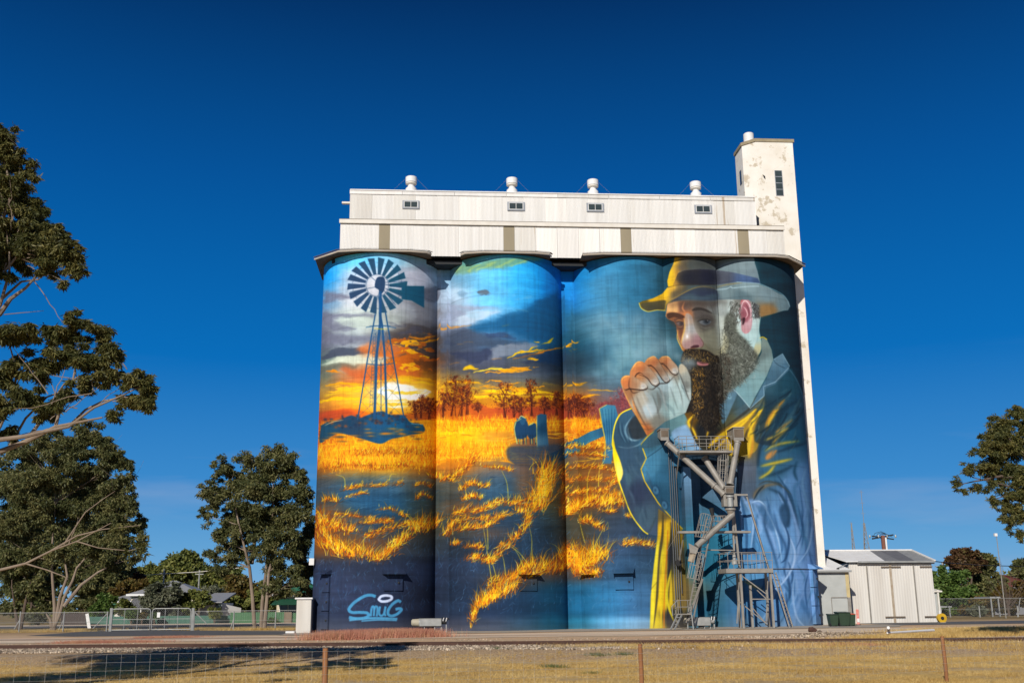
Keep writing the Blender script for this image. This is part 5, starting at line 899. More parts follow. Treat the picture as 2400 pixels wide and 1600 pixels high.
# hanging white ends beside the link walls: lower gallery wall reaches down between the eaves
def corr(name,x0,x1,Yp,z0,z1,m_,parent,lab=None,pitch=.076,amp=.02,facing=-1,seg=3):
    n_=max(3,int((x1-x0)/pitch*seg)); xs=np.linspace(x0,x1,n_+1); ys=Yp+facing*amp*np.sin(2*np.pi*(xs-x0)/pitch)
    V=np.concatenate([np.stack([xs,ys,np.full_like(xs,z0)],-1),np.stack([xs,ys,np.full_like(xs,z1)],-1)]); i=np.arange(n_)
    F_=np.stack([i,i+1,n_+2+i,n_+1+i],-1); o=npmesh(name,V,F_,m_,parent)
    if lab: o['label']=lab
    return o
YW=73.5; gl0=at(797,560,YW)[0]; gl1=at(1838,560,YW)[0]; zf0=at(1300,531,YW)[2]; zlow=at(1195,602.5,YW)[2]
strips=[(at(a,560,YW)[0],at(b,560,YW)[0]) for a,b in((888,914),(1180,1206),(1455,1480),(1729,1755))]
ed=[gl0]
for a,b in strips: ed+=[a,b]
ed.append(gl1)
WS=[M['white_sheet'],mat('white_iron_older',(.68,.66,.61),.55,(.53,.49,.43),.9,.7,.05,60,stretch=(3,1,.12),col3=(.42,.34,.25),thr=.60,scale3=.9),mat('white_iron_newer',(.80,.77,.72),.5,(.66,.62,.56),.9,.7,.05,60,stretch=(3,1,.1),col3=(.52,.46,.38),thr=.66,scale3=.8)]
def sheets(a,b,Y_,z0,z1,wd=1.52):
    n_=max(1,round((b-a)/wd))
    for k in range(n_): corr('cladding_sheet',a+(b-a)*k/n_,a+(b-a)*(k+1)/n_,Y_+(k%2)*.012,z0,z1,WS[random.choice((0,0,1,2))],silo,pitch=.10,amp=.022)
for i in range(0,len(ed),2): sheets(ed[i],ed[i+1],YW,zlow,zf0)
for a,b in strips: corr('translucent_panel',a,b,YW+.012,zlow,zf0,M['fibre'],silo,'yellowed translucent sheet in the lower gallery wall')
MB().box(gl0+.02,gl1-.02,YW+.06,80.2,zlow+.03,zf0).build('gallery_core',M['dark'],silo)
MB().box(gl0,gl0+.05,YW,80.2,zlow,zf0).build('gallery_end',M['white_sheet'],silo)
zf1=at(1300,522.5,YW-.1)[2]
MB().box(gl0-.08,gl1+.05,YW-.14,YW-.05,zf0-.02,zf1+.02).build('fascia',M['trim'],silo)
MB().box(gl0-.06,gl1+.03,YW-.11,YW+1.6,zf1+.03,zf1+.07).build('fascia_capping',M['brown_eave'],silo)
YU=74.9; ul0=at(820,480,YU)[0]; ul1=at(1770,480,YU)[0]; zu1=at(820,444,YU)[2]
n_=8
sheets(ul0,ul1,YU,zf1-.1,zu1-.32,1.6)
MB().box(ul0+.02,ul1,YU+.06,78.8,zf1-.1,zu1-.1).build('upper_gallery_core',M['dark'],silo); MB().box(ul0,ul0+.05,YU,78.8,zf1-.1,zu1-.2).build('upper_gallery_end',M['white_sheet'],silo)
x=ul0-.03
while x<ul1-.3:
    w_=min(3.9,ul1-x); MB().box(x,x+w_-.02,YU-.05,YU-.03,zu1-.36,zu1-.06).build('barge_capping',random.choice(WS),silo); x+=w_
corr('gallery_roof_edge',ul0,ul1,YU-.1,zu1-.08,zu1-.0,M['white'],silo,amp=.015)
MB().prism([(ul0,YU-.08),(ul1,YU-.08),(ul1,76.85),(ul0,76.85)],[zu1-.04]*4,[zu1,zu1,zu1+.25,zu1+.25]).build('gallery_roof',M['white'],silo)
MB().box(ul0-.62,ul0+.1,YU+.3,YU+.55,at(820,471,YU)[2]-.08,at(820,471,YU)[2]+.06).build('end_beam',M['trim'],silo)
for px0,px1,py0,py1 in((943,983,470.5,489),(1189,1230,474,493.5),(1375,1415,476.5,496),(1628,1668,481,500)):
    a=at(px0,py1,YU-.05); b=at(px1,py0,YU-.05); fr=MB(); fr.box(a[0],b[0],YU-.07,YU-.03,a[2],b[2]); f_=fr.build('window',M['alum'],silo)
    f_['label']='small two pane aluminium window in the upper gallery wall'
    iw=(b[0]-a[0]); ih=b[2]-a[2]
    MB().box(a[0]+iw*.09,b[0]-iw*.09,YU-.085,YU-.06,a[2]+ih*.14,b[2]-ih*.1).build('sash',M['white'],f_)
    for k in(0,1):
        xa=a[0]+iw*(.12+.39*k); MB().box(xa,xa+iw*.36,YU-.10,YU-.08,a[2]+ih*.2,b[2]-ih*.15).build('pane',M['glass'],f_)
# roof vents with guy wires
vl=['roof vent left most on the gallery ridge','roof vent second from the left on the gallery ridge','roof vent third from the left on the gallery ridge','roof vent nearest the tower on the gallery ridge']
for (cxp,yt,yb),lb in zip(((963.5,416,446),(1200,419,450),(1390,423,453),(1631,428,457)),vl):
    c0=at(cxp,yb,76.4); t0=at(cxp,yt,76.4)[2]; k=(t0-c0[2])
    v_=MB().lathe((c0[0],76.4,c0[2]-.3),[(.42,0),(.42,.3+k*.1),(.24,.3+k*.28),(.24,.3+k*.42)],20).build('roof_vent',M['white'],silo,smooth=True); v_['label']=lb
    MB().lathe((c0[0],76.4,c0[2]),[(.24,k*.40),(.41,k*.46),(.41,k*.54)],20).build('collar',M['trim'],v_,smooth=True)
    MB().lathe((c0[0],76.4,c0[2]),[(.33,k*.54),(.33,k*.60)],16).build('slot',M['dark'],v_)
    MB().lathe((c0[0],76.4,c0[2]),[(.43,k*.57),(.435,k*.97),(.40,k)],20).build('cap',M['white'],v_,smooth=True)
    for s in(-1,1): MB().tube([(c0[0]+s*.42,76.4,c0[2]+k*.9),(c0[0]+s*1.35,76.2,c0[2]-.1)],.006,4).build('guy_wire',M['galv'],v_)
# elevator tower
YT=76.55; tr=at(1856,331,YT); tl=at(1770,328,YT); zt=at(1815,330,YT)[2]; txr=28.18
ty1=YT+4.2; p0=(tl[0],YT); 
dds=np.linspace(.2,4,400); dq=dds[np.argmin(np.abs(np.array([float(proj(np.array([p0[0]-d,YT+d,zt]))[0]) for d in dds])-1738))]
c1=(p0[0]-dq,YT+dq); bks=np.linspace(.2,8,400); bq=bks[np.argmin(np.abs(np.array([float(proj(np.array([c1[0],c1[1]+d,zt]))[0]) for d in bks])-1722.5))]
ty1=c1[1]+bq; tw=[(p0[0],YT),(txr,YT),(txr,ty1),c1 and (c1[0],ty1),(c1[0],c1[1])]
twr=MB().prism(tw,0,zt-.12).build('elevator_tower',M['peel'],silo); twr['label']='tall white tower with peeling paint rising behind the right end'
cc_=np.mean(np.array(tw),0); tw2=[(cc_[0]+(p[0]-cc_[0])*1.05,cc_[1]+(p[1]-cc_[1])*1.05) for p in tw]
MB().prism(tw2,zt-.12,zt+.14).build('parapet',mat('stained_parapet',(.36,.30,.19),.9,(.22,.18,.11),2,.6),twr)
c0=at(1755,330,YT+2.6); MB().lathe((c0[0],YT+2.6,zt),[(.42,0),(.42,at(1755,314,YT+2.6)[2]-zt-.06),(.36,at(1755,314,YT+2.6)[2]-zt)],18).build('tower_vent',M['white'],twr,smooth=True)
wa=at(1819,459,YT); wb=at(1832,400,YT); f_=MB().box(wa[0],wb[0]+.02,YT-.03,YT+.05,wa[2],wb[2]).build('tall_window',M['alum'],twr)
for k in range(4):
    z0=wa[2]+(wb[2]-wa[2])*(k+.07)/4; z1=wa[2]+(wb[2]-wa[2])*(k+.95)/4; MB().box(wa[0]+.04,wb[0]-.03,YT-.045,YT-.02,z0,z1).build('pane',M['glass'],f_)
# slit window on the left chamfer
zA,zB=at(1733,437,YT+2)[2],at(1733,405,YT+2)[2]; MB().box(c1[0]-.03,c1[0]+.05,c1[1]+bq*.28,c1[1]+bq*.5,zA,zB).build('slit_window',M['glass'],twr)
hb=at(1791,416,YT); MB().add([(hb[0]-.12,YT-.02,hb[2]+.25),(hb[0]+.08,YT-.02,hb[2]+.1),(hb[0]+.1,YT-.02,hb[2]-.18),(hb[0]-.02,YT-.02,hb[2]-.05)],[(0,1,2,3)]).build('hole',M['dark'],twr)
# hatches and hoods at the foot of the silos
def cylY(x):
    return float(wallY(np.array([x]),np.array([5.]))[0])
def hood(px0,px1,py0,py1,out=.5,lab=None):
    xm=(px0+px1)/2; Yc=cylY(at(xm,py1,73)[0]); a=at(px0,py1,Yc-out*.6); b=at(px1,py0,Yc-out*.6); zt_=b[2]+.02
    m=MB(); x0,x1=a[0],b[0]; th=-math.asin(max(-.99,min(.99,((x0+x1)/2-min(CYL,key=lambda c:abs(c[0]-(x0+x1)/2))[0])/4.36)))
    cxm=(x0+x1)/2; hw=(x1-x0)/2
    pr=[(-hw,.45),(hw,.45),(hw,-out),(-hw,-out)]; R=lambda p:(cxm+p[0]*math.cos(-th)-p[1]*math.sin(-th),Yc+p[0]*math.sin(-th)+p[1]*math.cos(-th))
    q=[R(p) for p in pr]; m.prism(q[::-1],[a[2]]*4,[a[2]+.06,a[2]+.06,zt_+.12,zt_+.12]); o=muv(m.build('hatch_hood',MUR,silo)); 
    if lab:o['label']=lab
    return R,a,b,hw
def hatch(R,hw,z0,z1,name='hatch',f=.85):
    m=MB(); q=[R(p) for p in((-hw*f,.3),(hw*f,.3),(hw*f,-.07),(-hw*f,-.07))]; m.prism(q[::-1],z0,z1); h=muv(m.build(name,MUR,silo))
    m=MB(); q0=R((hw*.55*f,-.1)); m.box(q0[0]-.05,q0[0]+.05,q0[1]-.06,q0[1]+.02,(z0+z1)/2-.05,(z0+z1)/2+.05).build('latch',M['rubber'],h); return h
for (px0,px1,py0,py1),kind in(((745,782,1333,1345),'door'),((895,948,1332,1345),'hatch'),((1214,1263,1337,1346),'hatch'),((1361,1408,1337,1346),'door'),((1439,1489,1328,1343),'hatch'),((1893,1927,1320,1333),'door')):
    R_,a_,b_,hw_=hood(px0,px1,py0,py1)
    if kind=='hatch': hatch(R_,hw_,a_[2]-1.05,a_[2]-.02)
    else:
        z=a_[2]-.02
        for k in range(3): z0=z-(a_[2]-.2)/3; hatch(R_,hw_,z0+.05,z,'door_panel',.8); z=z0
c0=at(1183,1449,72.7); MB().lathe((c0[0],72.75,c0[2]),[(.27,-.18),(.27,.1)],20,'y').build('port_cover',muv and MUR,silo,smooth=True); muv(bpy.data.objects['port_cover'])
fl=at(733,1315,75.5); o=MB().box(fl[0]-.22,fl[0]+.12,75.2,75.6,fl[2]-.25,fl[2]+.2).build('flood_light',M['white'],silo); MB().tube([(fl[0],75.5,fl[2]),(fl[0]+.45,75.9,fl[2]-.5)],.03,6).build('bracket',M['galv'],o)
# conduits
c=[]
for px,yb in((1566,1420),(1571,1400),(1576,1440),(1581,1390)):
    a=at(px,1045,73.)[0]; Yc=cylY(a)-.1; p=at(px,1045,Yc); q=at(px+7,yb,Yc)
    MB().tube([(p[0],Yc,p[2]),(p[0]+.05,Yc,q[2])],.03,6).build('conduit',mat('dark_conduit',(.12,.13,.14),.6) if not c else c[0],silo)
    if not c: c.append(bpy.data.objects['conduit'].data.materials[0])
MB().tube([(x,cylY(x)-.06,at(1900,1332,73)[2]) for x in np.linspace(21.6,26.4,14)],.025,5).build('cable',c[0],silo)
# ------------------------------------------------------------------ loading gantry in front of the recess
G=M['galv']; YG=70.6
lt=thing('loading_gantry',at(1700,1470,YG),'grey steel loading gantry with sloping grain spouts and caged ladders before the recess','loading gantry')
def T(p,r,name,m_=G,n=12,par=lt,smooth=True): return MB().tube(p,r,n).build(name,m_,par,smooth=smooth)
def A(x,y,Y=YG): return at(x,y,Y)
PX=.0285
def spout_head(px,py,w,h,Yh):
    a=A(px-w/2,py+h/2,Yh); b=A(px+w/2,py-h/2,Yh); m=MB(); m.prism([(a[0],Yh-.25),(b[0],Yh-.25),(b[0],Yh+1.4),(a[0],Yh+1.4)],[a[2],a[2],a[2]+.6,a[2]+.6],[b[2]]*4)
    o=m.build('spout_head',G,lt,bevel=.01); MB().box(a[0]-.05,b[0]+.05,Yh-.32,Yh+1.3,b[2],b[2]+.06).build('head_flange',G,o); 
    MB().box(a[0]+.04,b[0]-.04,Yh-.27,Yh-.24,a[2]+.25,b[2]-.08).build('inspection_panel',M['brown_eave'],o); return o
spout_head(1556,1020,18,26,71.9); spout_head(1729,1019,22,30,71.6)
J=A(1704,1152,70.4)
for p0,p1,pm in((A(1562,1036,71.7),A(1697,1158,70.5),A(1672,1136,70.7)),(A(1651,1072,71.7),A(1698,1146,70.6),None),(A(1729,1036,71.4),A(1711,1136,70.6),None)):
    o=T([p0,p1],.205,'spout_tube',n=16)
    if pm is not None: T([pm,pm+(p1-p0)*.02],.25,'coupling',n=16,par=o)
    T([p1,p1-(p1-p0)/np.linalg.norm(p1-p0)*.12],.26,'coupling',n=16,par=o)
    T([p0,p0+(p1-p0)/np.linalg.norm(p1-p0)*.1],.25,'coupling',n=16,par=o)
def boxpx(x0,x1,y0,y1,Y0,Y1,name,m_=G,par=lt,bev=.008):
    a=A(x0,y1,Y0); b=A(x1,y0,Y0); return MB().box(a[0],b[0],Y0,Y1,a[2],b[2]).build(name,m_,par,bevel=bev)
boxpx(1698,1721,1138,1141,70.1,71.0,'hopper_lid'); hp=boxpx(1700,1719,1141,1155,70.15,70.95,'hopper'); boxpx(1702,1718,1143,1153,70.12,70.15,'hopper_opening',M['brown_eave'],hp)
boxpx(1697,1727,1156,1186,70.35,71.0,'valve_housing')
c0=A(1712,1187,70.25); MB().lathe((c0[0],70.25,c0[2]),[(.2,0),(.2,.62),(.27,.64),(.27,.74)],16).build('valve_body',M['galv2'],lt,smooth=True)
c1_=A(1712,1195,70.3); MB().lathe((c1_[0],70.3,c1_[2]),[(.36,0),(.36,.12)],20).build('swivel_ring',G,lt,smooth=True); MB().lathe((c1_[0],70.3,c1_[2]-.28),[(.17,0),(.3,.26)],14).build('swivel_cone',G,lt,smooth=True)
MB().bar(A(1697,1159),A(1752,1159),.12,.12).build('top_beam',G,lt)
# lower spout with its boot
p0,p1=A(1717,1205,70.3),A(1632,1280,69.6); o=T([A(1716,1196,70.3),p0,p1],.2,'delivery_spout',n=16)
b0=A(1622,1272,69.7); m=MB(); q0,q1=A(1616,1273,69.6),A(1637,1287,69.6); m.add([A(1614,1272,69.4),A(1637,1284,69.4),A(1633,1297,69.4),A(1617,1295,69.4),A(1614,1272,70.),A(1637,1284,70.),A(1633,1297,70.),A(1617,1295,70.)],[(0,1,2,3),(7,6,5,4),(0,4,5,1),(1,5,6,2),(2,6,7,3),(3,7,4,0)]); m.build('spout_boot',M['trim'] if False else G,o)
MB().tube([A(1625,1294,69.7),A(1619,1316,69.7)],[.24,.2],14).build('spout_sock',mat('dusty_canvas',(.38,.31,.22),.9),o,smooth=True)
# top platform with railing
def platform(x0,x1,y,th,Y0,Y1,name,rail=None,posts=(),par=lt,toe=0):
    a=A(x0,y+th,Y0); b=A(x1,y,Y0); dk=MB().box(a[0],b[0],Y0,Y1,a[2],b[2]).build(name,G,par,bevel=.008)
    n=8; 
    if rail:
        zt_=A(x0,rail,Y0)[2]; zm=(zt_+b[2])/2
        for z in(zt_,zm):
            for p,q in(((a[0],Y0),(b[0],Y0)),((a[0],Y0),(a[0],Y1)),((a[0],Y1),(b[0],Y1))): MB().tube([(p[0],p[1],z),(q[0],q[1],z)],.021,6).build('rail_bar',G,dk)
        for px in posts:
            x=A(px,y,Y0)[0]; MB().tube([(x,Y0,b[2]-.05),(x,Y0,zt_)],.021,6).build('rail_post',G,dk); MB().tube([(x,Y1,b[2]-.05),(x,Y1,zt_)],.021,6).build('rail_post',G,dk)
    return dk,a,b
platform(1592,1717,1055,5,70.6,71.9,'top_platform',1022,(1592,1610,1640,1668,1687,1715)); platform(1590,1760,1243,6,70.5,71.0,'middle_beam')
dk,da,db=platform(1702,1812,1331,11,69.6,71.6,'lower_platform',1294,(1707,1740,1774,1784,1811))
MB().bar(A(1592,1062,70.7),A(1585,1120,72.4),.07).build('bracket',G,lt)
MB().bar(A(1714,1150,70.9),A(1733,1330,70.9),.13).build('main_post',G,lt); MB().bar(A(1717,1210,70.8),A(1721,1305,70.8),.11).build('post',G,lt)
MB().bar(A(1750,1160,70.7),A(1802,1332,69.9),.12,.08).build('raking_post',G,lt); MB().bar(A(1590,1246,71),A(1563,1290,71),.01).build('wire',G,lt)
T([A(1655,1288),A(1722,1289)],.04,'pipe'); MB().bar(A(1603,1249,70.9),A(1592,1312,72.2),.07).build('bracket',G,lt)
c0=A(1590,1318,72.6); MB().lathe((c0[0],72.5,c0[2]),[(.22,0),(.22,.12)],18,'y').build('pulley',M['rubber'],lt,smooth=True)
c0=A(1722,1322,70.2); MB().lathe((c0[0],70.2,c0[2]),[(.2,0),(.2,.3),(.12,.32),(.12,.6)],12).build('drive_motor',M['galv2'],lt,smooth=True)
# legs and braces under the lower platform
L1=[(1727,1340,1727,1472,71.5),(1735,1340,1744,1471,69.8),(1794,1340,1799,1471,71.5),(1805,1340,1813,1471,69.8),(1758,1370,1766,1471,71.0)]
for x0,y0,x1,y1,Y in L1:
    p=A(x0,y0,Y); q=A(x1,y1,Y); q[2]=float(gz(q[0],q[1])); q[0]=p[0]; MB().bar(p,q,.14,.14,(0,1,0)).build('leg',G,lt)
for a in((1738,1348,1797,1392,69.9),(1729,1406,1798,1462,70.3),(1764,1424,1800,1466,71.),(1774,1382,1800,1406,71.),(1800,1350,1795,1465,70.5),(1733,1348,1727,1460,70.6)):
    MB().bar(A(a[0],a[1],a[4]),A(a[2],a[3],a[4]),.06,.06).build('brace',G,lt)
MB().bar(A(1762,1403,70.),A(1811,1403,70.),.06).build('tie',G,lt)
def ladder(p,q,w,n,name,par,side=(1,0,0)):
    p,q=np.array(p),np.array(q); s=np.array(side)*w/2; g_=MB(); g_.bar(p-s,q-s,.05,.08); g_.bar(p+s,q+s,.05,.08); o=g_.build(name,G,par)
    for k in range(n):
        c=p+(q-p)*(k+.5)/n; MB().tube([c-s,c+s],.018,6).build('rung',G,o)
    return o
ladder(A(1814,1340,69.9),A(1856,1474,69.3),.42,17,'ladder',lt,(.75,.66,0))
def cage(p,q,r,nh,nb,par,arc=(200,340)):
    p,q=np.array(p,float),np.array(q,float); o=None
    d=(q-p)/np.linalg.norm(q-p); u=np.cross(d,(0,1,0)); u/=np.linalg.norm(u); v=np.cross(u,d); v=v if v[1]<0 else -v
    ang=np.radians(np.linspace(0,180,nb)); hs_=[]
    m=MB()
    for k in range(nh):
        c=p+(q-p)*k/(nh-1); m.tube([c+(u*math.cos(t)+v*math.sin(t))*r for t in np.radians(np.linspace(0,180,11))],.02,5)
    o=m.build('cage_hoop',G,par)
    for t in ang: MB().tube([p+(u*math.cos(t)+v*math.sin(t))*r,q+(u*math.cos(t)+v*math.sin(t))*r],.016,5).build('cage_bar',G,o)
l2=ladder(A(1697,1058,71.2),A(1691,1140,71.2),.42,9,'ladder',lt); cage(A(1697,1030,71.1),A(1692,1130,71.1),.36,5,8,lt)
l3=ladder(A(1664,1212,70.2),A(1616,1458,69.3),.42,26,'ladder',lt); cage(A(1656,1208,70.1),A(1643,1262,69.9),.42,3,9,lt); cage(A(1637,1297,69.7),A(1624,1358,69.5),.4,3,8,lt)
MB().bar(A(1646,1356,69.6),A(1612,1454,69.2),.14,.1).build('ladder_rail',G,lt)
# platform for the motor with light
c0=A(1669,1205,71); o=MB().tube([A(1672,1215,71),A(1667,1190,71)],[.1,.17],10).build('spot_lamp',M['rubber'],lt,smooth=True)
dk3,_,_=platform(1672,1703,1232,3,70.9,71.6,'walkway',1208,(1674,1690,1702))
# little step platform at the foot
t=thing('step_platform',A(1600,1472,69.),'low galvanised step platform with hand rails standing over the right fan','steps')
dk4,a4,b4=platform(1586,1622,1437,3,68.8,69.6,'deck',1406,(1590,1620),par=t)
for px0,px1 in((1588,1572),(1598,1581)): MB().bar(A(px0,1440,68.8),A(px1,1474,68.3),.05,.1).build('stringer',M['galv2'],t)
MB().bar(A(1621,1440,68.8),A(1625,1474,68.8),.06).build('leg',M['galv2'],t); MB().bar(A(1611,1440,69.5),A(1612,1472,69.5),.06).build('leg',M['galv2'],t)
MB().tube([A(1588,1406,68.8),A(1575,1420,68.5),A(1577,1442,68.5)],.025,6).build('hand_rail',M['galv2'],t)
for k in range(3): MB().bar(A(1584-k*4,1446+k*8,68.7),A(1594-k*4,1446+k*8,68.7),.2,.03).build('tread',M['galv2'],t)
# aeration fans
def fan(x0,x1,yc,h,Y,label,dark):
    a=A(x0,yc,Y); b=A(x1,yc,Y); r=h/2/FPX*Y; gzv=float(gz((a[0]+b[0])/2,Y)); t=thing('aeration_fan',((a[0]+b[0])/2,Y,gzv),label,'aeration fan','aeration fans at the foot of the silo'); z=a[2]; L=b[0]-a[0]
    MB().lathe((a[0],Y,z),[(r*.55,0),(r*.88,L*.03),(r*.98,L*.2)],22,'x').build('inlet_cowl',mat('tan_fan_cowl' if 1 else '',(.40,.36,.27),.6),t,smooth=True)
    MB().lathe((a[0]+L*.2,Y,z),[(r*1.0,0),(r*1.05,.02),(r*1.05,L*.6)],24,'x').build('fan_casing',M['galv2'],t,smooth=True)
    m=MB(); m.box(a[0]+L*.22,a[0]+L*.8,Y-r*1.1,Y-r*1.04,z-r*.9,z+r*.85); m.build('casing_cover',M['galv2'],t,bevel=.01)
    MB().lathe((a[0]+L*.8,Y,z),[(r*.5,0),(r*.5,L*.12),(r*.42,L*.14)],16,'x').build('motor',dark,t,smooth=True)
    for f in(.35,.62,.8,.93): MB().box(a[0]+L*f-.03,a[0]+L*f+.03,Y-r*.5,Y+r*.5,gzv-.02,z-r*.6).build('foot',M['galv2'],t)
    for k in range(5):
        x=a[0]+L*(.8+.04*k); MB().tube([(x,Y-r*.6,z+r*(.2+.1*(k%3))),(x+.05,Y-r*.3,z+r*1.1),(x+.12,Y+r*.2,z+r*(1.2-.15*k))],.025,5).build('hose',M['white'] if k%2 else M['rubber'],t)
fan(964,1052,1458,17,71.6,'grey aeration fan with tan cowl and loose white hoses between the first and second cylinders',M['rubber'])
fan(1603,1678,1456,19,70.4,'stubby grey aeration fan in front of the blue recess beside the step platform',M['galv2'])

# ------------------------------------------------------------------ white shed and lean-to
YS=78.5; gs=.13
def zof(px,py,Y): return at(px,py,Y)[2]
sh=thing('shed',(at(2080,1459,YS)[0],YS,gs),'white corrugated iron shed with tall double doors and a partly grey roof','shed')
x0=at(1990,1330,YS)[0]; x1=at(2184,1330,YS)[0]; ze=zof(2100,1318,YS)
for a,b in((0,.205),(.215,.5),(.503,.77),(.78,1.)): corr('door_leaf' if .2<a<.75 else 'wall_sheet',x0+(x1-x0)*a,x0+(x1-x0)*b,YS,gs-.05,ze,M['white_shed'],sh,pitch=.2,amp=.02)
MB().box(x0,x1,YS+.03,YS+9,gs-.1,ze).build('wall_core',M['white_shed'],sh)
for f in(.21,.775): MB().box(x0+(x1-x0)*f-.05,x0+(x1-x0)*f+.05,YS-.06,YS+.02,gs,ze).build('door_joint',M['galv'],sh)
MB().box(x0+(x1-x0)*.48,x0+(x1-x0)*.505,YS-.07,YS-.02,gs,ze).build('door_stile',mat('stained_stile',(.40,.34,.26),.8,(.3,.22,.14)),sh)
for f,z in((.5,.1),(.5,.93),(.97,.1),(.97,.93)):
    xx=x0+(x1-x0)*f; zz=gs+(ze-gs)*z; MB().box(xx-.75,min(xx+.75,x1),YS-.1,YS-.05,zz-.05,zz+.05).build('strap_hinge',M['brown_eave'],sh)
zr=zof(2080,1289,YS+3.2); xa=x0-.3; xb=x1+.15; xr0=at(1962,1289,YS+3.2)[0]-2; xr1=at(2136,1289,YS+3.2)[0]
rl=[xa,at(2070,1312,YS)[0],at(2105,1312,YS)[0],at(2140,1312,YS)[0],xb]
rt0=[xr0,at(2038,1290,YS+3.2)[0],at(2060,1290,YS+3.2)[0],at(2100,1290,YS+3.2)[0],xr1]
for k,mm in enumerate((M['white'],mat('roof_grey',(.20,.20,.20),.6),mat('roof_dark_grey',(.15,.15,.155),.6),M['galv2'])):
    MB().add([(rl[k],YS-.3,ze+.12),(rl[k+1]+(.004 if k<3 else 0),YS-.3,ze+.12),(rt0[k+1],YS+3.2,zr),(rt0[k],YS+3.2,zr),(rl[k],YS-.3,ze+.06),(rl[k+1],YS-.3,ze+.06),(rt0[k+1],YS+3.2,zr-.06),(rt0[k],YS+3.2,zr-.06)],[(0,1,2,3),(7,6,5,4),(0,4,5,1),(1,5,6,2),(2,6,7,3),(3,7,4,0)]).build('roof_sheet',mm,sh)
MB().add([(xa,YS+3.25,zr),(xr1,YS+3.25,zr),(xb,YS+9.3,ze),(xa,YS+9.3,ze),(xa,YS+3.25,zr-.05),(xr1,YS+3.25,zr-.05),(xb,YS+9.3,ze-.05),(xa,YS+9.3,ze-.05)],[(0,1,2,3),(7,6,5,4),(0,4,5,1),(1,5,6,2),(2,6,7,3),(3,7,4,0)]).build('roof_sheet',M['white'],sh)
MB().add([(x1,YS+.1,ze),(x1,YS+9,ze),(xr1,YS+3.2,zr-.07),(x1-.1,YS+.1,ze),(x1-.1,YS+9,ze),(xr1-.1,YS+3.2,zr-.07)],[(0,1,2),(3,4,5),(0,1,4,3),(1,2,5,4),(2,0,3,5)]).build('gable',M['white'],sh)
MB().box(xa+.9,xb,YS-.36,YS-.24,ze+.0,ze+.12).build('gutter',M['galv2'],sh); MB().box(xa+.9,xb,YS-.2,YS+.0,ze-.1,ze-.01).build('door_track',M['galv'],sh)
MB().bar((xr1,YS+3.2,zr+.03),(xb,YS-.3,ze+.15),.14,.08).build('barge_board',M['white'],sh); MB().bar((xr0,YS+3.2,zr+.03),(xr1,YS+3.2,zr+.03),.18,.08).build('ridge_cap',M['white'],sh)
# lean-to
YL=76.; ln=thing('lean_to',(at(1955,1465,YL)[0],YL,gs),'low grey corrugated lean-to with white roof between the silo and the shed','lean-to')
y0=at(1919,1400,YL)[0]; y1=at(1993,1400,YL)[0]; zl=zof(1950,1337,YL)
corr('wall_sheet',y0,y1-.25,YL,gs-.05,zl,M['grey_sheet'],ln); MB().box(y0,y1,YL+.04,YS+.0,gs-.1,zl).build('wall_core',M['grey_sheet'],ln)
MB().box(y1-.25,y1+.0,YL-.03,YL+.03,zof(1990,1399,YL),zl).build('corner_board',mat('cream_board',(.55,.44,.22),.7),ln); MB().box(y1-.2,y1+.02,YL-.03,YL+.03,gs,zof(1990,1399,YL)).build('corner_post',M['galv'],ln)
MB().box(at(1948,1399,YL)[0],y1-.2,YL-.05,YL-.02,zof(1970,1400,YL),zof(1970,1398,YL)).build('door_head',M['galv'],ln)
MB().box(at(1948,1399,YL)[0]-.02,at(1948,1399,YL)[0]+.02,YL-.05,YL-.02,gs,zof(1970,1400,YL)).build('door_edge',M['galv'],ln)
xl0=at(1919,1330,YL)[0]-.3; MB().prism([(xl0,YL-.25),(y1+.15,YL-.25),(y1-1.0,YS+1.4),(xl0,YS+1.4)],[zl-.02,zl-.02,zl+1.45,zl+1.45],[zl+.05,zl+.05,zl+1.52,zl+1.52]).build('roof',M['white'],ln)
MB().box(xl0,y1+.15,YL-.32,YL-.25,zl-.1,zl+.04).build('gutter',M['galv2'],ln)
MB().tube([at(1985,1321,YL+.5),at(1964,1330,YL)],.03,6).build('lamp_arm',M['galv2'],ln); MB().tube([at(1962,1331,YL),at(1966,1337,YL)],.12,8).build('lamp',M['rubber'],ln)
# side annex (right end of the shed)
an=thing('annex',(at(2192,1455,YS+1)[0],YS+1,gs),'small brown and cream annex on the right end of the white shed','annex')
a=at(2186,1455,YS+1)[0]; b=at(2202,1455,YS+1)[0]; z=zof(2190,1382,YS+1)
MB().box(a,b,YS+1,YS+4,gs-.1,z).build('wall',M['grey_sheet'],an); MB().prism([(a-.1,YS+.8),(b+.35,YS+.8),(b+.35,YS+4.2),(a-.1,YS+4.2)],[z-.15,z-.15,z+.3,z+.3],[z-.05,z-.05,z+.4,z+.4]).build('roof',M['trim'],an); MB().box(b-.02,b+.1,YS+.85,YS+.95,gs,z).build('corner_board',M['trim'],an)
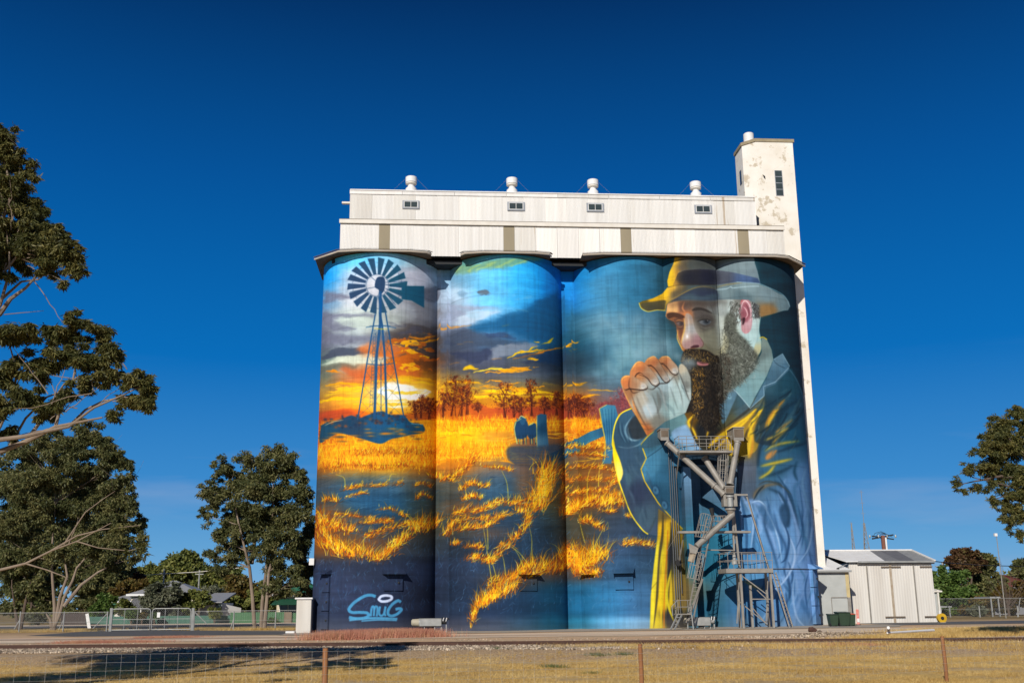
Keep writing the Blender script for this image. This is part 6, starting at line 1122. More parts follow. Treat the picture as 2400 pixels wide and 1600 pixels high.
# wheelie bins
def bin_(px0,px1,yt,yb,lab,lid):
    a=at(px0,yb,70.6); b=at(px1,yt,70.6); w=(b[0]-a[0]); h=b[2]-a[2]; cx=(a[0]+b[0])/2; g0=float(gz(cx,70.6)); h=min(h,b[2]-g0)
    t=thing('wheelie_bin',(cx,70.6,g0),lab,'wheelie bin','wheelie bins beside the silo')
    m=MB(); q=lambda s,y:[(cx-w*s/2,70.6-y),(cx+w*s/2,70.6-y),(cx+w*s/2,70.6+y),(cx-w*s/2,70.6+y)]
    lo=q(.74,w*.40); hi=q(.94,w*.52); m.add([(p[0],p[1],g0+.05) for p in lo]+[(p[0],p[1],g0+h*.9) for p in hi],[(3,2,1,0),(4,5,6,7),(0,1,5,4),(1,2,6,5),(2,3,7,6),(3,0,4,7)]); m.build('body',M['bin'],t,bevel=.02)
    m=MB(); m.prism([(cx-w*.5,70.6-w*.56),(cx+w*.5,70.6-w*.56),(cx+w*.5,70.6+w*.56),(cx-w*.5,70.6+w*.56)],[g0+h*.9]*4,[g0+h*.94,g0+h*.94,g0+h,g0+h]); m.build('lid',lid,t,bevel=.02)
    for s in(-1,1): MB().lathe((cx+s*w*.40-.04,70.6-w*.35 if s<0 else 70.6+w*.35,g0+.11),[(.11,0),(.11,.06)],14,'x').build('wheel',M['rubber'],t,smooth=True)
    MB().tube([(cx-w*.4,70.6+w*.6,g0+h*.9),(cx+w*.4,70.6+w*.6,g0+h*.9)],.02,6).build('handle',M['rubber'],t)
bin_(1942,1962,1437,1468,'leftmost green wheelie bin standing alone by the lean-to',M['binlid']); bin_(1962,1988,1432,1468,'big green wheelie bin in the middle of the three',M['binlid']); bin_(1987,2002,1436,1468,'green wheelie bin with a bright red lid',M['binred'])
# marker post, hose reel, pipes
p=at(2012,1463,73.); b_=at(2008,1427,73.); g0=float(gz(p[0],73)); t=thing('marker_post',(p[0],73,g0),'faded red plastic marker post leaning by the shed wall','marker post'); MB().box(p[0]-.1,p[0]+.1,72.97,73.03,g0,b_[2]-.0).build('blade',M['red'],t,bevel=.02); MB().box(p[0]-.08,p[0]+.08,72.955,72.968,g0+.2,g0+.45).build('reflector',M['white'],t); MB().box(p[0]-.14,p[0]+.14,72.9,73.1,g0,g0+.06).build('foot',M['rubber'],t)
p=at(2208,1456,76); g0=float(gz(p[0],76)); t=thing('hose_reel',(p[0],76,g0),'round yellow hose reel standing on the ground at the shed corner','hose reel'); MB().lathe((p[0],75.9,g0+.33),[(.33,0),(.33,.25)],20,'y').build('drum',M['yellow'],t,smooth=True); MB().lathe((p[0],75.86,g0+.33),[(.12,0),(.12,.33)],12,'y').build('hub',M['rubber'],t); MB().box(p[0]-.2,p[0]+.2,75.8,76.3,g0,g0+.05).build('base',M['galv'],t); MB().tube([(p[0]-.1,76.,g0+.6),(p[0]-.1,76,g0+.85)],.06,8).build('valve',M['white'],t)
t=tag(MB().tube([gd(2080,1482,.2),gd(2188,1476,.2)],[.05,.075],8).build('white_pipe',M['white'],smooth=True),'long white plastic pipe lying across the dirt by the second track','pipe')
t=tag(MB().tube([gd(2082,1470,.45),gd(2083,1480,.03)],.075,8).build('white_post',M['white'],smooth=True),'short white upright pipe stub at the edge of the road right of the bins','pipe')
# small corrugated cabinet left of the silo
YC=74.; a=at(693,1478,YC); b=at(732,1403,YC); t=thing('cabinet',((a[0]+b[0])/2,YC,0),'narrow pale corrugated iron cabinet standing against the left side of the silo','cabinet')
corr('front_sheet',a[0],b[0]-.05,YC,0,b[2],M['white_shed'],t); MB().box(a[0],b[0]-.05,YC+.03,YC+1.2,-.02,b[2]).build('body',M['white_shed'],t); MB().box(a[0]-.12,b[0]+.02,YC-.1,YC+1.3,b[2],b[2]+.1).build('lid',M['white'],t)
t=tag(MB().box(at(671,1477,74)[0],at(692,1477,74)[0],73.6,74.1,0,.14).build('concrete_block',M['white'],bevel=.02),'low white concrete block on the ground left of the cabinet','block')
# dirt and stones heap by the second track
# ------------------------------------------------------------------ masts and poles
def mast(px,pt,pb,w0,Y,lab,trunc=.55):
    b=at(px,pb,Y); tp=at(px,pt,Y); g0=0; zt_=tp[2]; x=b[0]; hw=w0/FPX*Y/2*(zt_)/(zt_-b[2])*1.0; 
    t=thing('radio_mast',(x,Y,0),lab,'radio mast','radio masts beyond the shed'); n=18
    f=lambda z: hw*max(0.06,1-z/(zt_*trunc)) if z<zt_*trunc else hw*.06
    cs=[(math.cos(a),math.sin(a)) for a in np.radians((90,210,330))]
    zs=np.linspace(0,zt_*trunc,n)
    for c in cs: MB().bar((x+c[0]*hw,Y+c[1]*hw,0),(x+c[0]*hw*.06,Y+c[1]*hw*.06,zt_*trunc),.11).build('leg',M['galv'],t)
    m=MB()
    for i in range(n-1):
        for k in range(3):
            c,d=cs[k],cs[(k+1)%3]; r0,r1_=f(zs[i]),f(zs[i+1]); m.bar((x+c[0]*r0,Y+c[1]*r0,zs[i]),(x+d[0]*r1_,Y+d[1]*r1_,zs[i+1]),.06); m.bar((x+c[0]*r0,Y+c[1]*r0,zs[i]),(x+d[0]*r0,Y+d[1]*r0,zs[i]),.06)
    m.build('lattice',M['galv'],t)
    MB().tube([(x,Y,zt_*trunc*.9),(x,Y,zt_)],.06,6).build('antenna',M['galv'],t)
    for k in range(5): z=zt_*(.62+.09*k); MB().bar((x-.5,Y,z),(x+.5,Y,z),.05).build('dipole',M['galv'],t)
mast(2030,1148,1286,22,230,'tall lattice radio mast with a wide foot rising behind the shed roof',.72); mast(2000,1222,1286,7,260,'thin radio mast left of the tall lattice one',.98)
p=at(2072,1290,95); tp=at(2066,1254,95); t=thing('power_pole',(p[0],95,0),'rusty steel and concrete power pole with looped cables above the shed roof','power pole')
MB().bar((p[0],95,0),(p[0],95,tp[2]),.3,.2).build('pole',mat('pole_steel',(.22,.09,.06),.8),t); MB().box(p[0]+.12,p[0]+.3,94.9,95.1,0,tp[2]-.2).build('concrete_face',M['white'],t)
MB().bar((p[0]-1.,95,tp[2]-.3),(p[0]+1.,95,tp[2]+.05),.12).build('cross_arm',M['rubber'],t); MB().bar((p[0]-1.,95,tp[2]-.05),(p[0]+1.,95,tp[2]-.35),.1).build('cross_arm',M['rubber'],t)
for k in range(4): MB().tube([(p[0]-1.+.25*k,95,tp[2]-.3),(p[0]-.7+.25*k,95,tp[2]+.2-.06*k),(p[0]-.1,95,tp[2]+.35-.08*k),(p[0]+.4,95,tp[2]+.1),(p[0]+.9,95,tp[2]-.15)],.02,5).build('cable_loop',M['rubber'],t)
for k in range(4): MB().lathe((p[0]-1.2+.8*k,95,tp[2]-.2),[(.07,0),(.09,.1),(.05,.25)],8).build('insulator',M['galv2'],t)
p=at(2346,1345,90); tp=at(2341,1256,90); t=thing('street_lamp',(p[0],90,0),'thin grey lamp pole with small head right of the red brown tree','street lamp'); MB().tube([(p[0],90,0),(p[0],90,tp[2])],[.05,.03],8).build('pole',M['galv'],t); MB().box(p[0]-.2,p[0]+.05,89.9,90.1,tp[2],tp[2]+.25).build('lamp_head',M['white'],t)
t=tag(MB().tube([at(2183,1314,85),at(2232,1319,95),at(2300,1324,105),at(2420,1327,120)],.04,5).build('power_line',M['rubber']),'dark power line running right from the shed gable','power line')
t=thing('timber_pole',(at(2209,1345,120)[0],120,0),'short grey power pole among the green bushes right of the shed','power pole'); q=at(2209,1316,120); MB().tube([(q[0],120,0),(q[0],120,q[2])],.14,8).build('pole',M['galv2'],t); MB().bar((q[0]-.9,120,q[2]-.5),(q[0]+.9,120,q[2]-.5),.1).build('cross_arm',M['galv2'],t)
for k,(px,yt,yb) in enumerate(((385,1333,1362),(468,1335,1364))):
    Y=165; q=at(px,yt,Y); t=thing('power_pole',(q[0],Y,0),['left power pole behind the grey roofed house','right power pole behind the grey roofed house'][k],'power pole','poles behind the house'); MB().tube([(q[0],Y,0),(q[0],Y,q[2])],.11,8).build('pole',M['galv2'],t); MB().bar((q[0]-.6,Y,q[2]-.6),(q[0]+.6,Y,q[2]-.6),.12).build('cross_arm',M['galv2'],t)
tag(MB().tube([at(262,1346,165),at(330,1347,165),at(385,1344,164.7),at(470,1339,164.7),at(560,1330,165)],.045,5).build('power_line',M['trim']),'pale power line strung between the two poles behind the house','power line')

# ------------------------------------------------------------------ houses
def hipped(name,lab,x0,x1,Y0,Y1,ze,zr,inset,mw,mr,over=.5):
    t=thing(name,((x0+x1)/2,Y0,0),lab,'house'); MB().box(x0,x1,Y0,Y1,-.1,ze).build('wall',mw,t); yc=(Y0+Y1)/2
    a,b,c,d=(x0-over,Y0-over,ze),(x1+over,Y0-over,ze),(x1+over,Y1+over,ze),(x0-over,Y1+over,ze); e,f=(x0+inset,yc,zr),(x1-inset,yc,zr)
    MB().add([a,b,c,d,e,f],[(0,1,5,4),(1,2,5),(2,3,4,5),(3,0,4),(0,3,2,1)]).build('roof',mr,t)
    MB().box(x0-over,x1+over,Y0-over-.08,Y0-over,ze-.2,ze+.02).build('gutter',M['white'],t); return t
M['cream']=mat('cream_wall',(.60,.52,.38),.8,(.52,.45,.33)); M['roofgrey']=mat('grey_iron_roof',(.30,.30,.30),.55,(.23,.23,.235),1.2,.6,stretch=(5,1,1)); M['greenroof']=mat('green_iron_roof',(.035,.16,.085),.6,(.03,.12,.07)); M['greenwall']=mat('green_painted_iron',(.05,.14,.10),.6,(.04,.11,.08)); M['redroof']=mat('red_iron_roof',(.18,.05,.035),.7)
YH=133
hx0,hx1=at(308,1400,YH)[0],at(462,1400,YH)[0]; hs_=hipped('house','cream house with grey hipped iron roof behind the double gate',hx0,hx1,YH,YH+9,at(400,1391,YH)[2],at(400,1360,YH+4.5)[2],3.6,M['cream'],M['roofgrey'])
z=at(310,1401,YH)[2]; MB().add([(at(314,1400,YH-.0)[0],YH,z+.1),(at(420,1400,YH)[0],YH,z+.1),(at(425,1415,YH-3)[0],YH-3,z-1.1),(at(297,1415,YH-3)[0],YH-3,z-1.1)],[(0,1,2,3),(3,2,1,0)]).build('verandah_roof',M['roofgrey'],hs_)
for px in(300,330,365,400,424): x=at(px,1430,YH-2.9)[0]; MB().box(x-.06,x+.06,YH-2.95,YH-2.83,0,z-1.1).build('verandah_post',M['white'],hs_)
for px in(325,360,395,445): a=at(px,1428,YH)[0]; f_=MB().box(a-.6,a+.6,YH-.06,YH,.9,2.3).build('window',M['white'],hs_); MB().box(a-.5,a+.5,YH-.09,YH-.05,1.0,2.2).build('pane',M['glass'],f_)
MB().box(at(343,1430,YH)[0]-.45,at(343,1430,YH)[0]+.45,YH-.05,YH,0,2.1).build('door',M['brown_eave'],hs_)
a,b=at(468,1440,YH-4)[0],at(512,1440,YH-4)[0]; t=thing('house_annex',((a+b)/2,YH-4,0),'flat white annex with a dark window at the right of the grey roofed house','annex'); z=at(490,1412,YH-4)[2]; MB().box(a,b,YH-4,YH+5,-.1,z).build('wall',M['white'],t); MB().prism([(a-.3,YH-4.4),(b+.4,YH-4.4),(b+.2,YH+5.4),(a-.3,YH+5.4)],[z,z,z+1.1,z+1.1],[z+.1,z+.1,z+1.25,z+1.25]).build('roof',M['roofgrey'],t)
MB().add([(b,YH-4,z),(b+2.2,YH-2,z-.6),(b+2.2,YH-2,0),(b,YH-4,0)],[(0,1,2,3)]).build('side_wall',M['white'],t); a=at(516,1438,YH-3)[0]; f_=MB().box(a-.45,a+.35,YH-4.06,YH-3.9,.5,2.2).build('window',M['alum'],t); MB().box(a-.38,a+.28,YH-4.09,YH-4.05,.6,2.1).build('pane',M['glass'],f_)
Y=131; a,b=at(250,1440,Y)[0],at(296,1440,Y)[0]; z=at(270,1416,Y)[2]; t=thing('garden_shed',((a+b)/2,Y,0),'low green garden shed left of the cream house','garden shed'); corr('wall_sheet',a,b,Y,0,z,M['greenwall'],t,pitch=.3,amp=.03); MB().box(a,b,Y+.05,Y+3,0,z).build('wall',M['greenwall'],t); MB().box(a-.2,b+.2,Y-.2,Y+3.2,z,z+.12).build('roof',M['greenroof'],t); x=at(277,1440,Y)[0]; MB().box(x-.4,x+.4,Y-.08,Y-.03,.0,z-.2).build('door',M['trim'],t)
Y=142; a,b=at(254,1400,Y)[0],at(306,1400,Y)[0]; t=hipped('house','low house with pale roof half hidden left of the cream house',a,b,Y,Y+8,at(280,1408,Y)[2],at(280,1391,Y+4)[2],1.5,M['cream'],M['roofgrey'])
Y=128; a,b=at(648,1430,Y)[0],at(760,1430,Y)[0]; hg=hipped('house','cream house with green iron roof behind the gum tree beside the silo',a,b,Y,Y+9,at(690,1392,Y)[2],at(690,1362,Y+4.5)[2],3,M['cream'],M['greenroof'])
z=at(700,1402,Y)[2]; MB().add([(a,Y,z),(b,Y,z),(b,Y-2.5,z-.7),(a-.4,Y-2.5,z-.7)],[(0,1,2,3),(3,2,1,0)]).build('verandah_roof',M['greenroof'],hg)
for px in(665,685,705): x=at(px,1430,Y)[0]; f_=MB().box(x-.5,x+.5,Y-.06,Y,.9,2.2).build('window',M['white'],hg); MB().box(x-.42,x+.42,Y-.09,Y-.05,1.,2.1).build('pane',M['glass'],f_)
Y=118; a,b=at(2356,1390,Y)[0],at(2440,1390,Y)[0]; t=hipped('house','small house with dark red roof at the right edge behind bare branches',a,b,Y,Y+8,at(2380,1376,Y)[2],at(2380,1346,Y+4)[2],2.5,M['cream'],M['redroof'])
# carport and shelter at the right
Y=98
for (xa_,xb_,yt_,lb) in((2203,2226,1421,'small open carport just right of the shed'),(2323,2340,1399,'flat roofed bus shelter under the trees at the right')):
    a=at(xa_,yt_,Y)[0]; b=at(xb_,yt_,Y)[0]; z=at(xa_,yt_,Y)[2]; t=thing('shelter',((a+b)/2,Y,0),lb,'shelter'); MB().box(a-.1,b+.2,Y,Y+3,z-.08,z+.06).build('roof',M['galv2'],t)
    for x in(a,b): MB().box(x-.05,x+.05,Y+.05,Y+.15,0,z-.08).build('post',M['galv2'],t)

# ------------------------------------------------------------------ fences at the back
def picket_run(name,lab,x0,x1,yt,Y,m_,pitch=.2,yb=None,amp=.02):
    a,b=at(x0,yt,Y)[0],at(x1,yt,Y)[0]; z=at(x0,yt,Y)[2]; t=thing(name,((a+b)/2,Y,0),lab,'fence'); n=max(1,round((b-a)/2.4))
    for k in range(n): corr('panel',a+(b-a)*k/n+.03,a+(b-a)*(k+1)/n-.03,Y,0,z,m_,t,pitch=pitch,amp=amp)
    for k in range(n+1): x=a+(b-a)*k/n; MB().box(x-.04,x+.04,Y-.05,Y+.05,0,z+.04).build('post',m_,t)
    MB().box(a,b,Y+.02,Y+.06,z-.04,z+.03).build('cap_rail',m_,t)
    return t
picket_run('low_fence','low green horizontal board fence in front of the cream house',203,540,1445,124,M['greenwall'],.5); picket_run('sheet_fence','taller green ribbed sheet fence behind the gum tree trunks',541,666,1435,123.5,mat('colorbond_green',(.06,.16,.07),.6),.25,amp=.04)
picket_run('sheet_fence','short green sheet fence between the grey gate and the cabinet',684,740,1436,123.5,bpy.data.materials['colorbond_green'],.25,amp=.04); picket_run('timber_gate','weathered grey boarded gate in the green fence',667,683,1434,123.3,mat('grey_boards',(.22,.17,.12),.9),.12,amp=.03)
picket_run('dark_fence','dark board fence in the shade left of the leaning white board',145,202,1437,122,mat('dark_boards',(.07,.055,.05),.9),.3)
picket_run('dark_fence','grey board fence behind the bushes at the right edge',2330,2440,1409,112,mat('grey_paling',(.22,.22,.23),.9),.3)
p,q=at(210,1463,100),at(204,1437,100); t=tag(MB().bar((p[0],100,0),(q[0],100,q[2]),.28,.06,(0,1,0)).build('white_board',M['white']),'leaning white board standing by the road left of the gate','board')
# chain link fence with round posts + double gate
YF=86.
def post_at(px,top,Y,par,r=.04,name='post'):
    b=at(px,1470,Y)[0]; z=at(px,top,Y)[2]; return MB().tube([(b,Y,0),(b,Y,z)],r,8).build(name,M['galv2'],par)
M['mesh']=bpy.data.materials.new('chain_link')
m_=M['mesh']; m_.use_nodes=True; m_.node_tree.nodes['Principled BSDF'].inputs['Base Color'].default_value=(.2,.2,.19,1); m_.node_tree.nodes['Principled BSDF'].inputs['Roughness'].default_value=.5
def chain(par,x0,x1,z0,z1,Y,name='chain_mesh',p=.16,r=.0045,slope=None):
    V=[];F_=[]; 
    def seg(a,b):
        o=len(V); V.extend([(a[0]-r,Y,a[1]),(a[0]+r,Y,a[1]),(b[0]+r,Y,b[1]),(b[0]-r,Y,b[1])]); F_.append((o,o+1,o+2,o+3))
    h=z1-z0; x=x0-h
    while x<x1:
        for s in(1,-1):
            xa,xb=(x,x+h) if s>0 else (x+h,x); za,zb=z0,z1
            lo,hi=(xa,za),(xb,zb)
            t0,t1=0.,1.; dx=xb-xa
            for lim,sg in((x0,1),(x1,-1)):
                if dx==0: continue
                tt=(lim-xa)/dx
                if (dx>0)==(sg>0): t0=max(t0,tt)
                else: t1=min(t1,tt)
            if t1>t0+.01: seg((xa+dx*t0,za+h*t0),(xa+dx*t1,za+h*t1))
        x+=p
    o=npmesh(name,np.array(V),np.array(F_),M['mesh'],par); return tag(o,kind='stuff')
def chain_fence(pxs,lab,top=1433,Y=YF,braces=()):
    a=at(pxs[0],1470,Y)[0]; b=at(pxs[-1],1470,Y)[0]; t=thing('chain_link_fence',((a+b)/2,Y,0),lab,'fence'); z=at(300,top,Y)[2]
    for px in pxs: post_at(px,top-1,Y,t,.05)
    MB().tube([(a,Y,z),(b,Y,z)],.022,6).build('top_wire',M['galv2'],t); MB().tube([(a,Y,z*.5),(b,Y,z*.5)],.012,6).build('middle_wire',M['galv2'],t); chain(t,a,b,.03,z,Y+.01)
    for p0,p1,y0,y1 in braces: MB().tube([at(p0,y0,Y),at(p1,y1,Y)],.035,6).build('brace',M['galv2'],t)
    return t
chain_fence((-60,45,148,250),'chain link fence left of the double gate',braces=((254,218,1434,1472),(46,33,1452,1474),(149,138,1452,1474)))
chain_fence((454,547,645,700),'chain link fence between the double gate and the cabinet',braces=((455,487,1432,1463),(547,540,1452,1472)))
chain_fence((2210,2300,2390,2480),'chain link fence at the right beyond the side yard',top=1420,Y=96,braces=((2391,2384,1400,1450),))
gt=thing('double_gate',(at(352,1472,YF)[0],YF,0),'pair of galvanised tube gates hung with mesh across the yard entrance','gate')
for px in(257,260,449,452): post_at(px,1424,YF,gt,.075,'gate_post')
for x0_,x1_ in((262,353),(357,447)):
    a=at(x0_,1440,YF)[0]; b=at(x1_,1440,YF)[0]; z1_=at(300,1426,YF)[2]; z0_=.1; c_=.22
    lf_=MB().tube([(a,YF,z0_),(a,YF,z1_-c_),(a+.06,YF,z1_-.06),(a+c_,YF,z1_),(b-c_,YF,z1_),(b-.06,YF,z1_-.06),(b,YF,z1_-c_),(b,YF,z0_),(a,YF,z0_)],.04,8).build('gate_leaf',M['galv2'],gt,smooth=True)
    MB().tube([(a,YF,(z0_+z1_)/2),(b,YF,(z0_+z1_)/2)],.025,6).build('mid_rail',M['galv2'],lf_)
    for f in(1/3,2/3): MB().tube([(a+(b-a)*f,YF,z0_),(a+(b-a)*f,YF,z1_)],.022,6).build('stay',M['galv2'],lf_)
    chain(gt,a,b,z0_,z1_,YF+.01,'gate_mesh')
a=at(368,1446,YF); b=at(376,1434,YF); MB().box(a[0],b[0],YF-.05,YF-.03,a[2],b[2]).build('sign_plate',M['white'],gt)

# ------------------------------------------------------------------ farm fence in front
M['wire']=mat('old_fence_wire',(.38,.37,.34),.6)
ff=thing('farm_fence',gd(1500,1600,-.35),'wire fence on rough brown wooden posts running across the near grass','fence')
fps=[]
for px,pt,Dz,w_ in((763,1518,23.2,.115),(1500,1508,25.7,.105),(2208,1490,28.6,.10),(60,1529,20.7,.11)):
    if px==60: continue
    Yp=at(px,pt,1)[1]*0+Dz; p=at(px,pt,Yp); g0=float(gz(p[0],Yp)); 
    m=MB(); r0=w_/2; m.tube([(p[0],Yp,g0-.3),(p[0]+.01,Yp,g0+.4),(p[0],Yp,p[2])],[r0*1.04,r0*1.02,r0],10); o=m.build('post',M['wood'],ff,smooth=True); fps.append((p,Yp,g0))
    o['label']={763:'left most wooden post with the wire mesh beside it',1500:'middle wooden post',2208:'right most wooden post, foot in view'}[px]
(pa,Ya,ga),(pb,Yb,gb),(pc,Yc_,gc)=fps
def fl_(s):   # s in x metres -> point on fence line, extended both ways
    if s<pb[0]: f=(s-pa[0])/(pb[0]-pa[0]); return Ya+(Yb-Ya)*f, pa[2]+(pb[2]-pa[2])*f
    f=(s-pb[0])/(pc[0]-pb[0]); return Yb+(Yc_-Yb)*f, pb[2]+(pc[2]-pb[2])*f
xs=np.linspace(-14,22,60); hts=[-.06,-.21,-.36,-.52,-.69,-.88]
for h in hts: MB().tube([(x,fl_(x)[0]-.07,fl_(x)[1]+h) for x in xs],.0022,4,False).build('line_wire',M['wire'],ff)
V=[];F_=[]
for x in np.arange(-14,22,.25):
    y,z=fl_(x); o=len(V); V+=[(x-.0015,y-.07,z-.06),(x+.0015,y-.07,z-.06),(x+.0015,y-.07,z-.88),(x-.0015,y-.07,z-.88)]; F_.append((o,o+1,o+2,o+3))
tag(npmesh('stay_wires',np.array(V),np.array(F_),M['wire'],ff),kind='stuff')

# ------------------------------------------------------------------ trees
rg=np.random.default_rng(5)
def leaves(cl,n,size,asp,mat_,name,par,droop=.6,sub=9,shell=.55,fall=None):
    """leaf-sized blades in lumpy clumps. cl: list of (x,y,z,rx,ry,rz)"""
    cl=np.array(cl,float); vol=(cl[:,3]*cl[:,4]*cl[:,5])**(.75); vol/=vol.sum(); P=[]
    for c,v in zip(cl,vol):
        k=int(n*v)+8; ns=max(8,int(sub*1.9*max(1,(c[3]*c[5])**.5/1.1)))
        d=rg.normal(size=(ns,3)); d/=np.linalg.norm(d,axis=1)[:,None]; rr=rg.uniform(.1,1.08,ns)[:,None]; sc=c[:3]+d*rr*c[3:6]
        sr=rg.uniform(.2,.46,ns)*np.mean(c[3:6]); j=rg.integers(0,ns,k); e=rg.normal(size=(k,3)); e/=np.linalg.norm(e,axis=1)[:,None]
        P.append(sc[j]+e*(rg.random(k)[:,None]**shell)*sr[j][:,None]*[1,1,.75])
    P=np.concatenate(P); k=len(P)
    if fall is not None: P=P[P[:,2]>fall]; k=len(P)
    d=rg.normal(size=(k,3)); d[:,2]=d[:,2]*.6-droop; d/=np.linalg.norm(d,axis=1)[:,None]
    s=np.cross(d,rg.normal(size=(k,3))); s/=np.linalg.norm(s,axis=1)[:,None]; L=size*rg.uniform(.6,1.3,k)[:,None]; w_=L*asp
    V=np.stack([P,P+d*L*.45+s*w_,P+d*L,P+d*L*.45-s*w_],1).reshape(-1,3); F_=np.arange(4*k).reshape(k,4)
    return npmesh(name,V,F_,mat_,par)
def limb(m,p,q,r0,r1_,wob=.08,n=6,sag=0):
    p,q=np.array(p,float),np.array(q,float); L=np.linalg.norm(q-p); pts=[]; off=np.zeros(3)
    for i in range(n+1):
        t=i/n; off=off+rg.normal(size=3)*wob*L/n if 0<i<n else off*(1-(i==n)); pts.append(p+(q-p)*t+off*(1-abs(2*t-1)*.3)*(0<i<n)+np.array([0,0,sag*math.sin(math.pi*t)]))
    m.tube(pts,[r0+(r1_-r0)*i/n for i in range(n+1)],7,False); return pts
def px_clumps(Y,L,depth=1.):
    out=[]
    for x,y,rx,ry in L:
        c=at(x,y,Y); k=Y/FPX; out.append((c[0],Y+rg.normal()*rx*k*.35*depth,c[2],rx*k,rx*k*.8*depth,ry*k))
    return out
def tree(name,lab,base_px,Y,trunks,clumps,n,size,asp,lm,bm_,droop=.9,group=None,cat='tree',rt=.2,twigs=3,extra=None,sub=9):
    b=at(base_px[0],base_px[1],Y); g0=float(gz(b[0],Y)); t=thing(name,(b[0],Y,g0),lab,cat,group); cl=px_clumps(Y,clumps)
    if extra: cl+=extra
    leaves(cl,n,size,asp,lm,'crown',t,droop,sub); m=MB(); ends=[]
    for path in trunks:
        P=[at(x,y,Y+dy) for x,y,dy in path]; P[0][2]=min(P[0][2],g0+.05) if path[0][2]==0 and path[0][1]>=base_px[1]-12 else P[0][2]
        k=len(P); R=[rt*(1-.75*i/(k-1)) for i in range(k)]; m.tube(P,R,8,False); ends+=P[1:]
    for c in cl:
        c=np.array(c[:3]); e=min(ends,key=lambda p:np.linalg.norm(p-c)+(2 if p[2]>c[2] else 0)) if ends else np.array([b[0],Y,g0])
        pts=limb(m,e,c,rt*.26,rt*.05,.14)
        for k in range(twigs):
            q=np.array(pts[len(pts)//2+k%2]); limb(m,q,c+rg.normal(size=3)*[1,1,.8]*np.array([.6,.6,.6])*(np.linalg.norm(c-e)*.35),rt*.1,rt*.03,n=4)
    m.build('trunk',bm_,t,smooth=True); return t
# gum left of centre with its pale three trunks
tree('gum_tree','tall gum tree with three slim pale trunks left of the silo',(600,1471),88,
     [[(597,1471,0),(592,1400,0),(585,1330,0),(575,1290,-1),(560,1230,-1),(550,1180,0)],[(612,1470,.5),(615,1410,.5),(622,1350,0),(628,1290,0),(640,1200,0),(640,1120,0)],[(620,1471,-.4),(626,1400,-.4),(630,1340,-.4),(650,1270,0),(680,1180,0)],[(590,1320,0),(600,1240,1),(612,1150,0),(600,1080,0)]],
     [(530,1098,34,28),(495,1150,32,30),(484,1205,20,26),(700,1112,30,26),(645,1065,38,28),(620,1100,60,42),(580,1080,32,25),(665,1095,35,35),(560,1130,45,40),(640,1150,60,45),(520,1150,35,28),(700,1155,36,38),(505,1180,26,25),(560,1195,45,35),(610,1205,45,35),(690,1215,42,42),(520,1260,36,34),(560,1245,40,30),(500,1300,24,22),(545,1310,36,24),(640,1270,48,40),(680,1290,40,45),(655,1330,45,40),(720,1180,18,40),(560,1280,30,30),(640,1370,42,22),(600,1290,22,30),(660,1385,34,22),(690,1360,28,30),(520,1330,24,16),(600,1160,50,50),(570,1230,50,40),(640,1230,50,50)],110000,.26,.17,M['leaf_gum'],M['bark'],group='gum trees along the fence',rt=.17)
tree('gum_tree','gum tree half hidden behind the left edge of the silo',(735,1472),97,[[(730,1472,0),(722,1380,0),(715,1300,0),(720,1220,0)]],
     [(715,1270,28,40),(725,1330,30,40),(705,1350,26,30),(725,1230,24,30),(700,1310,20,26),(735,1390,24,24),(712,1395,16,16)],14000,.32,.17,M['leaf_gum'],M['bark'],group='gum trees along the fence')
# left group
tree('gum_tree','broad dark gum tree with many twisted stems behind the fence at the left',(125,1476),88,
     [[(122,1476,0),(118,1452,0),(108,1437,0)],[(122,1474,0),(140,1440,0),(150,1400,0),(170,1360,0),(180,1330,0),(215,1290,0),(280,1240,0)],[(128,1470,0),(128,1420,0),(124,1370,0),(120,1310,0),(125,1240,0),(130,1180,0)],[(132,1455,0),(140,1400,0),(158,1350,0),(150,1300,0),(180,1230,0)],[(150,1420,0),(190,1370,0),(230,1340,0),(270,1320,0)]],
     [(200,1010,38,28),(235,1040,40,32),(180,1055,50,40),(265,1070,36,30),(120,1050,45,40),(60,1060,45,45),(140,1110,60,45),(220,1110,55,45),(290,1085,26,24),(280,1140,40,38),(80,1130,55,45),(30,1130,45,50),(310,1180,34,30),(260,1200,55,45),(180,1190,60,45),(100,1210,60,45),(30,1220,55,50),(320,1230,28,30),(280,1270,48,34),(200,1270,55,40),(120,1290,50,30),(40,1300,55,40),(315,1310,18,24),(250,1320,34,26),(330,1280,14,26)],170000,.27,.17,M['leaf_gum'],M['bark'],group='gum trees along the fence',rt=.16)
tree('gum_tree','dense dark gum filling the gap behind the twisted gum',(70,1468),150,[[(70,1468,0),(75,1400,0),(90,1300,0)]],[(40,1130,70,60),(120,1150,70,60),(200,1140,60,50),(60,1230,70,60),(150,1250,70,60),(240,1230,60,50),(30,1310,60,50),(110,1330,70,40),(210,1320,60,40),(270,1300,36,40)],60000,.55,.2,M['leaf_gum'],M['bark2'],group='gum trees along the fence')
tree('gum_tree','dark shrubby gum at the far left behind the fence',(45,1470),98,[[(45,1470,0),(35,1430,0),(30,1390,0)],[(48,1468,0),(60,1410,0),(70,1370,0)]],[(10,1370,50,50),(70,1370,45,45),(30,1320,45,35),(110,1390,30,38),(0,1290,40,30),(85,1330,38,32),(95,1430,26,16),(15,1425,30,20)],26000,.34,.18,M['leaf_gum'],M['bark2'],group='gum trees along the fence')
tree('gum_tree','dark leafy gum between the twisted gum and the house',(225,1462),150,[[(225,1462,0),(225,1420,0),(235,1360,0)]],[(225,1380,46,44),(260,1350,38,34),(195,1400,36,34),(262,1390,26,24),(240,1420,30,18),(180,1350,34,30),(170,1430,24,16),(290,1330,20,22)],30000,.5,.18,M['leaf_gum'],M['bark2'],group='gum trees along the fence')
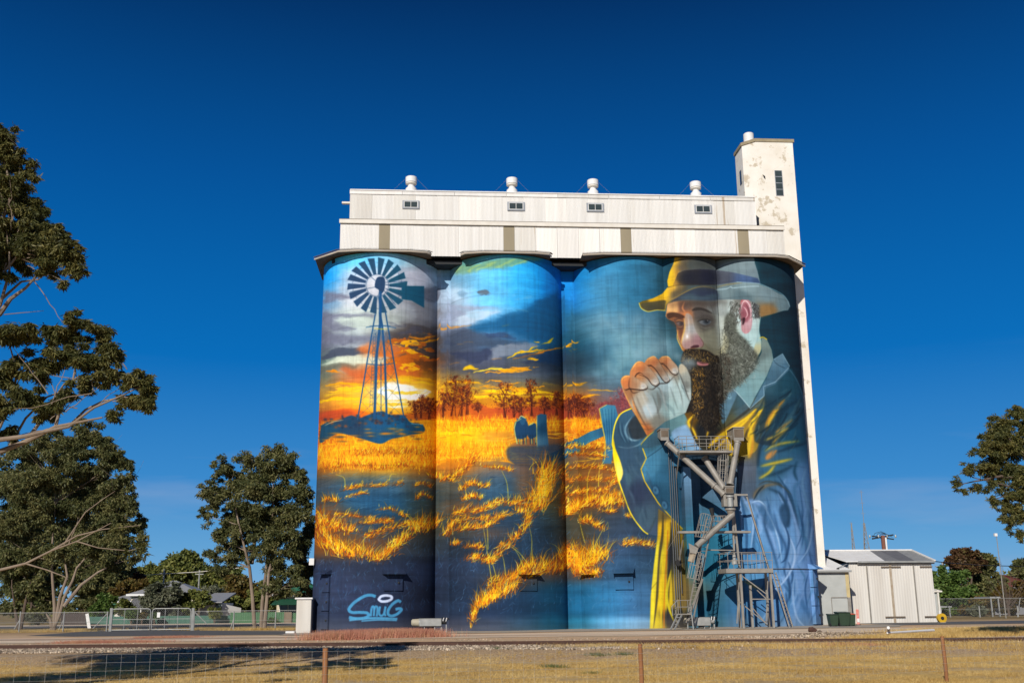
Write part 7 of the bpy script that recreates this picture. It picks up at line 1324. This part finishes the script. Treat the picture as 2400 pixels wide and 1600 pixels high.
# near tree, trunk outside the frame on the left
YN=26.; k=YN/FPX
ex=[tuple(v) for v in [(-13.2,22.5,12.,1.5,1.9,1.2),(-14.8,23,12.6,1.9,2.,1.4),(-16.8,23,12.,1.9,2.,1.4),(-18.8,22.5,12.4,1.9,2.,1.4),(-20.5,23,11.6,1.9,2.,1.4),(-16.8,23,8.,2.6,2.2,2.2),(-17.5,22,12.3,2.2,2.,1.6),(-18.5,23,11,2.6,2.5,2.4),(-17.5,21,7.,2.4,2.4,2.),(-17.,18.,5.6,1.8,1.8,1.2),(-18.,26,10,2.3,2.2,1.8),(-19,24,13,2.2,2.2,1.6)]]
nt_=thing('gum_tree',(-15.2,22.,-.36),'nearest gum tree reaching its long leafy branches in from the left edge','tree','gum trees along the fence')
cl=px_clumps(YN,[(0,300,34,26),(20,350,44,34),(-10,330,55,40),(20,460,70,40),(60,540,70,50),(20,590,60,40),(110,580,60,44),(170,600,34,30),(25,385,50,32),(40,430,50,30),(-20,430,60,40),(60,490,52,32),(10,520,60,40),(110,540,50,36),(50,570,60,36),(150,590,40,34),(110,620,44,28),(175,630,30,28),(-10,600,50,36),(150,665,16,14),(10,650,30,18),
   (40,790,60,40),(120,780,50,32),(190,765,45,30),(235,790,38,30),(160,830,50,32),(90,850,60,34),(215,840,50,30),(265,830,30,28),(20,870,60,36),(250,880,40,26),(310,890,40,28),(345,915,32,24),(300,940,40,24),(340,950,24,22),(200,900,40,22),(60,930,60,30),(110,960,40,22),(270,970,22,14),(10,960,50,34),(150,930,36,20),(20,1010,30,20)],.9)
leaves(cl,170000,.135,.12,M['leaf_near'],'crown',nt_,1.0,9,.75); leaves(ex,52000,.24,.18,M['leaf_near'],'outer_crown',nt_,.6,14,.6)
m=MB(); tb=np.array([-15.2,22,-.4]); m.tube([tb,(-15,22,2.2),(-14.6,22,4.2),(-14.8,22.2,7),(-15,22.3,10),(-14.5,22.3,12)],[.42,.36,.32,.24,.15,.06],12,False)
def np_(L,r0,r1_):
    P=[at(x,y,YN+dy) if not isinstance(x,str) else None for x,y,dy in L]; n=len(P); m.tube(P,[r0+(r1_-r0)*i/(n-1) for i in range(n)],8,False); return P
B1=np_([(-330,1190,0),(-160,1120,0),(0,1058,0),(60,1035,0),(130,1000,0),(180,990,0),(240,978,0)],.095,.02)
B2=np_([(-330,1160,0),(-150,1070,0),(0,1030,-.3),(60,1022,-.3),(100,1012,-.3),(160,1000,0),(220,955,0),(290,925,0),(330,905,0)],.075,.012)
np_([(130,1002,0),(140,960,0),(170,900,0),(178,850,0),(185,815,0)],.045,.012); np_([(60,1035,0),(100,980,.4),(130,930,.3),(150,900,0),(210,870,0)],.05,.012); np_([(160,1000,0),(200,960,.4),(240,940,.3),(290,930,0),(330,935,0)],.035,.008); np_([(-100,1100,0),(0,1000,.4),(30,930,.4),(40,870,0),(20,800,0)],.05,.015); np_([(20,1050,0),(60,980,.2),(110,930,.2),(190,900,.2),(250,850,0)],.035,.01)
np_([(-300,860,0),(-100,800,0),(0,735,0),(25,700,0),(60,675,0),(110,620,0)],.10,.02); np_([(-50,760,0),(0,715,0),(22,640,0),(22,590,0)],.06,.02); np_([(-50,740,0),(5,700,.3),(50,660,.3),(90,655,.3),(140,610,0)],.045,.01); np_([(10,737,0),(50,733,0),(75,731,0),(103,728,0)],.012,.005); np_([(-100,700,0),(0,650,0),(40,600,0),(100,560,0)],.05,.015)
np_([(-150,620,0),(0,530,0),(30,450,0),(10,380,0)],.07,.02); np_([(-250,1350,0),(-100,1330,0),(0,1335,0),(60,1320,0),(120,1290,0),(180,1268,0),(260,1225,0)],.05,.008); np_([(60,1320,0),(110,1335,0),(150,1350,0),(160,1358,0)],.02,.005); np_([(120,1290,0),(180,1255,0),(240,1240,0),(330,1230,0)],.025,.006); np_([(180,1268,0),(230,1283,0),(300,1290,0),(330,1283,0)],.016,.004); np_([(150,1275,0),(200,1200,0),(240,1170,0),(270,1150,0)],.02,.004)
for j in range(60):
    c=np.array(cl[j%len(cl)][:3]); src=B2[4+j%5] if c[2]<8.3 and c[2]>5 else at(20,600,YN)
    if np.linalg.norm(c-src)>3.6: continue
    limb(m,src+(c-src)*.35,c+rg.normal(size=3)*.1,.014,.004,.16,8)
m.build('trunk',M['bark'],nt_,smooth=True)
cl2=px_clumps(YN,[(320,1270,24,16),(335,1290,16,20),(300,1295,18,12),(280,1240,20,12),(335,1255,14,16)],.9); leaves(cl2,500,.15,.12,M['leaf_near'],'low_crown',nt_,.6,6,.6)
# right tree, trunk outside the frame
YR=46.; rtree=thing('gum_tree',(at(2560,1450,YR)[0],YR,0),'gum tree hanging its crown in from the right edge','tree','gum trees along the fence')
cl=px_clumps(YR,[(2385,968,30,24),(2395,1000,34,30),(2350,1000,34,28),(2350,1050,40,36),(2395,1060,40,44),(2370,1100,40,34),(2390,1150,36,36),(2350,1000,30,24),(2320,1025,36,26),(2370,1040,44,30),(2300,1060,28,20),(2260,1100,24,14),(2245,1130,12,22),(2258,1150,10,12),(2300,1100,30,18),(2340,1090,40,26),(2390,1100,40,34),(2330,1130,26,18),(2300,1140,20,16),(2325,1175,16,16),(2375,1160,36,28),(2395,1200,30,30),(2365,1215,24,28),(2390,1250,20,18),(2440,1080,60,80),(2500,1150,60,80),(2480,1000,60,50),(2360,1195,20,20)])
leaves(cl,90000,.16,.14,M['leaf_near'],'crown',rtree,.6,9); m=MB(); x_,y_,z_=rtree.location
tp_=[(x_,YR,0),(x_-.2,YR,3.5),(x_-.8,YR,6.),(at(2440,1130,YR)[0],YR,at(2440,1130,YR)[2])]; m.tube(tp_,[.35,.3,.24,.12],10,False)
for a_,b_ in(((2440,1130),(2380,1040)),((2440,1120),(2310,1120)),((2420,1150),(2260,1110)),((2440,1160),(2385,1230)),((2440,1110),(2350,1010)),((2350,1115),(2248,1135)),((2440,1140),(2330,1170))): limb(m,at(*a_,YR),at(*b_,YR),.06,.015,.05)
m.build('trunk',M['bark2'],rtree,smooth=True)
# background trees and shrubs
M['leaf_rb']=leafmat('rust_green_leaves',(.07,.04,.02),(.13,.065,.03),(.13,.11,.035),.5)
def bush(name,lab,Y,clumps,n,size,lm,group=None,cat='tree',bm_=None,rt=.2):
    xs_=[c[0] for c in clumps]; xm=sum(xs_)/len(xs_); yb=max(c[1]+c[3] for c in clumps); b=at(xm,yb,Y)
    g0=float(gz(b[0],Y)); t=thing(name,(b[0],Y,g0),lab,cat,group); cl=px_clumps(Y,clumps); leaves(cl,n,size,.3,lm,'crown',t,.1,12,.5); m=MB()
    for c in cl: m.tube([(b[0],Y,g0-.05),(b[0]*.5+c[0]*.5,Y,c[2]*.5),(c[0],c[1],c[2])],[rt,rt*.6,rt*.2],6,False)
    m.build('trunk',bm_ or M['bark2'],t,smooth=True); return t
GB='trees behind the houses'
bush('pine_tree','broad domed pine on the rise behind the grey roofed house',205,[(430,1318,36,26),(405,1330,28,24),(455,1330,30,26),(430,1345,50,26),(400,1350,30,22),(465,1352,28,22)],26000,.65,M['leaf_olive'],GB)
bush('pine_tree','lower olive pine left of the big domed one',195,[(355,1338,28,18),(375,1350,34,22),(335,1355,28,20),(355,1366,40,16),(385,1340,18,16)],15000,.6,M['leaf_olive'],GB)
bush('pine_tree','dark pine right of the domed one and behind the slim gum',190,[(495,1352,30,24),(520,1370,36,28),(485,1380,34,22),(540,1350,26,24),(520,1400,40,22)],18000,.6,M['leaf_olive'],GB)
bush('shrub','orange green tree behind the slim gum trunks',155,[(560,1375,34,30),(530,1400,30,26),(585,1400,36,30),(555,1425,40,16)],16000,.45,M['leaf_orange'],GB)
bush('shrub','dark tree between the slim gum trunks and the green roof',145,[(630,1395,30,30),(600,1410,32,24),(560,1420,30,20),(655,1420,20,18)],15000,.4,M['leaf_olive'],GB)
bush('shrub','red brown shrub left behind the house roof',165,[(313,1347,16,8),(325,1352,14,8)],3500,.4,M['leaf_red'],GB); bush('shrub','round olive tree at the left of the house roof',146,[(297,1372,26,16),(285,1385,18,14),(312,1383,18,14),(345,1378,18,12),(330,1368,16,12)],11000,.4,M['leaf_orange'],GB)
bush('shrub','leafy olive shrub left of the garden shed',127,[(238,1415,20,22),(225,1430,20,18),(250,1402,18,16),(262,1425,14,12)],7000,.32,M['leaf_green'],'garden trees before the house')
bush('shrub','low olive shrub between the garden shed and the verandah',126,[(292,1412,16,12),(300,1428,16,12),(284,1430,10,9)],4000,.3,M['leaf_olive'],'garden trees before the house')
bush('shrub','loose grey green tree growing before the house verandah',126,[(370,1375,26,14),(350,1395,24,20),(385,1400,32,24),(410,1385,22,18),(365,1420,30,16),(400,1425,24,14)],9500,.34,M['leaf_grey'],'garden trees before the house'); bush('shrub','rounded olive tree right of the loose grey green one',126.5,[(450,1398,28,14),(430,1410,22,16),(470,1408,22,14),(450,1425,26,14)],8500,.34,M['leaf_olive'],'garden trees before the house')
for cx_,cy_,rx_,ry_,lb,lm in((503,1434,15,13,'clipped round yellow green shrub before the white annex','leaf_olive'),(308,1438,16,10,'small bright green shrub behind the left gate leaf','leaf_green'),(333,1442,9,5,'tiny yellow flowering shrub behind the left gate leaf','leaf_orange'),(362,1442,9,6,'tiny yellow green shrub behind the gate sign','leaf_green'),(90,1448,26,16,'grey green shrub behind the left fence','leaf_grey'),(500,1380,26,10,'grey leafed shrub above the white annex roof','leaf_grey'),(55,1395,22,16,'yellow green shrub far left among the gums','leaf_orange'),(640,1455,9,7,'low scrubby shrub before the green sheet fence','leaf_green')):
    bush('shrub',lb,122.6 if cy_>1430 else 140,[(cx_,cy_,rx_,ry_),(cx_-rx_*.4,cy_+2,rx_*.6,ry_*.8),(cx_+rx_*.4,cy_+1,rx_*.6,ry_*.8)],2600,.24,M[lm],'garden shrubs',cat='shrub',rt=.06)
GR='trees right of the shed'
bush('tree','tall red brown tree among the greens right of the shed',112,[(2262,1302,30,20),(2245,1318,26,20),(2280,1320,26,22),(2255,1338,30,18)],20000,.34,M['leaf_rb'],GR)
bush('tree','dark green tree right of the red brown one',113,[(2310,1320,30,26),(2300,1350,40,30),(2325,1375,36,30),(2285,1375,34,24),(2320,1400,40,22)],22000,.36,M['leaf_gum'],GR)
bush('tree','bright green bushy tree just right of the shed',108,[(2215,1340,16,12),(2205,1360,26,20),(2235,1360,34,24),(2225,1390,44,26),(2260,1395,34,24),(2210,1415,30,18),(2250,1425,40,16)],22000,.34,M['leaf_green'],GR)
bush('shrub','orange tinged shrub below the dark green tree',105,[(2290,1410,26,14),(2310,1425,26,12),(2270,1428,22,10)],6500,.28,M['leaf_orange'],GR,cat='shrub'); bush('shrub','spiky pale green agave like shrub by the right fence',100,[(2290,1432,16,10)],1600,.4,M['leaf_grey'],GR,cat='shrub',rt=.05)
bush('tree','small dark tree at the far right edge behind the red roof',140,[(2392,1320,20,14),(2385,1340,26,14)],5000,.4,M['leaf_gum'],GR); bush('shrub','tangled orange shrubs at the right edge',104,[(2350,1395,24,22),(2380,1400,26,20),(2400,1385,24,26),(2360,1420,30,14)],8000,.3,M['leaf_orange'],GR,cat='shrub')
t=thing('bare_tree',(at(2365,1440,102)[0],102,0),'leafless grey tree at the right edge in front of the red roof','tree'); m=MB(); b0=np.array([at(2365,1440,102)[0],102,0])
for k in range(26):
    q=at(2365+rg.normal()*26,1345+rg.normal()*22,102); q[1]+=rg.normal(); limb(m,b0+[0,0,.5+rg.random()],q,.03,.006,.08,6)
m.tube([b0,b0+[0,0,1.6]],[.14,.1],8,False); m.build('trunk',M['bark2'],t,smooth=True)
# far scrub, so the plain does not end in a bare line
V=[]; tf=[]
for sx,(xa_,xb_) in enumerate(((-420,-40),(70,520))):
    cl=[(x,rg.uniform(230,330),rg.uniform(1.5,4),rg.uniform(7,14),6,rg.uniform(2.5,6)) for x in np.arange(xa_,xb_,7)]; o=leaves(cl,26000,1.1,.35,M['leaf_olive'],'far_scrub',None,.1,10,.5); tag(o,kind='stuff')

# ------------------------------------------------------------------ grass, stones, tufts
def blades(name,X,Y,h,w,mt,lean=.5,z=None,lab=None):
    n=len(X); Z=gz(X,Y) if z is None else z; a=rg.uniform(0,6.28,n); l=rg.normal(0,lean,(n,2))*h[:,None]; s=np.stack([np.cos(a),np.sin(a),np.zeros(n)],1)*w[:,None]
    P=np.stack([X,Y,Z-.01],1); top=P+np.stack([l[:,0],l[:,1],h],1); V=np.stack([P-s,P+s,top],1).reshape(-1,3)
    return npmesh(name,V,np.arange(3*n).reshape(n,3),mt,None,3)
def inview(n,y0,y1,pad=1.5):
    Y=y0+(y1-y0)*rg.random(n)**1.0; u=rg.random(n); lo=(-1260/FPX+math.tan(math.radians(4.2)))*Y-pad; hi=(1260/FPX+math.tan(math.radians(4.2)))*Y+pad; return lo+(hi-lo)*u,Y
def clump_mask(X,Y,s,thr,seed=0):
    v=np.sin(X*s+seed)*np.cos(Y*s*1.7+seed*2)+np.sin(X*s*2.3+Y*s*1.1+seed)*.7+np.sin(X*s*5.1-Y*s*6.3)*.45; return v>thr-rg.random(len(X))*.9
X,Y=inview(420000,22.5,41.5); k=clump_mask(X,Y,.8,.35,1); X,Y=X[k],Y[k]; tag(blades('dry_grass',X,Y,rg.uniform(.02,.08,len(X)),rg.uniform(.004,.010,len(X)),M['straw'],.9),kind='stuff',label='short dry straw coloured grass in front of the railway')
# scattered tufts
n=3400; tx_,ty_=inview(n,22.8,42); k=clump_mask(tx_,ty_,.6,.2,3); tx_,ty_=tx_[k],ty_[k]; X=np.repeat(tx_,16)+rg.normal(0,.05,len(tx_)*16); Y=np.repeat(ty_,16)+rg.normal(0,.05,len(tx_)*16); tag(blades('grass_tufts',X,Y,rg.uniform(.06,.17,len(X)),rg.uniform(.003,.007,len(X)),M['straw'],.55),kind='stuff',label='uneven dry grass tufts standing out of the short straw')
# taller dry grass along the right part of the line
xr_=[];yr_=[]
n=60000; f=rg.random(n); P=ra[None]+(rb-ra)[None]*f[:,None]; off=-rg.random(n)**.8*3.4; X=P[:,0]+rn[0]*off; Y=P[:,1]+rn[1]*off; k=(X>5.5+rg.normal(0,1.2,n))&(X<26)&clump_mask(X,Y,1.1,-.2,4); tag(blades('trackside_grass',X[k],Y[k]-.15,rg.uniform(.05,.22,k.sum()),rg.uniform(.004,.010,k.sum()),M['straw'],.55),kind='stuff',label='taller dry grass along the right half of the main line')
def patch(name,lab,pts,n,h,mt,sp=(1.2,.5),w=.008,lean=.4):
    xs_=[];ys_=[]
    for px,py,s in pts:
        c=gd(px,py,0); m_=int(n*s); xs_.append(c[0]+rg.normal(0,sp[0]*s,m_)); ys_.append(c[1]+rg.normal(0,sp[1]*s,m_))
    X=np.concatenate(xs_); Y=np.concatenate(ys_); hh=rg.uniform(.3,1,len(X))*h; return tag(blades(name,X,Y,hh,np.full(len(X),w),mt,lean),kind='stuff',label=lab)
patch('pink_grass','pinkish dry grass tuft in front of the signed cylinder',[(910,1492,1.),(870,1494,.9),(820,1496,.8),(790,1498,.7),(960,1493,.8),(985,1492,.5),(930,1490,.8)],5200,.55,M['pink'],(1.1,.6),.012,.3)
patch('pink_grass','low pink grass between the tracks at the left',[(225,1504,.9),(250,1505,1),(290,1504,1),(200,1506,.7),(390,1494,.8),(410,1493,.8),(360,1495,.5)],2600,.16,M['pink'],(1.1,.5),.010,.6)
patch('pink_grass','sparse pink grass beside the main line at the right',[(1960,1509,.8),(2000,1511,.7),(1900,1512,.7)],2400,.12,M['pink'],(1.,.5),.008,.6)
patch('roadside_grass','dry grass along the road edge at the right',[(2230,1480,1.2),(2300,1478,1.2),(2380,1476,1.2),(2250,1488,1.3),(2340,1486,1.3),(2180,1492,1),(2100,1495,.9)],3500,.25,M['straw'],(1.6,.7),.012,.5)
patch('yard_grass','dry grass along the fence left of the cabinet',[(50,1480,1.2),(110,1480,1.),(190,1476,1.),(480,1474,1.),(540,1475,1.2),(600,1474,1.2),(660,1475,1.)],2600,.22,M['straw'],(1.8,.5),.014,.5)
patch('green_weeds','small green weeds at the edge of the dry grass',[(1290,1536,.5),(1305,1538,.5),(1400,1524,.6),(1460,1523,.5),(1385,1548,.4),(960,1597,.3),(1586,1590,.35),(1668,1590,.25),(1700,1596,.25),(1160,1520,.3),(1375,1585,.25),(850,1540,.3)],420,.14,M['weed'],(.4,.25),.009,.6)
# ballast
def stones(name,X,Y,Z,r,mt):
    n=len(X); base=np.array([(1,0,0),(-1,0,0),(0,1,0),(0,-1,0),(0,0,1),(0,0,-1)],float); T_=np.array([(0,2,4),(2,1,4),(1,3,4),(3,0,4),(2,0,5),(1,2,5),(3,1,5),(0,3,5)])
    V=base[None]*rg.uniform(.6,1.25,(n,6,1)); th=rg.uniform(0,6.28,n); c,s=np.cos(th)[:,None],np.sin(th)[:,None]; tl_=rg.normal(0,.5,(n,1)); x=V[...,0]*c-V[...,1]*s; y=V[...,0]*s+V[...,1]*c; z=V[...,2]*.8+x*tl_
    V=np.stack([x,y,z],-1)*r[:,None,None]+np.stack([X,Y,Z],-1)[:,None]; F_=(T_[None]+6*np.arange(n)[:,None,None]).reshape(-1,3); return npmesh(name,V.reshape(-1,3),F_,mt,None,3)
M['stone']=leafmat('ballast_stone',(.10,.075,.052),(.34,.26,.18),(.70,.57,.42),2.5,0.)
n=46000; f=rg.random(n); P=ra[None]+(rb-ra)[None]*f[:,None]; off=1.2-rg.random(n)*5.2; X=P[:,0]+rn[0]*off; Y=P[:,1]+rn[1]*off; edge=-3.4+.5*np.sin(X*.9); k=((off>edge)|(rg.random(n)<.12))&(X<7.5+rg.normal(0,2.,n)+(off>-.1)*30)&(X>-26); X,Y,off=X[k],Y[k],off[k]
r=rg.uniform(.03,.075,len(X)); berm=np.clip((off+1.6)/1.2,0,1)*.0; tag(stones('ballast',X,Y,gz(X,Y)+r*.3,r,M['stone']),kind='stuff',label='loose grey and tan ballast stones under the main line')
X,Y=inview(9000,46.5,57); k=clump_mask(X,Y,.5,.6,7); X,Y=X[k],Y[k]; r=rg.uniform(.015,.045,len(X)); tag(stones('loose_stones',X,Y,gz(X,Y)+r*.2,r,M['stone']),kind='stuff',label='scattered small stones between the tracks')
c=gd(1960,1490,0); n=5000; X=c[0]+rg.normal(0,2.6,n); Y=c[1]+rg.normal(0,.9,n); hz_=.22*np.exp(-((X-c[0])/2.6)**2-((Y-c[1])/.9)**2)*rg.random(n); tag(stones('rubble',X,Y,gz(X,Y)+hz_,rg.uniform(.02,.06,n),M['stone']),kind='stuff',label='low heap of stones and earth by the second track at the right')
for k,(px,py,s,lb) in enumerate(((1904,1480,.22,'larger brown clod left on the rubble'),(1922,1484,.16,'second brown clod on the rubble'),(1938,1485,.13,'smallest brown clod at the right of the rubble'))):
    c=gd(px,py,.05); m=MB(); m.lathe((c[0],c[1],float(gz(c[0],c[1]))),[(s*.9,0),(s*1.1,s*.5),(s*.7,s*1.1),(s*.2,s*1.3)],9); o=m.build('clod',M['rail'] if k==0 else M['brown_eave']); 
    for v in o.data.vertices: v.co+=Vector(rg.normal(0,s*.12,3))
    tag(o,lb,'clod','clods on the rubble')
